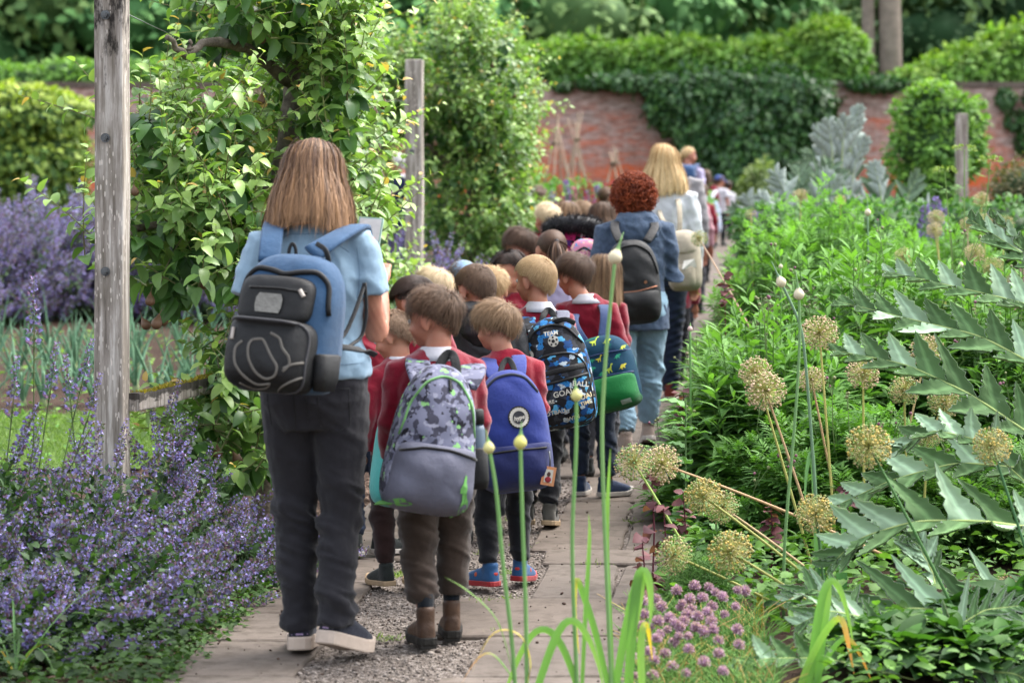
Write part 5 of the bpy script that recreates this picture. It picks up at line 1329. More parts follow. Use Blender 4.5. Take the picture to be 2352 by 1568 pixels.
class Head:
    def __init__(s, hh, hw, hl): s.S, s.w, s.l = hh, hw, hl; s.c0 = np.array([0, -.03 * hh, .10 * hh]); s.e = np.array([hw / 2, hl / 2, .40 * hh])
    def body(s, mb):
        S, w, l = s.S, s.w, s.l
        ball(s.c0, s.e, 20, 14, mb=mb)
        ball((0, -.15 * l, -.17 * S), (.36 * w, .245 * l, .22 * S), 14, 10, mb=mb)
        ball((0, .14 * l, -.12 * S), (.41 * w, .35 * l, .36 * S), 16, 12, mb=mb)
        ball((0, .20 * l, -.31 * S), (.29 * w, .24 * l, .19 * S), 14, 10, mb=mb)
        for k in (-1, 1):
            ball((k * .24 * w, .28 * l, -.17 * S), (.14 * S, .12 * S, .13 * S), 10, 8, mb=mb)
            ball((k * .535 * w, -.04 * l, -.07 * S), (.030 * S, .095 * S, .165 * S), 12, 10, rot=rotz(-k * .6) @ rotx(-.15), mb=mb)
            ball((k * .50 * w, .0 * l, -.14 * S), (.03 * S, .05 * S, .06 * S), 8, 8, mb=mb)
        loft([(0, .40 * l, .02 * S), (0, .47 * l, -.06 * S), (0, .53 * l, -.13 * S), (0, .46 * l, -.17 * S)], [.03 * S, .04 * S, .06 * S, .05 * S], n=8, mb=mb)
    def face(s, parent, Rm, T):
        S, w, l = s.S, s.w, s.l
        for k in (-1, 1):
            p = Rm @ np.array([k * .20 * w, .415 * l, .0]) + T
            m = ball(p, .044 * S, 10, 8); ball(p + Rm @ np.array([0, .024 * S, 0]), (.025 * S, .022 * S, .025 * S), 8, 6, mb=m, mi=1); m.obj('eye', [EYEW, EYED], parent, True, False)
        p = Rm @ np.array([0, .435 * l, -.27 * S]) + T
        ball(p, (.10 * S, .035 * S, .022 * S), 10, 6, rot=Rm).obj('mouth', [LIP], parent, True, False)
    def hair(s, style, cols, Rm, T, parent, seed=1, length=.05, end=-.3, flare=.05, n=1500, zw=None, fine=1.0):
        r_ = np.random.default_rng(seed); S = s.S; mb = MB(); e, c0 = s.e, s.c0; fade = style == 'fade'
        n = int(n * 2 * (1.9 if fine < 1 else 1))
        def warp(q):
            q = np.asarray(q, float)
            if style in ('long', 'curly'): return q
            bk = np.clip(-q[..., 1] * 1.3, 0, 1); lo = np.clip(-q[..., 2], 0, 1); o = q.copy()
            o[..., 2] = q[..., 2] * (1 + .62 * bk * lo); o[..., 0] = q[..., 0] * (1 + .14 * bk * lo * lo); o[..., 1] = q[..., 1] * (1 + .20 * bk * lo * lo); return o
        def dirs(k):
            d = r_.normal(size=(k * 4, 3)); d = unit(d); d = d[hair_region(d)][:k]; return d
        mid = mixcol(cols[0], cols[1], np.array([.35]))[0]
        # scalp shell
        b = ball((0, 0, 0), 1, 36, 26); v = b.v[0]; ok = hair_region(v); thick = 1.04 if style in ('short', 'fade', 'crop') else 1.08
        hs = np.array([.02 * S, .02 * S, .02 * S])
        vv = warp(v) * e * (1 + (thick - 1) * np.clip((v[:, 2:3] + .7) * 1.2, .25, 1)) * (1 + .012 * vnoise(v * 9, seed)[:, None]) + c0
        fs = [f[ok[f].all(1)] for f in [np.concatenate([q for q in b.f if q.shape[1] == k]) for k in (3, 4)]]
        mb.add(vv, fs, mid * .8)
        who = unit(np.array([.15, -.62, .75])) if zw is None else unit(np.array(zw))
        if style in ('short', 'crop', 'fade', 'pony'):
            d = dirs(n); K = 5
            tie = unit(np.array([0, -1, .1]))
            if style == 'pony': tau = tie - d
            else:
                tau = d - who; tau = tau - (tau * d).sum(1, keepdims=True) * d; tau = unit(tau) + r_.normal(0, .35, d.shape)
            topw = np.clip((d[:, 2] - (.35 if fade else .0)) * 2.2, 0, 1)
            Ls = (length * (.25 + .75 * topw) if style != 'crop' else length * np.full(len(d), .6)) * r_.uniform(.7, 1.2, len(d))
            azd = np.abs(np.degrees(np.arctan2(d[:, 0], d[:, 1]))); zm = np.interp(azd, [0, 40, 65, 82, 100, 118, 180], [.55, .48, .30, .02, -.02, -.42, -.80]); edge = np.clip((d[:, 2] - zm) / .75, .10, 1); Ls = np.where(azd < 60, Ls, np.minimum(Ls, Ls * edge + .004))
            if fade: Ls = np.where(d[:, 2] < .32, .006, Ls)
            if style == 'pony': Ls = np.full(len(d), .09)
            lift = (.003 + .017 * topw * edge) * (1 + .5 * vnoise(d * 11, seed)) * r_.uniform(.5, 1.35, len(d)) if style != 'pony' else np.full(len(d), .006)
            if style == 'crop': lift = np.full(len(d), .011)
            if fade: lift = np.where(d[:, 2] < .32, .005, .02)
            k = np.linspace(0, 1, K)
            q = unit(d[:, None] + tau[:, None] * (Ls[:, None] / (S * .42))[..., None] * k[None, :, None])
            pth = warp(q) * e + q * (.006 + lift[:, None] * np.sin(k * 1.7)[None])[..., None] + c0
            ribbons(mb, pth, q + r_.normal(0, .12, q.shape), .0010 * fine * np.array([1, 1, .9, .6, .15]), mixcol(cols[0], cols[1], np.clip(r_.beta(2, 2, len(d)) * .5 + .3 * np.clip(d[:, 2] + .2, 0, 1) + .32 * vnoise(d * 19, seed) * vnoise(d * 7, seed + 4) + .14 * vnoise(d * [40, 40, 9], seed), 0, 1)))  # paler towards the crown: a highlight painted into the strand colour
            if style == 'pony':
                base = tie * e + c0 - np.array([0, .012, 0]); m = 120; L = length
                a = r_.normal(0, 1, (m, 3)) * np.array([.02, .016, .01]); tt = np.linspace(0, 1, 8)[None, :, None]
                p = base + a[:, None] * (.35 + 1.1 * np.sin(tt * 2.4)) + np.array([0, -.035, 0]) * np.sin(tt * 2) + np.array([0, .0, -L]) * tt ** 1.2 * r_.uniform(.8, 1.05, (m, 1, 1))
                ribbons(mb, p, unit(a)[:, None] + 0 * p, .0045 * np.array([.8, 1, 1, 1, 1, .9, .6, .2]), mixcol(cols[0], cols[1], r_.random(m)))
                ball(base, .016, 10, 8, mb=mb, col=(.01, .01, .012))
                loft([base, base + [0, -.03, -.05], base + [0, -.03, -L * .55], base + [0, -.01, -L * .9]], [.014, .024, .022, .006], n=8, mb=mb, col=mid)
        elif style == 'long':
            m = n // 2 if fine < 1 else n; az = r_.uniform(55, 305, m); az = np.where(r_.random(m) < .2, r_.uniform(0, 360, m), az); a = np.radians(az)
            th0 = np.where((az < 58) | (az > 302), r_.uniform(.05, .75, m), r_.uniform(.04, 1.35, m))
            # locks off the forehead sweep sideways to hang beside the face
            a1 = np.where(az < 70, np.radians(78), np.where(az > 290, np.radians(282), a))
            K = 14; zend = end * S * (1.0 + .07 * np.sin(a * 3 + seed) + r_.normal(0, .11, m) * (r_.random(m) < .6)); lift = r_.uniform(.006, .026, m); arc = (math.pi / 2 - th0) * S * .42
            eq_z = c0[2]; tot = arc + np.maximum(eq_z - zend, .01); s_ = np.linspace(0, 1, K)[None] * tot[:, None]
            on = s_ < arc[:, None]; th = np.where(on, th0[:, None] + s_ / (S * .42), math.pi / 2); drop = np.where(on, 0, s_ - arc[:, None]); fr = drop / np.maximum((eq_z - zend)[:, None], .01)
            aa = a[:, None] + (a1 - a)[:, None] * np.clip(s_ / np.maximum(arc[:, None], .03), 0, 1)
            dirx, diry = np.sin(aa), np.cos(aa)
            rr = lift[:, None] * (1 + .4 * fr) + flare * np.sin(np.clip(fr, 0, 1) * 1.7) * (.55 + .45 * np.abs(dirx)); clump = .0032 * np.sin(a[:, None] * 23 + fr * 4 + r_.normal(0, .5, m)[:, None]) + .0022 * np.sin(a[:, None] * 51 + fr * 7) + .004 * np.sin(fr * 3.2 + a[:, None] * 5)
            x = dirx * (np.sin(th) * e[0] + rr + clump); y = diry * (np.sin(th) * e[1] + rr * .8 + clump) + c0[1]; z = np.cos(th) * (e[2] + lift[:, None]) + c0[2] - drop
            pth = np.stack([x, y, z], -1) + r_.normal(0, .0014, (m, K, 3)); fly = r_.random(m) < .07; pth[fly] += np.cumsum(r_.normal(0, .0032, (fly.sum(), K, 3)), 1); nn = np.stack([dirx, diry, np.cos(th)], -1) + r_.normal(0, .15, (m, 1, 3))
            tone = np.clip(.45 + .22 * np.sin(a * 17 + seed) + .17 * np.sin(a * 41 + 2 * np.sin(a * 9)) + r_.normal(0, .14, m), 0, 1)[:, None] * .75 + np.linspace(-.12, .34, K)[None]
            tone = np.clip(tone, 0, 1).reshape(-1)
            ribbons(mb, pth, nn, .0015 * fine * np.array([.6] + [1] * (K - 4) + [.9, .6, .15]), mixcol(cols[0], cols[1], tone), True)
            zz = np.linspace(end * S * .9, c0[2], 8); f = (c0[2] - zz) / (c0[2] - zz[0])
            sc = [(z_, e[0] * .98 + flare * .8 * math.sin(q * 1.6), (e[1] + flare * .6 * math.sin(q * 1.6)) * .58, 0, c0[1] - e[1] * .44) for z_, q in zip(zz, f)]
            m2 = sections(sc, 20, 2); mb.add(m2.v[0], [np.concatenate([g for g in m2.f if g.shape[1] == k]) for k in (3, 4)], mid * .7)
        elif style == 'curly':
            R0 = np.array([.132, .125, .135]) * (S / .225); cc = c0 + np.array([0, -.012, -.012])
            m2 = ball((0, 0, 0), 1, 24, 16); v = m2.v[0]; keep = (v[:, 1] < .35) | (v[:, 2] > .45)
            mb.add(v * R0 * .86 + cc, [g[keep[g].all(1)] for g in [np.concatenate([q for q in m2.f if q.shape[1] == k]) for k in (3, 4)]], np.array(cols[0]) * .7)
            m = 1300; d = r_.normal(size=(m * 2, 3)); d = unit(d); d = d[((d[:, 1] < .4) | (d[:, 2] > .5)) & (d[:, 2] > -.93)][:m]; m = len(d)
            tt = np.linspace(0, 1, 14); s1 = unit(np.cross(d, r_.normal(size=(m, 3)))); s2 = np.cross(d, s1); ph = r_.uniform(0, 6.28, m)[:, None]; rad = r_.uniform(.007, .013, m)[:, None]; turns = r_.uniform(1.2, 2.2, m)[:, None]
            g = ph + tt * turns * 6.28; dr = unit(d * .5 + s1 * .8 + np.array([0, 0, -.45]))
            p = cc + (d * R0 * r_.uniform(.82, 1.0, (m, 1)) * (1 + .06 * vnoise(d * 7, 2)[:, None]))[:, None] + dr[:, None] * ((tt - .3) * .045)[None, :, None] + (s2 * 1)[:, None] * (np.cos(g) * rad)[..., None] + d[:, None] * (np.sin(g) * rad)[..., None]
            tubes(p, .0022 * np.interp(tt, [0, .2, .8, 1], [.5, 1, 1, .3]), 4, mixcol(cols[0], cols[1], r_.random(m)), mb)
        mb.v = [q @ Rm.T + T for q in mb.v]
        return mb.obj('hair', [HAIR], parent)

def hand(mb, wrist, d, side, s):
    """palm, four bent fingers of unequal length and a thumb; d points down the forearm"""
    d = unit(d); up = np.array([0, 0, 1.0]) if abs(d[2]) < .8 else np.array([0, 1.0, 0]); a = unit(np.cross(d, up)) * side; b = np.cross(a, d)
    W = np.asarray(wrist, float)
    loft([W - d * .02 * s, W + d * .02 * s, W + d * .055 * s, W + d * .085 * s], np.array([.022, .028, .037, .036]) * s, np.array([.019, .017, .016, .013]) * s, n=12, ref=b, mb=mb)
    curl = unit(-b + a * .1)
    for k, (o, L) in enumerate(((-.028, .070), (-.0095, .080), (.0095, .074), (.027, .058))):
        p = W + d * .083 * s + a * o * s
        loft([p - d * .012 * s, p + d * L * .38 * s, p + d * L * .68 * s + curl * L * .22 * s, p + d * L * .82 * s + curl * L * .50 * s], np.array([.0095, .0088, .0080, .006]) * s, n=8, mb=mb)
    p = W + d * .03 * s - a * .026 * s
    loft([p, p + d * .028 * s - a * .022 * s + curl * .01 * s, p + d * .058 * s - a * .026 * s + curl * .022 * s], np.array([.013, .011, .008]) * s, n=8, mb=mb)

def shoe(parent, x, y, z, yaw, pitch, L, up_mat, sole_mat, boot=False, stripe=None, ankle=None, thick=1.0):
    Rm = rotz(yaw) @ rotx(-pitch); T = np.array([x, y, z])
    # pitch lifts the heel about the ball of the foot
    piv = np.array([0, .45 * L, 0])
    def tr(v): return (np.asarray(v) - piv) @ Rm.T + rotz(yaw) @ piv + T
    st = (.024 if not boot else .030) * thick; st *= L / .22
    ysec = np.array([-.30, -.27, -.18, -.02, .18, .40, .56, .66, .70]) * L; hw = np.array([.06, .125, .15, .145, .165, .19, .17, .11, .05]) * L
    hz = np.array([.25, .32, .36, .36, .31, .24, .19, .14, .09]) * L * (1.0 if not boot else 1.05)
    v = []; n = 14; c, s_ = ring(n, 2.5)
    for q, w, h in zip(ysec, hw, hz):
        v.append(np.stack([w * c, np.full(n, q), st * .6 + np.maximum(s_, -.35) * h * .74 + h * .26], -1))
    v = np.array(v).reshape(-1, 3); K = len(ysec); i = np.arange(K - 1)[:, None] * n; j = np.arange(n)[None]; j2 = (j + 1) % n
    q4 = np.stack([i + j, i + j2, i + n + j2, i + n + j], -1).reshape(-1, 4)
    mb = MB(); A = K * n; vv = np.vstack([v, [0, ysec[0], .05], [0, ysec[-1], .03]]); j = np.arange(n); j2 = (j + 1) % n
    mb.add(vv, [q4, np.stack([np.full(n, A), j2, j], -1), np.stack([np.full(n, A + 1), (K - 1) * n + j, (K - 1) * n + j2], -1)])
    hi = .60 if boot else .44
    loft([(0, -.08 * L, .15 * L), (0, -.09 * L, .34 * L), (0, -.10 * L, hi * L)], [.15 * L, .155 * L, .165 * L], [.19 * L, .185 * L, .20 * L], n=16, ref=(1, 0, 0), mb=mb) if False else sections([(.12 * L, .15 * L, .19 * L, 0, -.09 * L), (.34 * L, .15 * L, .185 * L, 0, -.10 * L), (hi * L, .155 * L, .19 * L, 0, -.115 * L), (hi * L + .01, .13 * L, .16 * L, 0, -.115 * L)], 18, 2.2, mb)
    mb.v = [tr(q) for q in mb.v]
    me = remesh(mb, .006, 3); o = link('shoe' if not boot else 'boot', me, [up_mat], parent)
    # sole follows the outline of the foot
    yo = np.concatenate([ysec, ysec[::-1]]); xo = np.concatenate([hw * 1.08 + .002, -(hw * 1.08 + .002)[::-1]]); yo = yo * 1.03
    sm = MB(); m = len(yo); ring_ = np.stack([xo, yo], -1)
    lv = [0, .004, st * .85, st]; sc = [.96, 1.0, 1.0, .97]
    def zoff(y): return .022 * np.clip((y / L - .45) / .25, 0, 1) ** 2
    vv = np.vstack([np.hstack([ring_ * s1, (z1 + zoff(ring_[:, 1]))[:, None]]) for z1, s1 in zip(lv, sc)] + [[[0, .2 * L, 0]], [[0, .2 * L, st]]])
    i = np.arange(3)[:, None] * m; j = np.arange(m)[None]; j2 = (j + 1) % m
    q4 = np.stack([i + j, i + j2, i + m + j2, i + m + j], -1).reshape(-1, 4); jj = np.arange(m); k2 = (jj + 1) % m
    sm.add(tr(vv), [q4, np.stack([np.full(m, 4 * m), k2, jj], -1), np.stack([np.full(m, 4 * m + 1), 3 * m + jj, 3 * m + k2], -1)])
    if boot: box((0, -.17 * L, -.001), (.26 * L, .24 * L, .02), mb=sm); sm.v[-1] = tr(sm.v[-1])
    sm.obj('sole', [sole_mat], o, False, False)
    for (cx, cy, cz, w, l, mt) in (stripe or ()):
        d = ball((cx * L, cy * L, cz * L), (w * L, l * L, l * L), 10, 8); d.v = [tr(q) for q in d.v]; d.obj('shoe_panel', [mt], o, True, False)
    if ankle is not None:
        sk = sections([(.30 * L, .12 * L, .15 * L, 0, -.11 * L), (.5 * L, .135 * L, .155 * L, 0, -.11 * L), (.85 * L, .15 * L, .17 * L, 0, -.10 * L)], 14, 2); sk.v = [tr(q) for q in sk.v]; sk.obj('sock', [ankle], parent, True, False)
    return o

def folds(me, amp, fx, fz, seed, extra=None, near=False):
    co = get_co(me); no = get_no(me)
    sk = co + np.stack([0 * co[:, 2], 0 * co[:, 2], .5 * co[:, 0] + .3 * co[:, 1]], -1)
    if near:
        a = pnoise(sk, [fx * .42, fx * .42, fz * .42], seed); b = pnoise(sk * [1, 1, 1], [fx * .22, fx * .22, fz * .20], seed + 7); c = pnoise(co, 32, seed + 3)
        d = ((1 - np.abs(a) * 2.2) * .9 - .35) * np.clip(.55 + b * 1.6, 0, 1.5) + b * .9 + c * .3
        w = 1.0 if extra is None else extra(co)
        set_co(me, co + no * (amp * d * w)[:, None]); return
    a = vnoise(sk * [fx, fx, fz], seed); b = vnoise((co - .4 * np.stack([0 * co[:, 2], 0 * co[:, 2], co[:, 0]], -1)) * [fx * .6, fx * .6, fz * 1.5] + 3, seed + 2); c = vnoise(co * 28, seed + 5)
    d = (1 - np.abs(a)) ** 2 * .8 - .4 + b * .5 + c * .35
    w = 1.0 if extra is None else extra(co)
    set_co(me, co + no * (amp * d * w)[:, None] if not np.isscalar(w) else co + no * (amp * d)[:, None])

def person(label, u, Y, H, yaw=0, adult=False, head_yaw=0, head_pitch=0, hair=('short', 'brown', {}), top=None, bottom=None, feet=None, shoes=None, arms='down', build=1.0, collar=None, group='school children and their adults', tilt=0, pz=0.0, sleeve='long', hem=None, hand_out=False, seed=None, lean=0.0, hood=None, dz=0.0, hip=1.0, cuff=1.0, straight=False, ankle_up=0.0, headx=0.0, x=None):
    seed = seed if seed is not None else int(u * 7 + Y * 3) % 997
    X = (u - CU) / F * Y if x is None else x; g0 = float(gz(Y)) + (0.026 if Y < 40 else 0)
    root = empty('person', (X, Y, g0), (0, 0, R(yaw))); far = Y > 15
    H = H - .026
    hh, hw, hl = (.135 * H, .093 * H, .114 * H) if adult else (.163 * H, .121 * H, .148 * H)
    c = (H / 1.68 if adult else H / 1.2); bw = c * build
    sz = .822 * H if adult else .795 * H; hz = .50 * H if adult else .465 * H
    shx = (.165 if adult else .112) * bw
    hd = Head(hh, hw, hl)
    Rh = rotz(R(head_yaw)) @ rotx(R(-head_pitch)); nk = np.array([headx, lean * .6, H - hh * .62]); Th = nk + Rh @ np.array([0, .015 * c, .12 * hh]) + np.array([0, 0.01, 0])
    # ---- joints
    A = {}
    ua, fa = (.175 * H, .145 * H) if adult else (.15 * H, .13 * H)
    for k in (-1, 1):
        s0 = np.array([k * shx, 0, sz - .025 * c])
        md = arms if isinstance(arms, str) else arms[0 if k < 0 else 1]
        if md == 'down': e = s0 + np.array([k * .055 * c, -.02 * c, -ua]); w = e + np.array([k * .0, .05 * c, -fa])
        elif md == 'side': e = s0 + np.array([k * .032 * c, .0, -ua]); w = e + np.array([-k * .012 * c, .075 * c, -fa * .85])
        elif md == 'fwd': e = s0 + np.array([k * .06 * c, -.03 * c, -ua]); w = e + np.array([-k * .10 * c, fa * .85, fa * .30])
        elif md == 'phone': e = s0 + np.array([k * .045 * c, .01 * c, -ua * 1.02]); w = e + np.array([-k * .02 * c, fa * .80, fa * .62])
        elif md == 'strap': e = s0 + np.array([k * .07 * c, .0, -ua * .9]); w = e + np.array([-k * .09 * c, fa * .55, fa * .55])
        else: e, w = [np.array(q) for q in md]
        A[k] = (s0, e, w)
    feet = feet or ((-.062 * c / (1 if not adult else .8), -.02, 4, 0), (.062 * c / (1 if not adult else .8), .05, -4, 0))
    L = (.155 * H if adult else .168 * H); ah = L * .34
    legs = []
    for k, (fx, fy, fyw, lf) in zip((-1, 1), feet):
        an = np.array([fx, fy - .05 * L + math.sin(R(lf)) * L * .12, ah + math.sin(R(lf)) * L * .55]); hp = np.array([k * (.085 if adult else .058) * bw, 0, hz]); kn = (an + hp) / 2 + np.array([k * .004, .02 * c + .02 * (lf > 5), 0.01]); legs.append((hp, kn, an))
    # ---- body: one continuous surface
    b = MB(); hb = MB(); hd.body(hb); hb.v = [q @ Rh.T + Th for q in hb.v]; b.join(hb)
    nr = .034 * H if adult else .036 * H
    loft([Th + Rh @ np.array([0, -.10 * hl, -.12 * hh]), nk + np.array([0, -.01, -.05 * c]), np.array([0, -.012 * c, sz - .01 * c]), np.array([0, -.01 * c, sz - .08 * c])], [nr * .98, nr, nr * 1.12, nr * 1.6], n=14, mb=b)
    sections([(hz - .02, .10 * bw, .07 * bw, 0, 0), (.6 * H, .088 * bw, .062 * bw, 0, 0), (.72 * H, .10 * bw, .068 * bw, 0, 0), (sz, .07 * bw, .045 * bw, 0, 0)], 16, 2.2, b)
    asc = (1.0 if adult else .70) * c
    for k in (-1, 1):
        s0, e, w = A[k]; f = 1.0 if sleeve == 'short' else .8
        pth = [s0 * [.8, 1, 1], s0, s0 * .5 + e * .5, e, e * .5 + w * .5, w]
        loft(pth, np.array([.05, .050, .046, .042, .038, .027]) * asc * f, n=12, mb=b)
        hand(b, w, w - e, k, (1.0 if adult else .74) * c)
    for hp, kn, an in legs:
        loft([hp, kn, an, an + [0, .01, -ah * .6]], np.array([.075, .05, .034, .03]) * (1.0 if adult else .66) * c, n=12, mb=b)
    me = remesh(b, (.0062 if not far else .009), 5); link('body', me, [SKIN], root)
    hd.face(root, Rh, Th)
    # ---- hair
    st, hc, hk = hair
    if st: hd.hair(st, HC[hc], Rh, Th, root, seed, **{**hk, 'fine': .60 if Y < 13.6 else 1.0})
    # ---- top
    if top:
        t = MB(); hm = (hem if hem is not None else (.50 if adult else .47)) * H
        if adult:
            hipw = .188 * hip
            ss = [(hm, hipw * bw, .135 * bw, 0, -.01), (hm + .10, hipw * .97 * bw, .128 * bw, 0, -.01), (.62 * H, .158 * bw, .112 * bw, 0, 0), (.71 * H, .172 * bw, .118 * bw, 0, 0), (.775 * H, .178 * bw, .108 * bw, 0, -.005), (.808 * H, .150 * bw, .088 * bw, 0, -.012), (.832 * H, .10 * bw, .068 * bw, 0, -.016), (.848 * H, .062 * bw, .058 * bw, 0, -.015)]
            if hm > .52 * H: ss[1] = (hm + .05, hipw * .97 * bw, .128 * bw, 0, -.01)
            ra = np.array([.062, .066, .060, .054, .048, .042]) * c * (1.12 if sleeve == 'long' else 1)
        else:
            ss = [(hm, .126 * bw, .096 * bw, 0, 0), (hm + .03, .132 * bw, .10 * bw, 0, 0), (.6 * H, .126 * bw, .096 * bw, 0, 0), (.70 * H, .130 * bw, .096 * bw, 0, 0), (.765 * H, .126 * bw, .086 * bw, 0, -.004), (.80 * H, .098 * bw, .070 * bw, 0, -.008), (.822 * H, .066 * bw, .056 * bw, 0, -.01), (.836 * H, .048 * bw, .048 * bw, 0, -.01)]
            ra = np.array([.048, .050, .047, .044, .040, .033]) * c
        sections(ss, 22, 2.35, t)
        for k in (-1, 1):
            s0, e, w = A[k]
            if sleeve == 'short':
                q = s0 * .42 + e * .58; loft([s0 * [.6, 1, 1], s0 * [.92, 1, 1], s0 * .7 + e * .3, q], np.array([.06, .070, .068, .070]) * c, n=14, mb=t)
            else: loft([s0 * [.7, 1, 1], s0, s0 * .5 + e * .5, e, e * .5 + w * .5, w - (w - e) * .04], ra, n=14, mb=t)
        me = remesh(t, (.008 if not far else .012), 4)
        folds(me, (.0105 if adult else .0085) * c, 26, 34, seed, None, not far)
        link({'coat': 'coat', 'shirt': 'shirt'}.get(top[1], top[1]), me, [top[0]], root)
    if collar:
        q = [(sz + .000 * c, nr * 2.0, nr * 1.75, 0, -.012 * c), (sz + .020 * c, nr * 1.55, nr * 1.5, 0, -.012 * c), (sz + .042 * c, nr * 1.22, nr * 1.25, 0, -.014 * c), (sz + .046 * c, nr * 1.1, nr * 1.15, 0, -.014 * c)]
        q = sections(q, 20, 2.1); v = q.v[0]; v[:, 2] -= np.clip(v[:, 1] * 2.5, -.02, .03) * .35
        q.obj('collar', [collar], root, True, False)
    # ---- trousers
    if bottom:
        t = MB(); k_ = 1.0 if adult else .70; wz = (.60 if adult else .56) * H
        if adult: sections([(hz - .09, .12 * bw * hip, .115 * bw, 0, 0), (hz, .178 * bw * hip, .132 * bw, 0, -.012), (hz + .07, .178 * bw * hip, .13 * bw, 0, -.012), (wz, .155 * bw * hip, .115 * bw, 0, 0)], 22, 2.4, t)
        else: sections([(hz - .05, .085 * bw, .082 * bw, 0, 0), (hz + .0, .120 * bw, .094 * bw, 0, -.004), (hz + .06, .118 * bw, .092 * bw, 0, -.002), (wz, .11 * bw, .085 * bw, 0, 0)], 20, 2.4, t)
        for (hp, kn, an), ft in zip(legs, feet):
            if straight: rr = np.array([.098, .093, .076, .069, .063, .062]) * k_ * bw
            else: rr = np.array([.098, .094, .080, .074, .064 * cuff, .056 * cuff]) * k_ * bw
            loft([hp + [0, 0, .02], hp * .75 + kn * .25, kn + [0, 0, .04], kn - [0, 0, .05], kn * .3 + an * .7, an + [0, 0, (-.028 if straight else .03) * c + ankle_up]], rr, rr * 1.06, n=16, mb=t)
        me = remesh(t, (.008 if not far else .012), 3)
        wgt = lambda co: .55 + .9 * np.exp(-((co[:, 2] - .27 * H) / (.08 * H)) ** 2) + 1.0 * np.exp(-((co[:, 2] - .09 * H) / (.05 * H)) ** 2)
        folds(me, (.012 if adult else .0095) * c, 20, 75, seed + 1, wgt, not far)
        tr_me = me; link(bottom[1], me, [bottom[0]], root)
    # ---- shoes
    if shoes:
        for (fx, fy, fyw, lf) in feet:
            shoe(root, fx, fy, 0.0, R(fyw), R(lf), L, shoes[0], shoes[1], **(shoes[2] if len(shoes) > 2 else {}))
    tag(root, label, 'person', group)
    return root, dict(H=H, sz=sz, Th=Th, Rh=Rh, hd=hd, A=A, c=c, hz=hz, X=X, g=g0, nr=nr)

from mathutils.bvhtree import BVHTree
def seam(root, part, runs, mat, r=.0016, name='seam'):
    me = [c for c in root.children if c.name.split('.')[0] == part][-1].data
    bv = BVHTree.FromPolygons([v.co.copy() for v in me.vertices], [tuple(p.vertices) for p in me.polygons]); mb = MB()
    for run in runs:
        mb = MB(); p = np.asarray(run, float); s_ = np.linspace(0, len(p) - 1, 26); q = []
        for x, z in zip(np.interp(s_, range(len(p)), p[:, 0]), np.interp(s_, range(len(p)), p[:, 1])):
            h = bv.ray_cast(Vector((x, -1, z)), Vector((0, 1, 0)))
            if h[0] is not None: q.append([x, h[0].y - r * .3, z])
        if len(q) > 3: loft(np.array(q), r, n=6, ref=(0, -1, .03), mb=mb)
        if mb.n: mb.obj(name, [mat], root, True, False)
def hat(info, root, mat, brim=True, name='cap'):
    hd = info['hd']; mb = MB(); b = ball((0, 0, 0), 1, 28, 20); v = b.v[0]; ok = v[:, 2] > -.08
    mb.add(v * hd.e * 1.13 + hd.c0 + [0, 0, .006], [f[ok[f].all(1)] for f in [np.concatenate([q for q in b.f if q.shape[1] == k]) for k in (3, 4)]])
    if brim:
        a = np.linspace(-1.0, 1.0, 16); i_ = np.stack([np.sin(a) * hd.e[0] * 1.12, np.cos(a) * hd.e[1] * 1.12, 0 * a], -1) + hd.c0; o_ = np.stack([np.sin(a) * hd.e[0] * 1.05, np.cos(a) * (hd.e[1] * 1.12) + .065 * np.cos(a * 1.2), -.018 + 0 * a], -1) + hd.c0
        q = np.arange(15); mb.add(np.vstack([i_, o_, i_ + [0, 0, .004], o_ + [0, 0, .004]]), [np.concatenate([np.stack([q, q + 1, q + 17, q + 16], -1), np.stack([q + 32, q + 48, q + 49, q + 33], -1), np.stack([q + 16, q + 17, q + 49, q + 48], -1)])])
    mb.v = [q @ info['Rh'].T + info['Th'] for q in mb.v]
    return mb.obj(name, [mat], root, True, False)
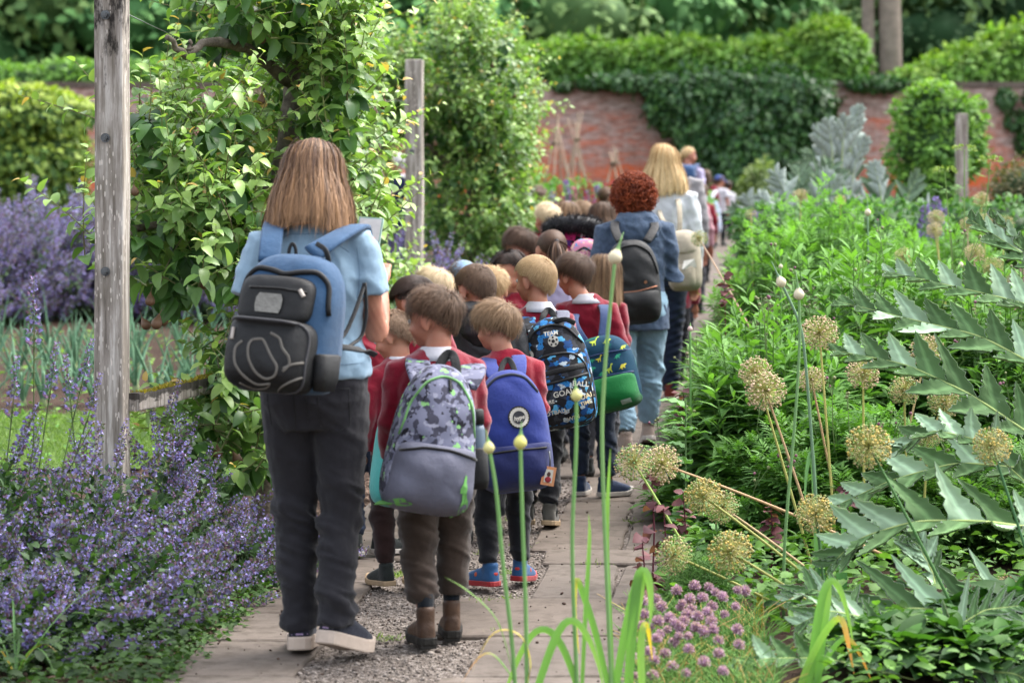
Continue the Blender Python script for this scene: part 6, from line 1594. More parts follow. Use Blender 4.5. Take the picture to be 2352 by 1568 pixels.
# ================================================================== BACKPACKS
class Pack:
    def __init__(s, name, label, u, v, Y, wpx, hpx, D, mat, tilt=0, yaw=0, lean=0, n_up=2.5, n_dn=5, p=3.0, seed=1, taper=.25, crease=.006, zc=.5, trap=0.0, group='rucksacks on the walkers', cat='backpack'):
        loc = P(u, v, Y); k = Y / F; s.W, s.H, s.D = wpx * k, hpx * k, D
        s.root = empty(name, loc, (R(lean), R(tilt), R(yaw))); s.Y = Y
        s.nu, s.nd, s.p, s.taper, s.seed, s.zc = n_up, n_dn, p, taper, seed, zc
        s.layers = []; s.crease = crease; s.trap = trap
        s.M = np.array(Euler((R(lean), R(tilt), R(yaw))).to_matrix()); s.loc = loc
        m = s.shell(0, s.zc * s.H, s.W / 2, (1 - s.zc) * s.H, s.zc * s.H, D, None, 20, 72)
        m.obj('main_compartment', [mat], s.root, True, False)
        s.layers.append((0, s.zc * s.H, s.W / 2, (1 - s.zc) * s.H, s.zc * s.H, D, n_up, n_dn, 0))
        tag(s.root, label, cat, group)
    def rr(s, x, z, L):
        cx, cz, a, hu, hd, D, nu, nd, _ = L
        dx = np.abs((x - cx) / a); dz = z - cz; up = dz >= 0
        ru = (dx ** nu + np.abs(dz / hu) ** nu) ** (1 / nu); rd = (dx ** nd + np.abs(dz / hd) ** nd) ** (1 / nd)
        return np.where(up, ru, rd)
    def depth(s, r, z, D): return D * (1 - np.clip(r, 0, 1) ** s.p) ** (1 / s.p) * (1 - s.taper * np.clip(z / s.H, 0, 1))
    def surf(s, x, z, upto=None):
        x = np.asarray(x, float); z = np.asarray(z, float); y = np.zeros(np.broadcast(x, z).shape)
        for L in s.layers[:upto]:
            r = s.rr(x, z, L)
            y = y - np.where(r < 1, s.depth(r, z, L[5]), 0)
        w = vnoise(np.stack([x * 34 + 9 * z, 0 * x + 0 * z, z * 46 + 14 * x], -1).reshape(-1, 3), s.seed).reshape(y.shape)
        return y + s.crease * w * np.clip(-y / (s.D * .5 + 1e-6), 0, 1)
    def shell(s, cx, cz, a, hu, hd, D, upto, nr, na, n_up=None, n_dn=None, back=True):
        nu, nd = n_up or s.nu, n_dn or s.nd
        th = np.arange(na) * 2 * math.pi / na; c, sn = np.cos(th), np.sin(th); n = np.where(sn >= 0, nu, nd)
        rad = (np.abs(c) ** n + np.abs(sn) ** n) ** (-1 / n); ox = c * rad * a; oz = sn * rad * np.where(sn >= 0, hu, hd)
        q = np.linspace(0, 1, nr + 1)[1:]; rv = 1 - (1 - q) ** 2.6
        X = cx + rv[:, None] * ox; Z = cz + rv[:, None] * oz
        base = s.surf(X, Z, upto) if upto is not None else np.zeros_like(X)
        Yd = base - s.depth(np.broadcast_to(rv[:, None], X.shape), Z, D)
        if upto is None:
            w = vnoise(np.stack([X * 34 + 9 * Z, 0 * X, Z * 46 + 14 * X], -1).reshape(-1, 3), s.seed).reshape(X.shape); Yd = Yd + s.crease * w * np.clip(-Yd / (s.D * .5), 0, 1)
        v = np.stack([X, Yd, Z], -1).reshape(-1, 3)
        y0 = (s.surf(np.array([cx]), np.array([cz]), upto) if upto is not None else np.zeros(1))[0] - s.depth(np.zeros(1), np.array([cz]), D)[0]
        v = np.vstack([v, [cx, y0, cz], [cx, .02 if upto is None else v[-1, 1] + .01, cz]])
        i = np.arange(nr - 1)[:, None] * na; j = np.arange(na)[None]; j2 = (j + 1) % na
        f4 = np.stack([i + j, i + na + j, i + na + j2, i + j2], -1).reshape(-1, 4); j = np.arange(na); j2 = (j + 1) % na
        f3 = [np.stack([np.full(na, nr * na), j, j2], -1)]
        if back: f3.append(np.stack([np.full(na, nr * na + 1), (nr - 1) * na + j2, (nr - 1) * na + j], -1))
        return MB().add(s.warp(v), [f4, np.concatenate(f3)])
    def warp(s, v):
        v = np.array(v, float); v[:, 0] *= 1 + s.trap * (.45 - v[:, 2] / s.H); return v
    def pocket(s, name, cx, cz, w, h, D, mat, n_up=5, n_dn=5, zc=.5, parent=None, piping=None):
        cx, cz, w, h = cx * s.W, cz * s.H, w * s.W, h * s.H
        k = len(s.layers); m = s.shell(cx, cz, w / 2, h * (1 - zc), h * zc, D, k, 12, 64, n_up, n_dn)
        o = m.obj(name, [mat], s.root if parent is None else parent, True, False)
        s.layers.append((cx, cz, w / 2, h * (1 - zc), h * zc, D, n_up, n_dn, 0))
        if piping is not None:
            th = np.linspace(0, 2 * math.pi, 80); c, sn = np.cos(th), np.sin(th); n = np.where(sn >= 0, n_up, n_dn); rad = (np.abs(c) ** n + np.abs(sn) ** n) ** (-1 / n) * .955
            s.line('piping', np.stack([cx + c * rad * w / 2, cz + sn * rad * h / 2], -1), .0045, piping, False, o)
        return o
    def line(s, name, pts, r, mat, rel=True, parent=None, flat=None):
        p = np.asarray(pts, float)
        if rel: p = p * [s.W, s.H]
        seg = np.linspace(0, len(p) - 1, max(24, len(p) * 4)); q = np.stack([np.interp(seg, range(len(p)), p[:, k]) for k in range(2)], -1)
        for _ in range(2): q[1:-1] = (q[:-2] + 2 * q[1:-1] + q[2:]) / 4
        y = s.surf(q[:, 0], q[:, 1]) - (r * .4 if flat is None else .0015)
        v = np.stack([q[:, 0], y, q[:, 1]], -1)
        return loft(s.warp(v), r, r if flat is None else flat, n=8, ref=(0, -1, .02), mb=MB()).obj(name, [mat] if not isinstance(mat, list) else mat, parent or s.root, True, False)
    def flat(s, polys, off=.003, mb=None, mi=0):
        """polygons in pack metres laid on the surface"""
        mb = mb or MB()
        for p in polys:
            p = np.asarray(p, float); c = p.mean(0); v = np.vstack([p, c]); y = s.surf(v[:, 0], v[:, 1]) - off
            n = len(p); j = np.arange(n); mb.add(s.warp(np.stack([v[:, 0], y, v[:, 1]], -1)), [np.stack([np.full(n, n), j, (j + 1) % n], -1)], None, mi)
        return mb
    def decal(s, name, polys, mat, off=.003, rel=True, parent=None):
        if rel: polys = [np.asarray(p) * [s.W, s.H] for p in polys]
        return s.flat(polys, off).obj(name, [mat], parent or s.root, False, False)
    def disc(s, name, cx, cz, r, mat, off, n=32, star=0.0, parent=None):
        th = np.arange(n) * 2 * math.pi / n; rr = r * (1 + star * (np.arange(n) % 2))
        return s.decal(name, [np.stack([cx * s.W + rr * np.cos(th), cz * s.H + rr * np.sin(th)], -1)], mat, off, False, parent)
    def text(s, txt, cx, cz, size, mat, rot=0, off=.004, name='lettering', shear=0, parent=None, cut=True):
        cu = bpy.data.curves.new('t', 'FONT'); cu.body = txt; cu.size = size; cu.align_x = 'CENTER'; cu.align_y = 'CENTER'; cu.shear = shear; cu.resolution_u = 3; cu.offset = size * .02
        o = bpy.data.objects.new('t', cu); COL.objects.link(o); dg = bpy.context.evaluated_depsgraph_get(); dg.update()
        me = bpy.data.meshes.new_from_object(o.evaluated_get(dg), depsgraph=dg); bpy.data.objects.remove(o); bpy.data.curves.remove(cu)
        c = get_co(me); cr, sr = math.cos(R(rot)), math.sin(R(rot)); x = c[:, 0] * cr - c[:, 1] * sr + cx * s.W; z = c[:, 0] * sr + c[:, 1] * cr + cz * s.H
        set_co(me, s.warp(np.stack([x, s.surf(x, z) - off, z], -1))); return link(name, me, [mat], parent or s.root)
    def strap(s, pts, w, mat, name='shoulder_strap', th=.006, ref=(0, -1, .25)):
        """pts: (u, v, Y) picture points of the strap's run over the shoulder"""
        p = (np.array([P(*q) for q in pts]) - s.loc) @ s.M
        if name == 'shoulder_strap':
            e1 = P(*pts[-1]) + [0, .07, -.012]; e2 = P(*pts[-1]) + [0, .11, -.07]; p = np.vstack([p, (np.array([e1, e2]) - s.loc) @ s.M])
        seg = np.linspace(0, len(p) - 1, 20); q = np.stack([np.interp(seg, range(len(p)), p[:, k]) for k in range(3)], -1)
        for _ in range(4): q[1:-1] = (q[:-2] + 2 * q[1:-1] + q[2:]) / 4
        return loft(q, w / 2, th, n=12, ex=5, ref=('side', s.M.T @ np.array([1.0, 0, 0])) if name == 'shoulder_strap' else ref).obj(name, [mat], s.root, True, False)
    def handle(s, pts, w, mat): return s.strap(pts, w, mat, 'grab_handle', .004, (0, -1, .05))
    def world(s, x, z, out=0.0):
        x, z = x * s.W, z * s.H; return s.M @ np.array([x, float(s.surf(np.array([x]), np.array([z]))[0]) - out, z]) + s.loc

def camo_mat(name, base, spots, scale=22, seedv=0):
    m = NT(name); m.set(.85, .2); v = m.coord('Object', (1, 1, 1)); c = tuple(a * FAB for a in base)
    for k, (col, th, sc) in enumerate(spots):
        mp = m.n('ShaderNodeMapping'); mp.inputs['Location'].default_value = (k * 3.7 + seedv, k * 1.9, k * 5.3); m.lk(v, mp.inputs[0])
        f = m.ramp(m.noise(mp.outputs[0], scale * sc, 2, .5), [(th, (0, 0, 0)), (th + .025, (1, 1, 1))]); c = m.mix(f, c, tuple(a * FAB for a in col))
    m.base(c); m.bump(m.noise(v, 45, 3), .3, .004); return m.mat
CAMO = camo_mat('camouflage_print', hexc('8688a0'), [(hexc('4c4c5c'), .53, 1.0), (hexc('25252d'), .62, 1.15), (hexc('a9aabd'), .60, 1.3), (hexc('9fdc8c'), .63, .9)], 30)
GREYN = fabric('grey_nylon', hexc('6d6e80'), .7, .3, .15, 0, 500, .3, 8)
TEAL = fabric('teal_nylon', hexc('3fb3ac'), .6, .3, .12); ROYAL = fabric('royal_blue_nylon', hexc('2b3d8f'), .8, .25, .18, .1, 600, .3, 8); ROYALD = fabric('dark_blue_nylon', hexc('222b62'), .8, .25, .18, .1, 600, .3, 8)
IVORY = fabric('ivory_print', hexc('ddd8cc'), .7, .2, .05, 0, 50, 0); BLUEP = fabric('pack_blue', hexc('32587e'), .75, .25, .22, .1, 500, .3, 7); GREENP = fabric('bright_green_nylon', hexc('0d7f3c'), .75, .25, .15, .1, 500, .25, 6); NAVYP = fabric('navy_webbing', hexc('27406f'), .8, .2, .12)
DINO = camo_mat('teal_print', hexc('17455f'), [(hexc('1f6f63'), .60, .8), (hexc('123552'), .6, 1.1)], 16); CANVAS = fabric('beige_canvas', hexc('c3b7a3'), .9, .15, .15, .1, 300, .4, 12); STEELB = fabric('steel_blue_bottle', hexc('5d7286'), .35, .5, .1, 0, 50, 0)
def football_mat():
    m = NT('football_print'); m.set(.8, .25); v = m.coord('Object', (34, 34, 42), (0, .5, 0)); vo = m.n('ShaderNodeTexVoronoi'); vo.inputs['Scale'].default_value = 1.0; vo.inputs['Randomness'].default_value = 1
    dv = m.n('ShaderNodeVectorMath'); dv.operation = 'ADD'; nz = m.n('ShaderNodeTexNoise'); nz.inputs['Scale'].default_value = 1.2; m.lk(v, nz.inputs['Vector']); m.lk(v, dv.inputs[0]); m.lk(nz.outputs['Color'], dv.inputs[1]); m.lk(dv.outputs[0], vo.inputs['Vector'])
    sp = m.n('ShaderNodeSeparateColor'); m.lk(vo.outputs['Color'], sp.inputs[0])
    c = m.ramp(sp.outputs[0], [(0, tuple(a * FAB for a in hexc('17181d'))), (.36, tuple(a * FAB for a in hexc('2a7fc4'))), (.5, tuple(a * FAB for a in hexc('22232b'))), (.66, tuple(a * FAB for a in hexc('5fb4e0'))), (.74, tuple(a * FAB for a in hexc('3a3d46'))), (.86, tuple(a * FAB for a in hexc('c9d6df'))), (.91, tuple(a * FAB for a in hexc('1a4a86')))], 'CONSTANT')
    c = m.mix(m.ramp(m.noise(v, 3.2, 3), [(.60, (0, 0, 0)), (.63, (.8, .8, .8))]), c, tuple(a * FAB for a in hexc('101115')))
    m.base(c); m.bump(m.noise(m.coord(), 45, 3), .25, .004); return m.mat
FOOT = football_mat()
def floral_mat():
    return camo_mat('floral_print', hexc('b9cfe6'), [(hexc('e8e6f2'), .55, 1.2), (hexc('d58ea6'), .66, 1.6), (hexc('8fb0d8'), .62, 1.0)], 24)

# ---- woman's blue and black rucksack
k = Pack('backpack', 'large blue rucksack with black pockets worn by the woman in pale blue', 668, 902, 7.62, 236, 318, .20, BLUEP, tilt=4.0, yaw=-20, lean=-4, n_up=3.2, n_dn=6, p=4.0, taper=.42, seed=4, crease=.005)
k.line('zip', [(-.46, .60), (-.44, .80), (-.32, .885), (-.12, .87), (0, .845), (.14, .87), (.32, .885), (.44, .80), (.47, .58)], .009, BLK)
o = k.pocket('upper_pocket', -.05, .665, .80, .34, .05, BLK, 4, 5); k.pocket('lower_pocket', -.07, .265, 1.0, .53, .075, BLK, 5, 5, piping=fabric('grey_piping', hexc('3d3d42'), .6, .3, .1))
GREY = fabric('grey_print', hexc('77726b'), .6, .3, .12, 0, 60, 0); PATCH = fabric('rubber_patch', hexc('8f8d87'), .6, .3, .2, 0, 90, .4, 60)
k.decal('badge', [np.array([(-.15, .60), (.10, .60), (.115, .64), (.115, .70), (.09, .735), (-.14, .735), (-.165, .70), (-.165, .64)]) + [-.03, -.03]], PATCH, .006)
INK = fabric('badge_ink', hexc('2c2c2e'), .6, .3, .1, 0, 60, 0)
k.line('badge_arch', [(-.15, .63), (-.13, .675), (-.06, .695), (.01, .675), (.03, .63)], .004, INK, True, None, .0008); k.line('badge_arch', [(-.10, .64), (-.09, .665), (-.06, .675), (-.02, .665), (-.01, .64)], .003, INK, True, None, .0008)
for z_, w_ in ((.612, .085), (.597, .06)): k.line('badge_line', [(-.06 - w_, z_), (-.06 + w_, z_)], .0022, INK, True, None, .0008)
k.line('printed_line', [(-.12, .37), (-.02, .385), (.03, .34), (.10, .27), (.19, .20), (.17, .13), (.06, .10), (-.04, .14), (-.13, .24), (-.15, .33), (-.12, .37)], .0045, GREY, True, None, .0012)
k.line('printed_line', [(-.22, .355), (-.29, .31), (-.27, .20), (-.18, .12), (-.05, .055), (.10, .075)], .0045, GREY, True, None, .0012)
k.line('printed_line', [(.05, .43), (.16, .40), (.20, .33), (.28, .28), (.30, .22), (.24, .17)], .0045, GREY, True, None, .0012)
k.line('printed_line', [(-.23, .06), (-.12, .02), (.02, .035), (.08, .06)], .0035, GREY, True, None, .0012); k.line('printed_line', [(.10, .015), (.22, .065), (.40, .14)], .004, GREY, True, None, .0012); k.line('printed_line', [(.24, .19), (.32, .225), (.40, .24)], .004, GREY, True, None, .0012)
PULL = fabric('zip_pull', hexc('cfc4ba'), .5, .4, .1)
k.line('zip_puller', [(-.36, .44), (-.35, .36)], .006, PULL); k.line('zip_puller', [(.23, .745), (.28, .70)], .007, PULL); k.line('zip', [(-.30, .735), (0, .745), (.30, .73)], .004, fabric('dark_zip', hexc('0b0b0d')))
k.text('DURHAM'[0:0] + 'II', .0, .0, .001, BLK) if False else None
k.strap([(618, 600, 7.66), (622, 560, 7.70), (626, 525, 7.78), (634, 505, 7.9)], .072, BLUEP, th=.009); k.strap([(715, 585, 7.66), (750, 560, 7.68), (790, 535, 7.76), (818, 519, 7.84), (828, 520, 7.92)], .070, BLUEP, th=.009)
k.strap([(728, 560, 7.63), (748, 572, 7.60), (756, 600, 7.6), (750, 615, 7.62)], .016, BLK, 'webbing', .005); k.handle([(662, 598, 7.62), (664, 570, 7.62), (672, 556, 7.62), (680, 570, 7.62), (680, 598, 7.62)], .010, BLK)
k.strap([(762, 800, 7.60), (795, 765, 7.66), (822, 700, 7.73), (838, 650, 7.80)], .014, BLK, 'webbing', .003); k.strap([(760, 795, 7.62), (800, 798, 7.66), (842, 806, 7.74), (862, 815, 7.9)], .02, BLK, 'hip_strap', .004); k.strap([(838, 650, 7.79), (843, 720, 7.76), (832, 775, 7.74), (800, 796, 7.68)], .012, BLK, 'webbing', .003)
sp = sections([(.02, .020, .055, 0, 0), (.06, .030, .066, 0, 0), (.13, .026, .066, .004, 0), (.135, .018, .056, .004, 0)], 18, 3); sp.v = [q + [.47 * k.W, -.45 * k.D, 0] for q in sp.v]; sp.obj('side_pocket', [BLK], k.root, True, False)
# ---- camouflage school bag
k = Pack('backpack', 'grey and green camouflage school bag of the boy in brown boots', 962, 1178, 7.92, 198, 345, .19, CAMO, tilt=10, yaw=14, lean=-3, n_up=2.5, n_dn=4.5, taper=.35, seed=9, crease=.010, trap=.32)
k.pocket('front_pocket', .02, .24, .96, .46, .045, GREYN, 7, 4.5); k.line('piping', [(-.44, .40), (-.20, .44), (.1, .445), (.46, .41)], .005, fabric('black_webbing', hexc('16161a'))); k.line('zip', [(-.46, .50), (-.42, .72), (-.28, .87), (-.05, .925), (.18, .90), (.36, .78), (.45, .55)], .0045, fabric('green_piping', hexc('7fb873'), .7, .2, .45))
CGR = fabric('print_green', hexc('7cc169'), .8, .2, .15, 0, 60, 0)
r0_ = np.random.default_rng(5)
for cx, cz, a_, b_, ro in ((.33, .12, .05, .09, .4), (.30, .23, .035, .06, -.3), (-.34, .055, .12, .028, .25), (.37, .03, .05, .02, .5)):
    th = np.arange(14) * .4488; rr = 1 + .35 * np.sin(th * 3 + cx * 9); x_, z_ = np.cos(th) * a_ * rr, np.sin(th) * b_ * rr
    k.decal('print', [np.stack([cx + x_ * math.cos(ro) - z_ * math.sin(ro) * .7, cz + x_ * math.sin(ro) * .7 + z_ * math.cos(ro)], -1)], CGR, .003)
k.strap([(975, 880, 7.95), (965, 855, 7.99), (958, 836, 8.05), (962, 822, 8.14)], .085, CAMO, th=.009); k.strap([(1068, 885, 7.97), (1082, 865, 8.0), (1090, 848, 8.06), (1082, 838, 8.14)], .085, CAMO, th=.009)
k.handle([(1000, 868, 7.93), (1012, 830, 7.95), (1032, 808, 7.97), (1046, 822, 7.95), (1050, 870, 7.93)], .032, BLK); k.line('zip_puller', [(.04, .90), (.05, .83)], .006, BLK)
bot = empty('water_bottle', P(1098, 1092, 8.0), (R(-2), R(-3), 0)); kk = 8.0 / F
sections([(0, .026, .026, 0, 0), (.03, .031, .031, 0, 0), (.15, .031, .031, 0, 0), (.17, .026, .026, 0, 0)], 20, 2).obj('bottle_body', [STEELB], bot, True, False); sections([(.17, .030, .030, 0, 0), (.215, .030, .030, 0, 0), (.22, .024, .024, 0, 0)], 20, 2).obj('lid', [BLK], bot, True, False)
tag(bot, 'steel blue water bottle in the side pocket of the camouflage bag', 'bottle')
sp = sections([(-.03, .040, .036, 0, 0), (.0, .046, .042, 0, 0), (.10, .045, .041, 0, 0), (.105, .038, .036, 0, 0)], 18, 3); sp.v = [q @ roty(R(-3)).T + P(1092, 1100, 8.0) for q in sp.v]; sp.v = [(q - k.loc) @ k.M for q in sp.v]; sp.obj('side_pocket', [BLK], k.root, True, False)
# ---- teal bag
k = Pack('backpack', 'teal school bag squeezed between the woman and the camouflage bag', 912, 1165, 9.0, 150, 250, .15, TEAL, tilt=8, yaw=20, seed=3, n_up=3)
k.line('zip', [(-.45, .6), (-.3, .84), (.0, .9), (.3, .84), (.45, .6)], .006, BLK); k.pocket('front_pocket', 0, .28, .8, .42, .04, TEAL); k.disc('badge', -.28, .60, .018, IVORY, .004); k.strap([(905, 930, 9.05), (900, 900, 9.1), (900, 860, 9.2)], .05, BLK)
# ---- royal blue bag with round badge
k = Pack('backpack', 'plain royal blue rucksack with round badge and photo key tag', 1192, 1128, 9.06, 168, 280, .16, ROYAL, tilt=-6, yaw=4, lean=-2, n_up=2.4, trap=.12, n_dn=5, seed=12, taper=.3)
k.pocket('front_pocket', .0, .21, .97, .38, .035, ROYALD, 9, 5); k.line('zip', [(-.40, .355), (0, .365), (.40, .355)], .004, BLK); k.line('zip', [(-.47, .68), (-.36, .86), (-.18, .95), (.05, .97), (.25, .93), (.40, .8)], .006, fabric('grey_zip', hexc('3a3f52')))
bx, bz = .08, .62
b1 = k.disc('badge', bx, bz, .042, fabric('badge_black', hexc('15151a'), .6, .3, .05), .004); k.disc('badge_ring', bx, bz, .0345, IVORY, .006, 44, .09, b1); k.disc('badge_centre', bx, bz, .024, fabric('badge_dark', hexc('2a2b33'), .6, .3, .05), .008, 32, 0, b1)
k.text('hype', bx, bz - .004, .022, IVORY, 8, .0095, 'lettering', .25, b1)
k.strap([(1140, 868, 9.1), (1130, 850, 9.14), (1122, 835, 9.2), (1124, 822, 9.3)], .06, ROYAL, th=.008); k.strap([(1190, 862, 9.1), (1193, 845, 9.14), (1193, 825, 9.2), (1190, 816, 9.3)], .056, ROYAL, th=.008); k.handle([(1148, 872, 9.05), (1152, 838, 9.08), (1166, 822, 9.1), (1178, 836, 9.08), (1186, 868, 9.05)], .022, BLK)
tg = empty('key_tag', k.world(.42, .20, .02), (R(-3), R(10), R(6))); OK_ = fabric('orange_card', hexc('e09a6a'), .5, .3, .1); 
box((0, 0, -.035), (.05, .004, .07)).obj('card', [OK_], tg, False, False); box((0, -.003, -.035), (.03, .003, .048)).obj('photo', [IVORY], tg, False, False); m = MB(); ball((0, -.0052, -.028), (.007, .002, .009), 10, 8, mb=m); m.obj('portrait_head', [fabric('portrait_dark', hexc('5b4038'))], tg, True, False); m = ball((0, -.0052, -.048), (.012, .002, .011), 10, 8); m.obj('portrait_body', [fabric('portrait_red', hexc('a1333c'))], tg, True, False)
loft([(0, 0, 0), (-.004, 0, .025), (-.012, .005, .055)], .003, n=6).obj('clip', [METAL], tg, True, False)
tag(tg, 'orange photo key tag dangling from the royal blue rucksack', 'key tag')
# ---- football bag
k = Pack('backpack', 'blue and black football print school bag lettered with goal words', 1302, 984, 10.68, 156, 258, .17, FOOT, tilt=-9, trap=.1, yaw=-3, lean=-2, n_up=2.4, n_dn=5, seed=15, taper=.3)
o1 = k.pocket('front_pocket', .04, .36, .86, .66, .035, FOOT, 3.2, 6, piping=BLK); k.line('webbing', [(-.36, .50), (0, .525), (.44, .545)], .013, BLK, True, None, .003); k.line('zip', [(-.34, .415), (0, .435), (.44, .465)], .006, BLK); k.line('zip', [(-.49, .55), (-.42, .78), (-.25, .9), (0, .94), (.25, .9), (.44, .74)], .006, BLK)
CRM = fabric('cream_print', hexc('d8c7a2'), .8, .2, .05, 0, 60, 0)
for tx, cx, cz, sz_, mt, ro in (('GOAL', .06, .33, .034, IVORY, 6), ('GOAL', .34, .27, .030, CRM, 8), ('TIME', .35, .215, .024, CRM, 8), ('FOOTBALL', -.14, .17, .026, IVORY, 4), ('BALL', .32, .385, .032, IVORY, -14), ('GB', -.36, .45, .034, CRM, -30), ('SCORE', -.20, .265, .022, IVORY, 5), ('WIN', .14, .10, .026, IVORY, 10), ('TEAM', .0, .86, .026, IVORY, 0)): k.text(tx, cx, cz, sz_, mt, ro, .004)
b1 = k.disc('printed_ball', .02, .79, .024, IVORY, .004); k.disc('ball_patch', .02, .79, .009, BLK, .006, 5, 0, b1)
for a in range(5): k.disc('ball_patch', .02 + .017 * math.cos(a * 1.2566 + .3) / k.W, .79 + .017 * math.sin(a * 1.2566 + .3) / k.H, .0055, BLK, .006, 5, 0, b1)
b1 = k.disc('printed_ball', -.37, .70, .02, IVORY, .004); k.disc('ball_patch', -.37, .70, .008, BLK, .006, 5, 0, b1)
k.handle([(1255, 760, 10.66), (1275, 738, 10.62), (1300, 732, 10.6), (1320, 742, 10.62)], .022, BLK); k.strap([(1235, 765, 10.72), (1218, 752, 10.76), (1210, 740, 10.82), (1214, 728, 10.92)], .07, FOOT, th=.009); k.strap([(1285, 752, 10.7), (1290, 735, 10.76), (1296, 722, 10.84), (1290, 715, 10.95)], .06, GREYN, th=.009); k.handle([(1242, 758, 10.7), (1246, 725, 10.72), (1260, 708, 10.76), (1272, 722, 10.72), (1278, 755, 10.7)], .028, BLK)
# ---- dinosaur bag
k = Pack('backpack', 'navy dinosaur print school bag with bright green lower pocket', 1412, 946, 11.72, 150, 178, .16, DINO, tilt=-14, yaw=-12, lean=-2, n_up=2.6, n_dn=5, seed=18, taper=.35)
k.pocket('front_pocket', -.02, .235, 1.0, .45, .035, GREENP, 9, 5); k.line('piping', [(-.47, .455), (-.2, .47), (.1, .475), (.47, .455)], .005, NAVYP); k.line('zip', [(-.46, .72), (-.2, .76), (.2, .765), (.47, .74)], .004, NAVYP)
DN = [(-.5, .12), (-.3, .0), (-.18, -.02), (-.16, -.3), (-.08, -.3), (-.06, -.08), (.1, -.08), (.12, -.3), (.2, -.3), (.2, 0), (.28, .25), (.34, .38), (.48, .4), (.47, .5), (.32, .52), (.24, .42), (.14, .2), (0, .18), (-.2, .16)]
DT = [(-.5, .0), (-.25, .06), (-.12, .22), (.08, .3), (.22, .2), (.36, .22), (.5, .08), (.34, .02), (.2, -.02), (.2, -.22), (.12, -.22), (.08, -.06), (-.08, -.06), (-.1, -.22), (-.18, -.22), (-.2, -.02)]
LG = fabric('lime_print', hexc('c3d94e'), .8, .2, .05, 0, 60, 0); MG = fabric('sea_green_print', hexc('2f9b7a'), .8, .2, .05, 0, 60, 0); YG = fabric('yellow_print', hexc('d9cf4a'), .8, .2, .05, 0, 60, 0)
for cx, cz, s_, sh, mt in ((-.30, .90, .045, DT, LG), (-.02, .93, .05, DN, LG), (.18, .90, .045, DT, LG), (-.34, .78, .04, DT, LG), (.02, .70, .04, DN, YG), (.15, .54, .05, DN, LG), (.35, .54, .045, DT, YG), (-.40, .60, .045, DT, LG), (-.30, .52, .04, DN, YG), (-.12, .60, .045, DT, MG), (.30, .68, .04, DT, MG), (.02, .50, .05, DT, MG), (-.18, .80, .04, DN, MG), (.40, .78, .036, DT, LG), (-.1, .70, .036, DT, MG)):
    q = np.array(sh) * s_ * 1.0; c_, s2 = math.cos(.2 * cx * 5), math.sin(.2 * cx * 5)
    pts = np.stack([q[:, 0] * c_ - q[:, 1] * s2 + cx * k.W, q[:, 0] * s2 + q[:, 1] * c_ + cz * k.H], -1)
    b_ = bpy.data.meshes.new('print'); y_ = k.surf(pts[:, 0], pts[:, 1]) - .004; b_.from_pydata([tuple(a) for a in np.stack([pts[:, 0], y_, pts[:, 1]], -1)], [], [tuple(range(len(pts)))]); link('dinosaur_print', b_, [mt], k.root)
k.decal('name_label', [np.array([(.22, .07), (.37, .08), (.37, .14), (.22, .13)])], fabric('pale_label', hexc('b9c9bb')), .004)
k.strap([(1345, 795, 11.76), (1325, 765, 11.78), (1312, 738, 11.84), (1318, 722, 11.95)], .06, NAVYP, th=.008); k.strap([(1385, 780, 11.74), (1390, 750, 11.78), (1392, 715, 11.84), (1386, 700, 11.95)], .055, NAVYP, th=.008)
# ---- black rucksack
k = Pack('backpack', 'black nylon rucksack with copper zip on the red haired woman', 1462, 745, 13.6, 122, 195, .15, BLK, tilt=-5, yaw=5, n_up=2.6, n_dn=5, seed=22, taper=.3)
COP = fabric('copper', hexc('b77d62'), .4, .5, .1, 0, 50, 0, 9, .7)
k.line('zip', [(-.45, .55), (-.38, .82), (-.18, .93), (.1, .94), (.34, .84), (.45, .58)], .006, fabric('dark_zip', hexc('0b0b0d'))); k.pocket('front_pocket', 0, .22, .9, .36, .03, BLK, 8, 5); k.line('zip', [(-.40, .40), (0, .40), (.40, .44)], .004, COP); k.disc('badge', .18, .50, .009, COP, .005); k.line('zip_puller', [(-.40, .40), (-.41, .33)], .006, COP)
k.strap([(1425, 555, 13.62), (1414, 535, 13.66), (1410, 515, 13.74), (1416, 505, 13.9)], .05, BLK); k.strap([(1485, 555, 13.62), (1498, 535, 13.66), (1506, 518, 13.74), (1500, 508, 13.9)], .05, BLK)
# ---- beige canvas bag
k = Pack('backpack', 'beige canvas rucksack low on the blonde woman in white', 1578, 668, 16.15, 78, 140, .15, CANVAS, tilt=-4, yaw=-18, n_up=3, n_dn=5, seed=25, taper=.3)
k.pocket('front_pocket', 0, .25, .8, .4, .04, CANVAS); k.pocket('flap', 0, .80, 1.0, .36, .03, CANVAS, 3, 4); k.decal('side_panel', [np.array([(.1, .36), (.45, .38), (.42, .52), (.12, .50)])], fabric('white_panel', hexc('ddd9d0')), .02)
k.strap([(1560, 540, 16.2), (1562, 505, 16.22), (1560, 470, 16.3), (1556, 455, 16.42)], .035, CANVAS); k.strap([(1545, 545, 16.2), (1530, 515, 16.2), (1518, 500, 16.24), (1514, 480, 16.4)], .03, CANVAS)
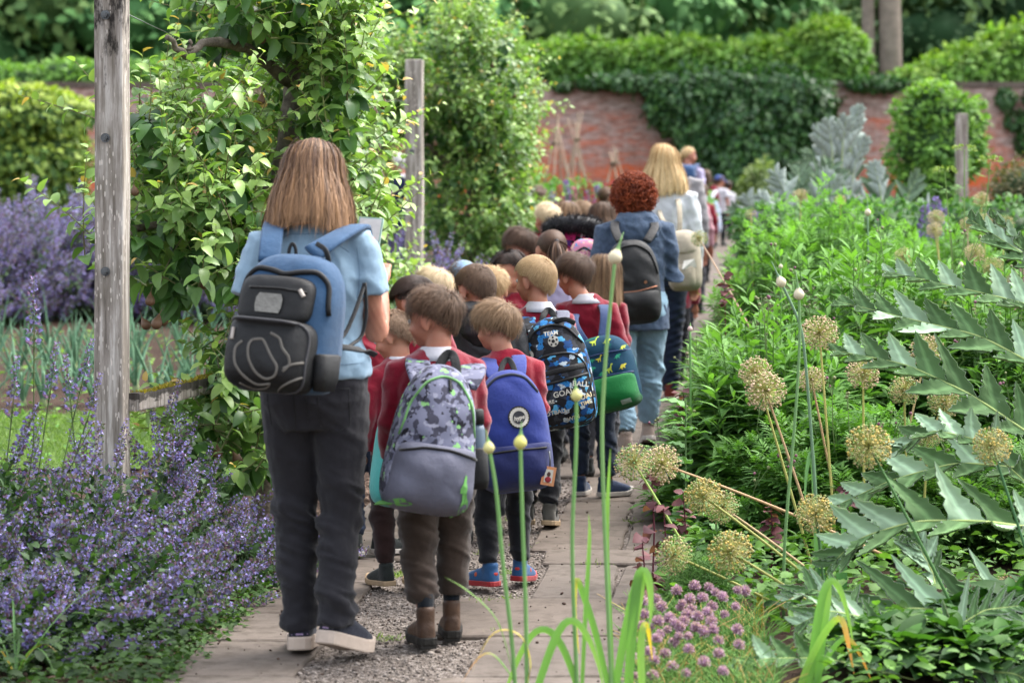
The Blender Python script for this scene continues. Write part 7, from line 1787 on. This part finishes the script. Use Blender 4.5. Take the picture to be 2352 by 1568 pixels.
# ---- far bags
k = Pack('backpack', 'small slate blue rucksack on the woman with blonde ponytail', 1577, 412, 29.72, 44, 34, .14, fabric('slate_blue', hexc('3f5f8c')), yaw=-12, n_up=4, seed=27); k.disc('badge', -.2, .55, .02, IVORY, .004)
k.strap([(1592, 392, 29.75), (1598, 382, 29.8), (1603, 376, 29.95)], .06, NAVYP); k.strap([(1565, 392, 29.75), (1562, 380, 29.8), (1564, 375, 29.95)], .06, NAVYP)
k = Pack('backpack', 'pale blue and white floral school bag near the blue capped child', 1640, 538, 36.6, 40, 84, .16, floral_mat(), tilt=-6, yaw=-8, seed=29); k.strap([(1630, 462, 36.65), (1638, 448, 36.7), (1645, 437, 36.8)], .07, WHITEC, th=.01); k.line('zip', [(-.4, .6), (0, .8), (.4, .6)], .006, WHITEC)
k = Pack('backpack', 'green strap bag on the red jumper child beyond the pear tree', 1238, 535, 22.6, 34, 60, .12, GREENP, seed=31); k.strap([(1240, 480, 22.65), (1236, 468, 22.7), (1234, 460, 22.9)], .05, NAVYP); k.line('zip', [(-.4, .6), (0, .8), (.4, .6)], .005, BLK)
k = Pack('backpack', 'pink and blue patterned school bag on the child in the fur hooded coat', 1345, 640, 14.1, 74, 92, .13, camo_mat('pink_print', hexc('d98aa8'), [(hexc('f2c6b0'), .55, 1), (hexc('4aa3d6'), .63, 1.2), (hexc('c23a7c'), .62, .8)], 20), yaw=-6, seed=33); k.line('zip', [(-.4, .6), (0, .8), (.4, .6)], .006, BLK)
# ================================================================== THE WALKERS
SNEAK = fabric('dark_navy_mesh', hexc('262a3a'), .8, .2, .15); GREYS = fabric('grey_suede', hexc('63605a'), .9, .15, .2); BROWNB = fabric('brown_leather', hexc('553c2b'), .6, .35, .35, 0, 150, .3, 25); BLUES = fabric('blue_trainer', hexc('2a5f94'), .7, .25, .15); NAVYS = fabric('navy_trainer', hexc('24395c'), .75, .25, .2); BLKS = fabric('black_trainer', hexc('1d2422'), .75, .25, .2)
REDP = fabric('red_trainer', hexc('c8352d'), .6, .3, .1); ORGP = fabric('orange_trainer', hexc('d2603a'), .7, .3, .15)
LIL = fabric('lilac_cotton', hexc('c9c0e4'), .85, .2, .1, .1); PINKC = fabric('pink_cotton', hexc('d9a3ad'), .9, .15, .15); STRIPE = fabric('white_striped_cotton', hexc('e3e6ec'), .85, .2, .06); GREYC = fabric('grey_cardigan', hexc('a7a3a5'), .92, .12, .15, .2, 300, .5, 14); PUFF = fabric('black_puffer', hexc('24262b'), .5, .35, .25, 0, 400, .3, 30); SOCK = fabric('dark_sock', hexc('1a2028'), .95, .1, .2); GREYL = fabric('grey_school_trousers', hexc('4a4b52'), .9, .15, .2); NVC = fabric('navy_coat', hexc('20294a'), .9, .15, .2)
BLUECAP = fabric('royal_blue_cap', hexc('1f55a8'), .85, .2, .1); PALECAP = fabric('pale_blue_cap', hexc('8fb2da'), .85, .2, .1)
def kid(label, u, Y, vtop, yaw=0, **k):
    H = CH - (vtop - HV) / F * Y - float(gz(Y)); k.setdefault('top', (RED, 'jumper')); k.setdefault('bottom', (GREYL, 'trousers')); k.setdefault('shoes', (BLKS, SOLED))
    r_, i_ = person(label, u, Y, H, yaw + 6 * math.sin(u * 1.7), **k)
    r_.rotation_euler[1] = R(1.6) * math.sin(u * .9 + Y); return r_, i_
# the woman in front
w1, i1 = kid('woman in pale blue top and charcoal trousers with long brown hair', 737, 7.9, 335, -10, adult=True, head_yaw=-8, head_pitch=16, build=1.02, hip=.99, lean=.02, hair=('long', 'w1', dict(end=-.76, flare=.038, n=5200)), top=(LBLUE, 'jersey_top'), hem=.545, sleeve='short', bottom=(CHAR, 'trousers'), straight=True, arms=('fwd', 'phone'),
    feet=((-.075, .05, 8, 6), (.06, -.06, -24, 18)), shoes=(SNEAK, fabric('cream_rubber', hexc('dcc8b8'), .6, .3, .1, 0, 90, .1, 20), dict(thick=1.55, stripe=((0, -.245, .20, .13, .06, fabric('lilac_heel', hexc('a790b4'))),))))
z_ = i1['hz']; H_ = i1['H']; SEAM = fabric('dark_seam', hexc('17171b'))
seam(w1, 'trousers', [[(0, z_ + .12), (0.002, z_ - .06)], [(-.135, z_ + .045), (-.04, z_ + .045), (-.04, z_ - .075), (-.085, z_ - .10), (-.13, z_ - .075), (-.135, z_ + .045)], [(.135, z_ + .045), (.04, z_ + .045), (.04, z_ - .075), (.085, z_ - .10), (.13, z_ - .075), (.135, z_ + .045)], [(-.16, z_ + .075), (0, z_ + .062), (.16, z_ + .075)]], SEAM)
SHS = fabric('blue_seam', hexc('7f9fba')); seam(w1, 'jersey_top', [[(-.175, .575 * H_), (0, .572 * H_), (.175, .575 * H_)], [(-.14, .79 * H_), (-.06, .828 * H_), (.06, .828 * H_), (.14, .79 * H_)], [(.165, .80 * H_), (.172, .74 * H_), (.16, .70 * H_)]], SHS, .0014)
ph = empty('tablet', P(846, 548, 8.22), (R(-20), R(4), R(-12))); box((0, 0, 0), (.085, .010, .15)).obj('tablet_case', [fabric('mint_case', hexc('a9c9bd'))], ph, False, False); box((0, -.0065, 0), (.075, .002, .138)).obj('screen', [fabric('white_paper', hexc('e6e2e0'))], ph, False, False); tag(ph, 'white tablet in a mint case held before the woman in pale blue', 'tablet')
# boys in front
kid('boy in red jumper and brown boots under the camouflage bag', 1003, 8.16, 665, 8, head_yaw=52, head_pitch=8, headx=.012, hair=('short', 'brown', dict(length=.055, n=2600)), bottom=(BRWN, 'joggers'), collar=WHITEC, build=1.12, feet=((-.055, -.075, 4, 3), (.060, .05, -8, 2)), shoes=(BROWNB, SOLED, dict(boot=True, ankle=SOCK)), cuff=1.1, arms='side', ankle_up=.055)
kid('fair cropped boy looking down beside the woman, in maroon trousers', 918, 9.3, 716, 25, head_yaw=45, head_pitch=22, hair=('crop', 'crop', dict(length=.02, n=2600)), bottom=(MARN, 'trousers'), collar=WHITEC, feet=((-.05, .03, 0, 4), (.06, -.06, -4, 4)), shoes=(BLKS, SOLET))
kid('boy with dark faded haircut between the woman and the cropped boys', 972, 10.25, 641, 20, head_yaw=35, head_pitch=18, hair=('fade', 'dark', dict(length=.06, n=2600, zw=(0, -.75, .5))), bottom=(NAVY, 'trousers'), shoes=(BLKS, SOLEW))
kid('child mostly hidden by the woman, in dark trousers and white soled trainers', 846, 10.1, 668, 0, hair=('short', 'brown', dict(n=900)), bottom=(NAVY, 'trousers'), feet=((-.05, -.04, 25, 5), (.06, .02, -45, 5)), shoes=(BLKS, SOLEW))
kid('boy with silky light brown hair under the plain blue rucksack', 1150, 9.32, 695, 5, head_yaw=46, head_pitch=12, headx=-.028, hair=('short', 'lbrown', dict(length=.085, n=3000)), top=(REDK, 'jumper'), arms='side', bottom=(BLKT, 'joggers'), feet=((-.058, -.035, 30, 4), (.090, .07, -28, 6)), shoes=(BLUES, SOLER, dict(stripe=((0, -.24, .26, .10, .07, REDP), (.1, .2, .22, .07, .08, ORGP), (-.1, .2, .22, .07, .08, ORGP), (0, .45, .15, .1, .12, SOLEW)))))
kid('blond boy with football bag and grey shoes', 1225, 10.98, 592, -2, head_yaw=52, head_pitch=6, headx=-.01, hair=('crop', 'blond', dict(length=.036, n=3000)), bottom=(BLKT, 'joggers'), collar=WHITEC, feet=((-.03, .05, 5, 4), (.072, -.03, -6, 8)), shoes=(GREYS, SOLET, dict(ankle=SOCK, stripe=((0.13, -.02, .3, .05, .12, BLK), (-.13, -.02, .3, .05, .12, BLK)))))
kid('brown haired boy with dinosaur bag and white soled navy trainers', 1360, 12.05, 585, -8, head_yaw=52, head_pitch=10, headx=-.048, hair=('short', 'dkbrown', dict(length=.07, n=3000)), bottom=(NAVY, 'jeans'), collar=WHITEC, feet=((-.06, .04, 0, 2), (.085, -.01, -45, 2)), shoes=(NAVYS, SOLEW))
r_, i_ = kid('boy in black puffer coat with cropped brown hair behind the front rows', 1100, 10.6, 612, 5, head_yaw=38, head_pitch=14, headx=-.035, hair=('crop', 'brown', dict(length=.035, n=2200)), top=(PUFF, 'coat'), bottom=(BLKT, 'joggers'), build=1.15, collar=PUFF)
hm = MB(); z_ = i_['sz']; sections([(z_ - .10, .06, .03, 0, -.09), (z_ - .05, .11, .05, 0, -.095), (z_ + .01, .135, .06, 0, -.075), (z_ + .05, .125, .055, 0, -.06), (z_ + .075, .10, .045, 0, -.05)], 22, 2, hm); me = remesh(hm, .008, 3); folds(me, .014, 24, 40, 4, None, True); link('hood', me, [PUFF], r_)
kid('very fair child behind the dark faded haircut', 988, 11.3, 620, 10, head_yaw=20, head_pitch=14, hair=('short', 'plat', dict(length=.08, n=2400)))
r_, i_ = kid('child in a pale blue cap behind the black puffer coat', 1062, 12.0, 604, 0, hair=('crop', 'brown', dict(n=900))); hat(i_, r_, PALECAP)
kid('fair child tucked behind the black puffer coat', 1138, 11.6, 620, 0, hair=('short', 'blond', dict(length=.07, n=2000)))
kid('child with dark bob turned towards the camera beside the blond boy', 1180, 12.1, 582, 30, head_yaw=120, head_pitch=12, hair=('long', 'dark', dict(end=-.12, flare=.012, n=900)))
kid('girl with tied brown hair and lilac shirt', 1258, 13.5, 530, -5, head_yaw=14, head_pitch=10, hair=('pony', 'dkbrown', dict(length=.20, n=2600)), top=(LIL, 'shirt'))
kid('boy with wavy dark hair behind the girl with tied hair', 1212, 14.1, 525, 20, head_yaw=45, head_pitch=14, hair=('short', 'dkbrown', dict(length=.075, n=2400)), top=(NVC, 'coat'))
kid('girl with long loose hair hidden behind the dinosaur bag boy', 1376, 12.9, 592, -10, build=.8, arms='side', hair=('long', 'lbrown', dict(end=-.95, flare=.004, n=900)))
# fur hooded coat, hood up
FURP = camo_mat('bright_print', hexc('c02a6e'), [(hexc('1c1a22'), .5, 1), (hexc('e7e3ea'), .64, 1.2), (hexc('5a2f7d'), .6, .8)], 24)
r_, i_ = kid('child with a black fur trimmed hood up on a pink patterned coat', 1306, 14.4, 512, 0, hair=('short', 'dark', dict(n=300)), top=(FURP, 'coat'), build=1.15)
hz_ = i_['H'] - .075; mb = MB(); sections([(i_['sz'] - .06, .13, .10, 0, -.03), (i_['sz'] + .03, .115, .11, 0, -.03), (hz_ - .06, .112, .115, 0, -.02), (hz_ + .02, .11, .11, 0, -.01), (hz_ + .07, .07, .075, 0, 0)], 20, 2).obj('hood', [FURP], r_, True, False)
th = np.linspace(0, 2 * math.pi, 48); fc = lambda a: np.stack([.135 * np.cos(a), -.05 - .075 * np.sin(a), hz_ + .035 + .035 * np.sin(a)], -1)
loft(fc(th), .050, n=10, cap=False, mb=mb, col=(.010, .010, .012)); n_ = 3400; a = rng.uniform(0, 6.283, n_); d = rdir(n_); p0 = fc(a) + d * .036
tubes(np.stack([p0, p0 + d * .02, p0 + d * .036 + rng.normal(0, .008, (n_, 3))], 1), [.0028, .002, .0006], 3, np.tile([.012, .011, .013], (n_, 1)), mb); mb.obj('fur_trim', [HAIR], r_)
# the row of heads
for u, Y, vt, hr, l, k in ((1252, 17.4, 471, ('short', 'plat', dict(length=.06, n=1200)), 'fair child at the start of the far row of heads', dict(head_yaw=40)), (1300, 17.6, 468, ('long', 'lbrown', dict(end=-.5, flare=.015, n=700)), 'light brown haired girl with lilac hairband', dict(head_yaw=-20)), (1334, 18.4, 464, ('crop', 'lbrown', dict(length=.03, n=1200)), 'light brown cropped boy behind the girl with hairband', dict(head_yaw=-30)), (1377, 17.9, 470, ('long', 'brown', dict(end=-.5, flare=.03, n=700)), 'child with wavy brown hair beside the red haired woman', dict(head_yaw=-20)),
    (1243, 23.0, 430, ('short', 'brown', dict(length=.05, n=900)), 'brown haired child in red with green strap beyond the pear tree', dict()), (1392, 22.6, 431, ('pony', 'brown', dict(length=.16, n=900)), 'girl with ponytail and white collar beyond the row of heads', dict(head_yaw=20, collar=WHITEC)),
    (1545, 17.8, 520, ('short', 'dark', dict(n=500)), 'child in red hidden behind the beige canvas rucksack', dict(bottom=(BLKT, 'joggers'))), (1592, 24.2, 411, ('pony', 'dkbrown', dict(length=.30, n=900)), 'girl in pink cardigan with long dark ponytail', dict(top=(PINKC, 'cardigan'), head_yaw=-15)),
    (1626, 36.9, 390, ('pony', 'brown', dict(length=.24, n=800)), 'girl in red jumper with ponytail and floral bag', dict(head_yaw=25, bottom=(BLKT, 'trousers'), top=(RED, 'jumper')))):
    r_, i_ = kid(l, u, Y, vt, rng.uniform(-8, 8), hair=hr, **k)
    if 'hairband' in l and 'lilac' in l:
        h_ = i_['hd']; t_ = np.linspace(-1.9, 1.9, 24); q = np.stack([np.sin(t_) * h_.e[0] * 1.17, 0 * t_ + .01, np.cos(t_) * h_.e[2] * 1.13], -1) + h_.c0; loft(q @ i_['Rh'].T + i_['Th'], .010, .004, n=8, ref=(0, 1, 0)).obj('hairband', [LIL], r_, True, False)
r_, i_ = kid('child in bright blue cap and white sleeves at the far end', 1651, 37.8, 404, -15, head_yaw=-40, hair=('crop', 'brown', dict(n=500)), top=(WHITEC, 'shirt'), sleeve='short', bottom=(BLKT, 'trousers')); hat(i_, r_, BLUECAP)
kid('child in red jumper between the pink girl and the far end', 1612, 29, 424, -5, hair=('short', 'brown', dict(n=500)), bottom=(BLKT, 'trousers'))
kid('child in white shirt walking ahead at the path end', 1668, 40, 412, 0, hair=('short', 'dark', dict(n=500)), top=(WHITEC, 'shirt'), bottom=(BLKT, 'trousers'))
# the other adults
r_, i_ = kid('woman with curly red hair in denim jacket and washed jeans', 1464, 13.95, 408, 4, adult=True, head_yaw=-4, hair=('curly', 'ginger', {}), top=(DENIMJ, 'jacket'), hem=.44, bottom=(JEANS, 'jeans'), arms=('down', 'fwd'), build=1.12, collar=DENIMJ, feet=((-.10, -.15, 6, 4), (.10, .18, -8, 14)), shoes=(fabric('pale_trainer', hexc('b7a397')), SOLEW))
hm = MB(); z_ = i_['sz']; sections([(z_ - .10, .06, .03, 0, -.115), (z_ - .06, .12, .05, 0, -.115), (z_ + .0, .145, .062, 0, -.095), (z_ + .05, .12, .06, 0, -.07), (z_ + .075, .09, .05, 0, -.05)], 22, 2, hm); me = remesh(hm, .008, 3); folds(me, .012, 26, 30, 4, None, True); link('hood', me, [DENIMJ], r_)
kid('woman with long straight blonde hair and white striped top', 1512, 16.5, 342, -6, adult=True, hair=('long', 'honey', dict(end=-.78, flare=.055, n=2400)), top=(STRIPE, 'blouse'), hem=.52, bottom=(fabric('navy_trousers', hexc('243049')), 'cropped_trousers'), arms=('down', 'down'), shoes=(fabric('red_shoe', hexc('8f4138')), SOLEW), straight=True)
kid('second blonde woman in long pale grey cardigan', 1552, 20.5, 335, -10, adult=True, headx=-.10, hair=('long', 'honey', dict(end=-.45, flare=.03, n=900)), top=(GREYC, 'cardigan'), hem=.26, bottom=(GREYL, 'trousers'), build=1.1)
kid('woman with blonde ponytail, lilac shirt and slate blue rucksack', 1585, 30, 338, -30, adult=True, head_yaw=-42, hair=('pony', 'honey', dict(length=.22, n=1200)), top=(LIL, 'shirt'), bottom=(NAVY, 'jeans'))
kid('white haired man in navy coat among the violet catmint', 912, 29, 357, 20, adult=True, head_yaw=30, hair=('short', 'white', dict(length=.05, n=900)), top=(NVC, 'coat'), hem=.42, bottom=(NVC, 'trousers'), collar=WHITEC, build=1.15)
# dried allium stalks carried by the woman in white
# ================================================================== CAMERA AND LIGHT
cam = bpy.data.cameras.new('camera'); co = bpy.data.objects.new('camera', cam); COL.objects.link(co)
co.location = (0, 0, CH); co.rotation_euler = (R(90), 0, 0)
cam.lens = 85; cam.sensor_width = 36; cam.shift_y = -(784 - HV) / 2352
cam.clip_end = 1000; cam.clip_start = 0.1
cam.dof.use_dof = True; cam.dof.focus_distance = 9.9; cam.dof.aperture_fstop = 85 / 25.0
SC.camera = co
w = bpy.data.worlds.new('World'); SC.world = w; w.use_nodes = True
nt = w.node_tree; bg = nt.nodes['Background']
sky = nt.nodes.new('ShaderNodeTexSky'); sky.sky_type = 'NISHITA'; sky.sun_disc = False
EL, AZ = R(58), R(60)
sky.sun_elevation = EL; sky.sun_rotation = AZ; sky.dust_density = 4.0; sky.air_density = 1.2
hs = nt.nodes.new('ShaderNodeHueSaturation'); hs.inputs['Saturation'].default_value = 0.35
nt.links.new(sky.outputs[0], hs.inputs['Color']); nt.links.new(hs.outputs[0], bg.inputs[0]); bg.inputs[1].default_value = 0.15
sl = bpy.data.lights.new('sun', 'SUN'); sl.energy = 1.05; sl.angle = R(32); sl.color = (1, 0.96, 0.9)
so = bpy.data.objects.new('sun', sl); COL.objects.link(so)
d = Vector((math.sin(AZ) * math.cos(EL), math.cos(AZ) * math.cos(EL), math.sin(EL)))
so.rotation_euler = d.to_track_quat('Z', 'Y').to_euler(); so.location = d * 50
SC.view_settings.view_transform = 'Standard'; SC.view_settings.look = 'None'; SC.view_settings.gamma = 1
SC.view_settings.exposure = 2.0
SC.render.engine = 'CYCLES'
c = SC.cycles; c.use_denoising = True; c.max_bounces = 6; c.diffuse_bounces = 4; c.glossy_bounces = 2; c.transmission_bounces = 3; c.transparent_max_bounces = 4
c.caustics_reflective = False; c.caustics_refractive = False; c.sample_clamp_indirect = 6
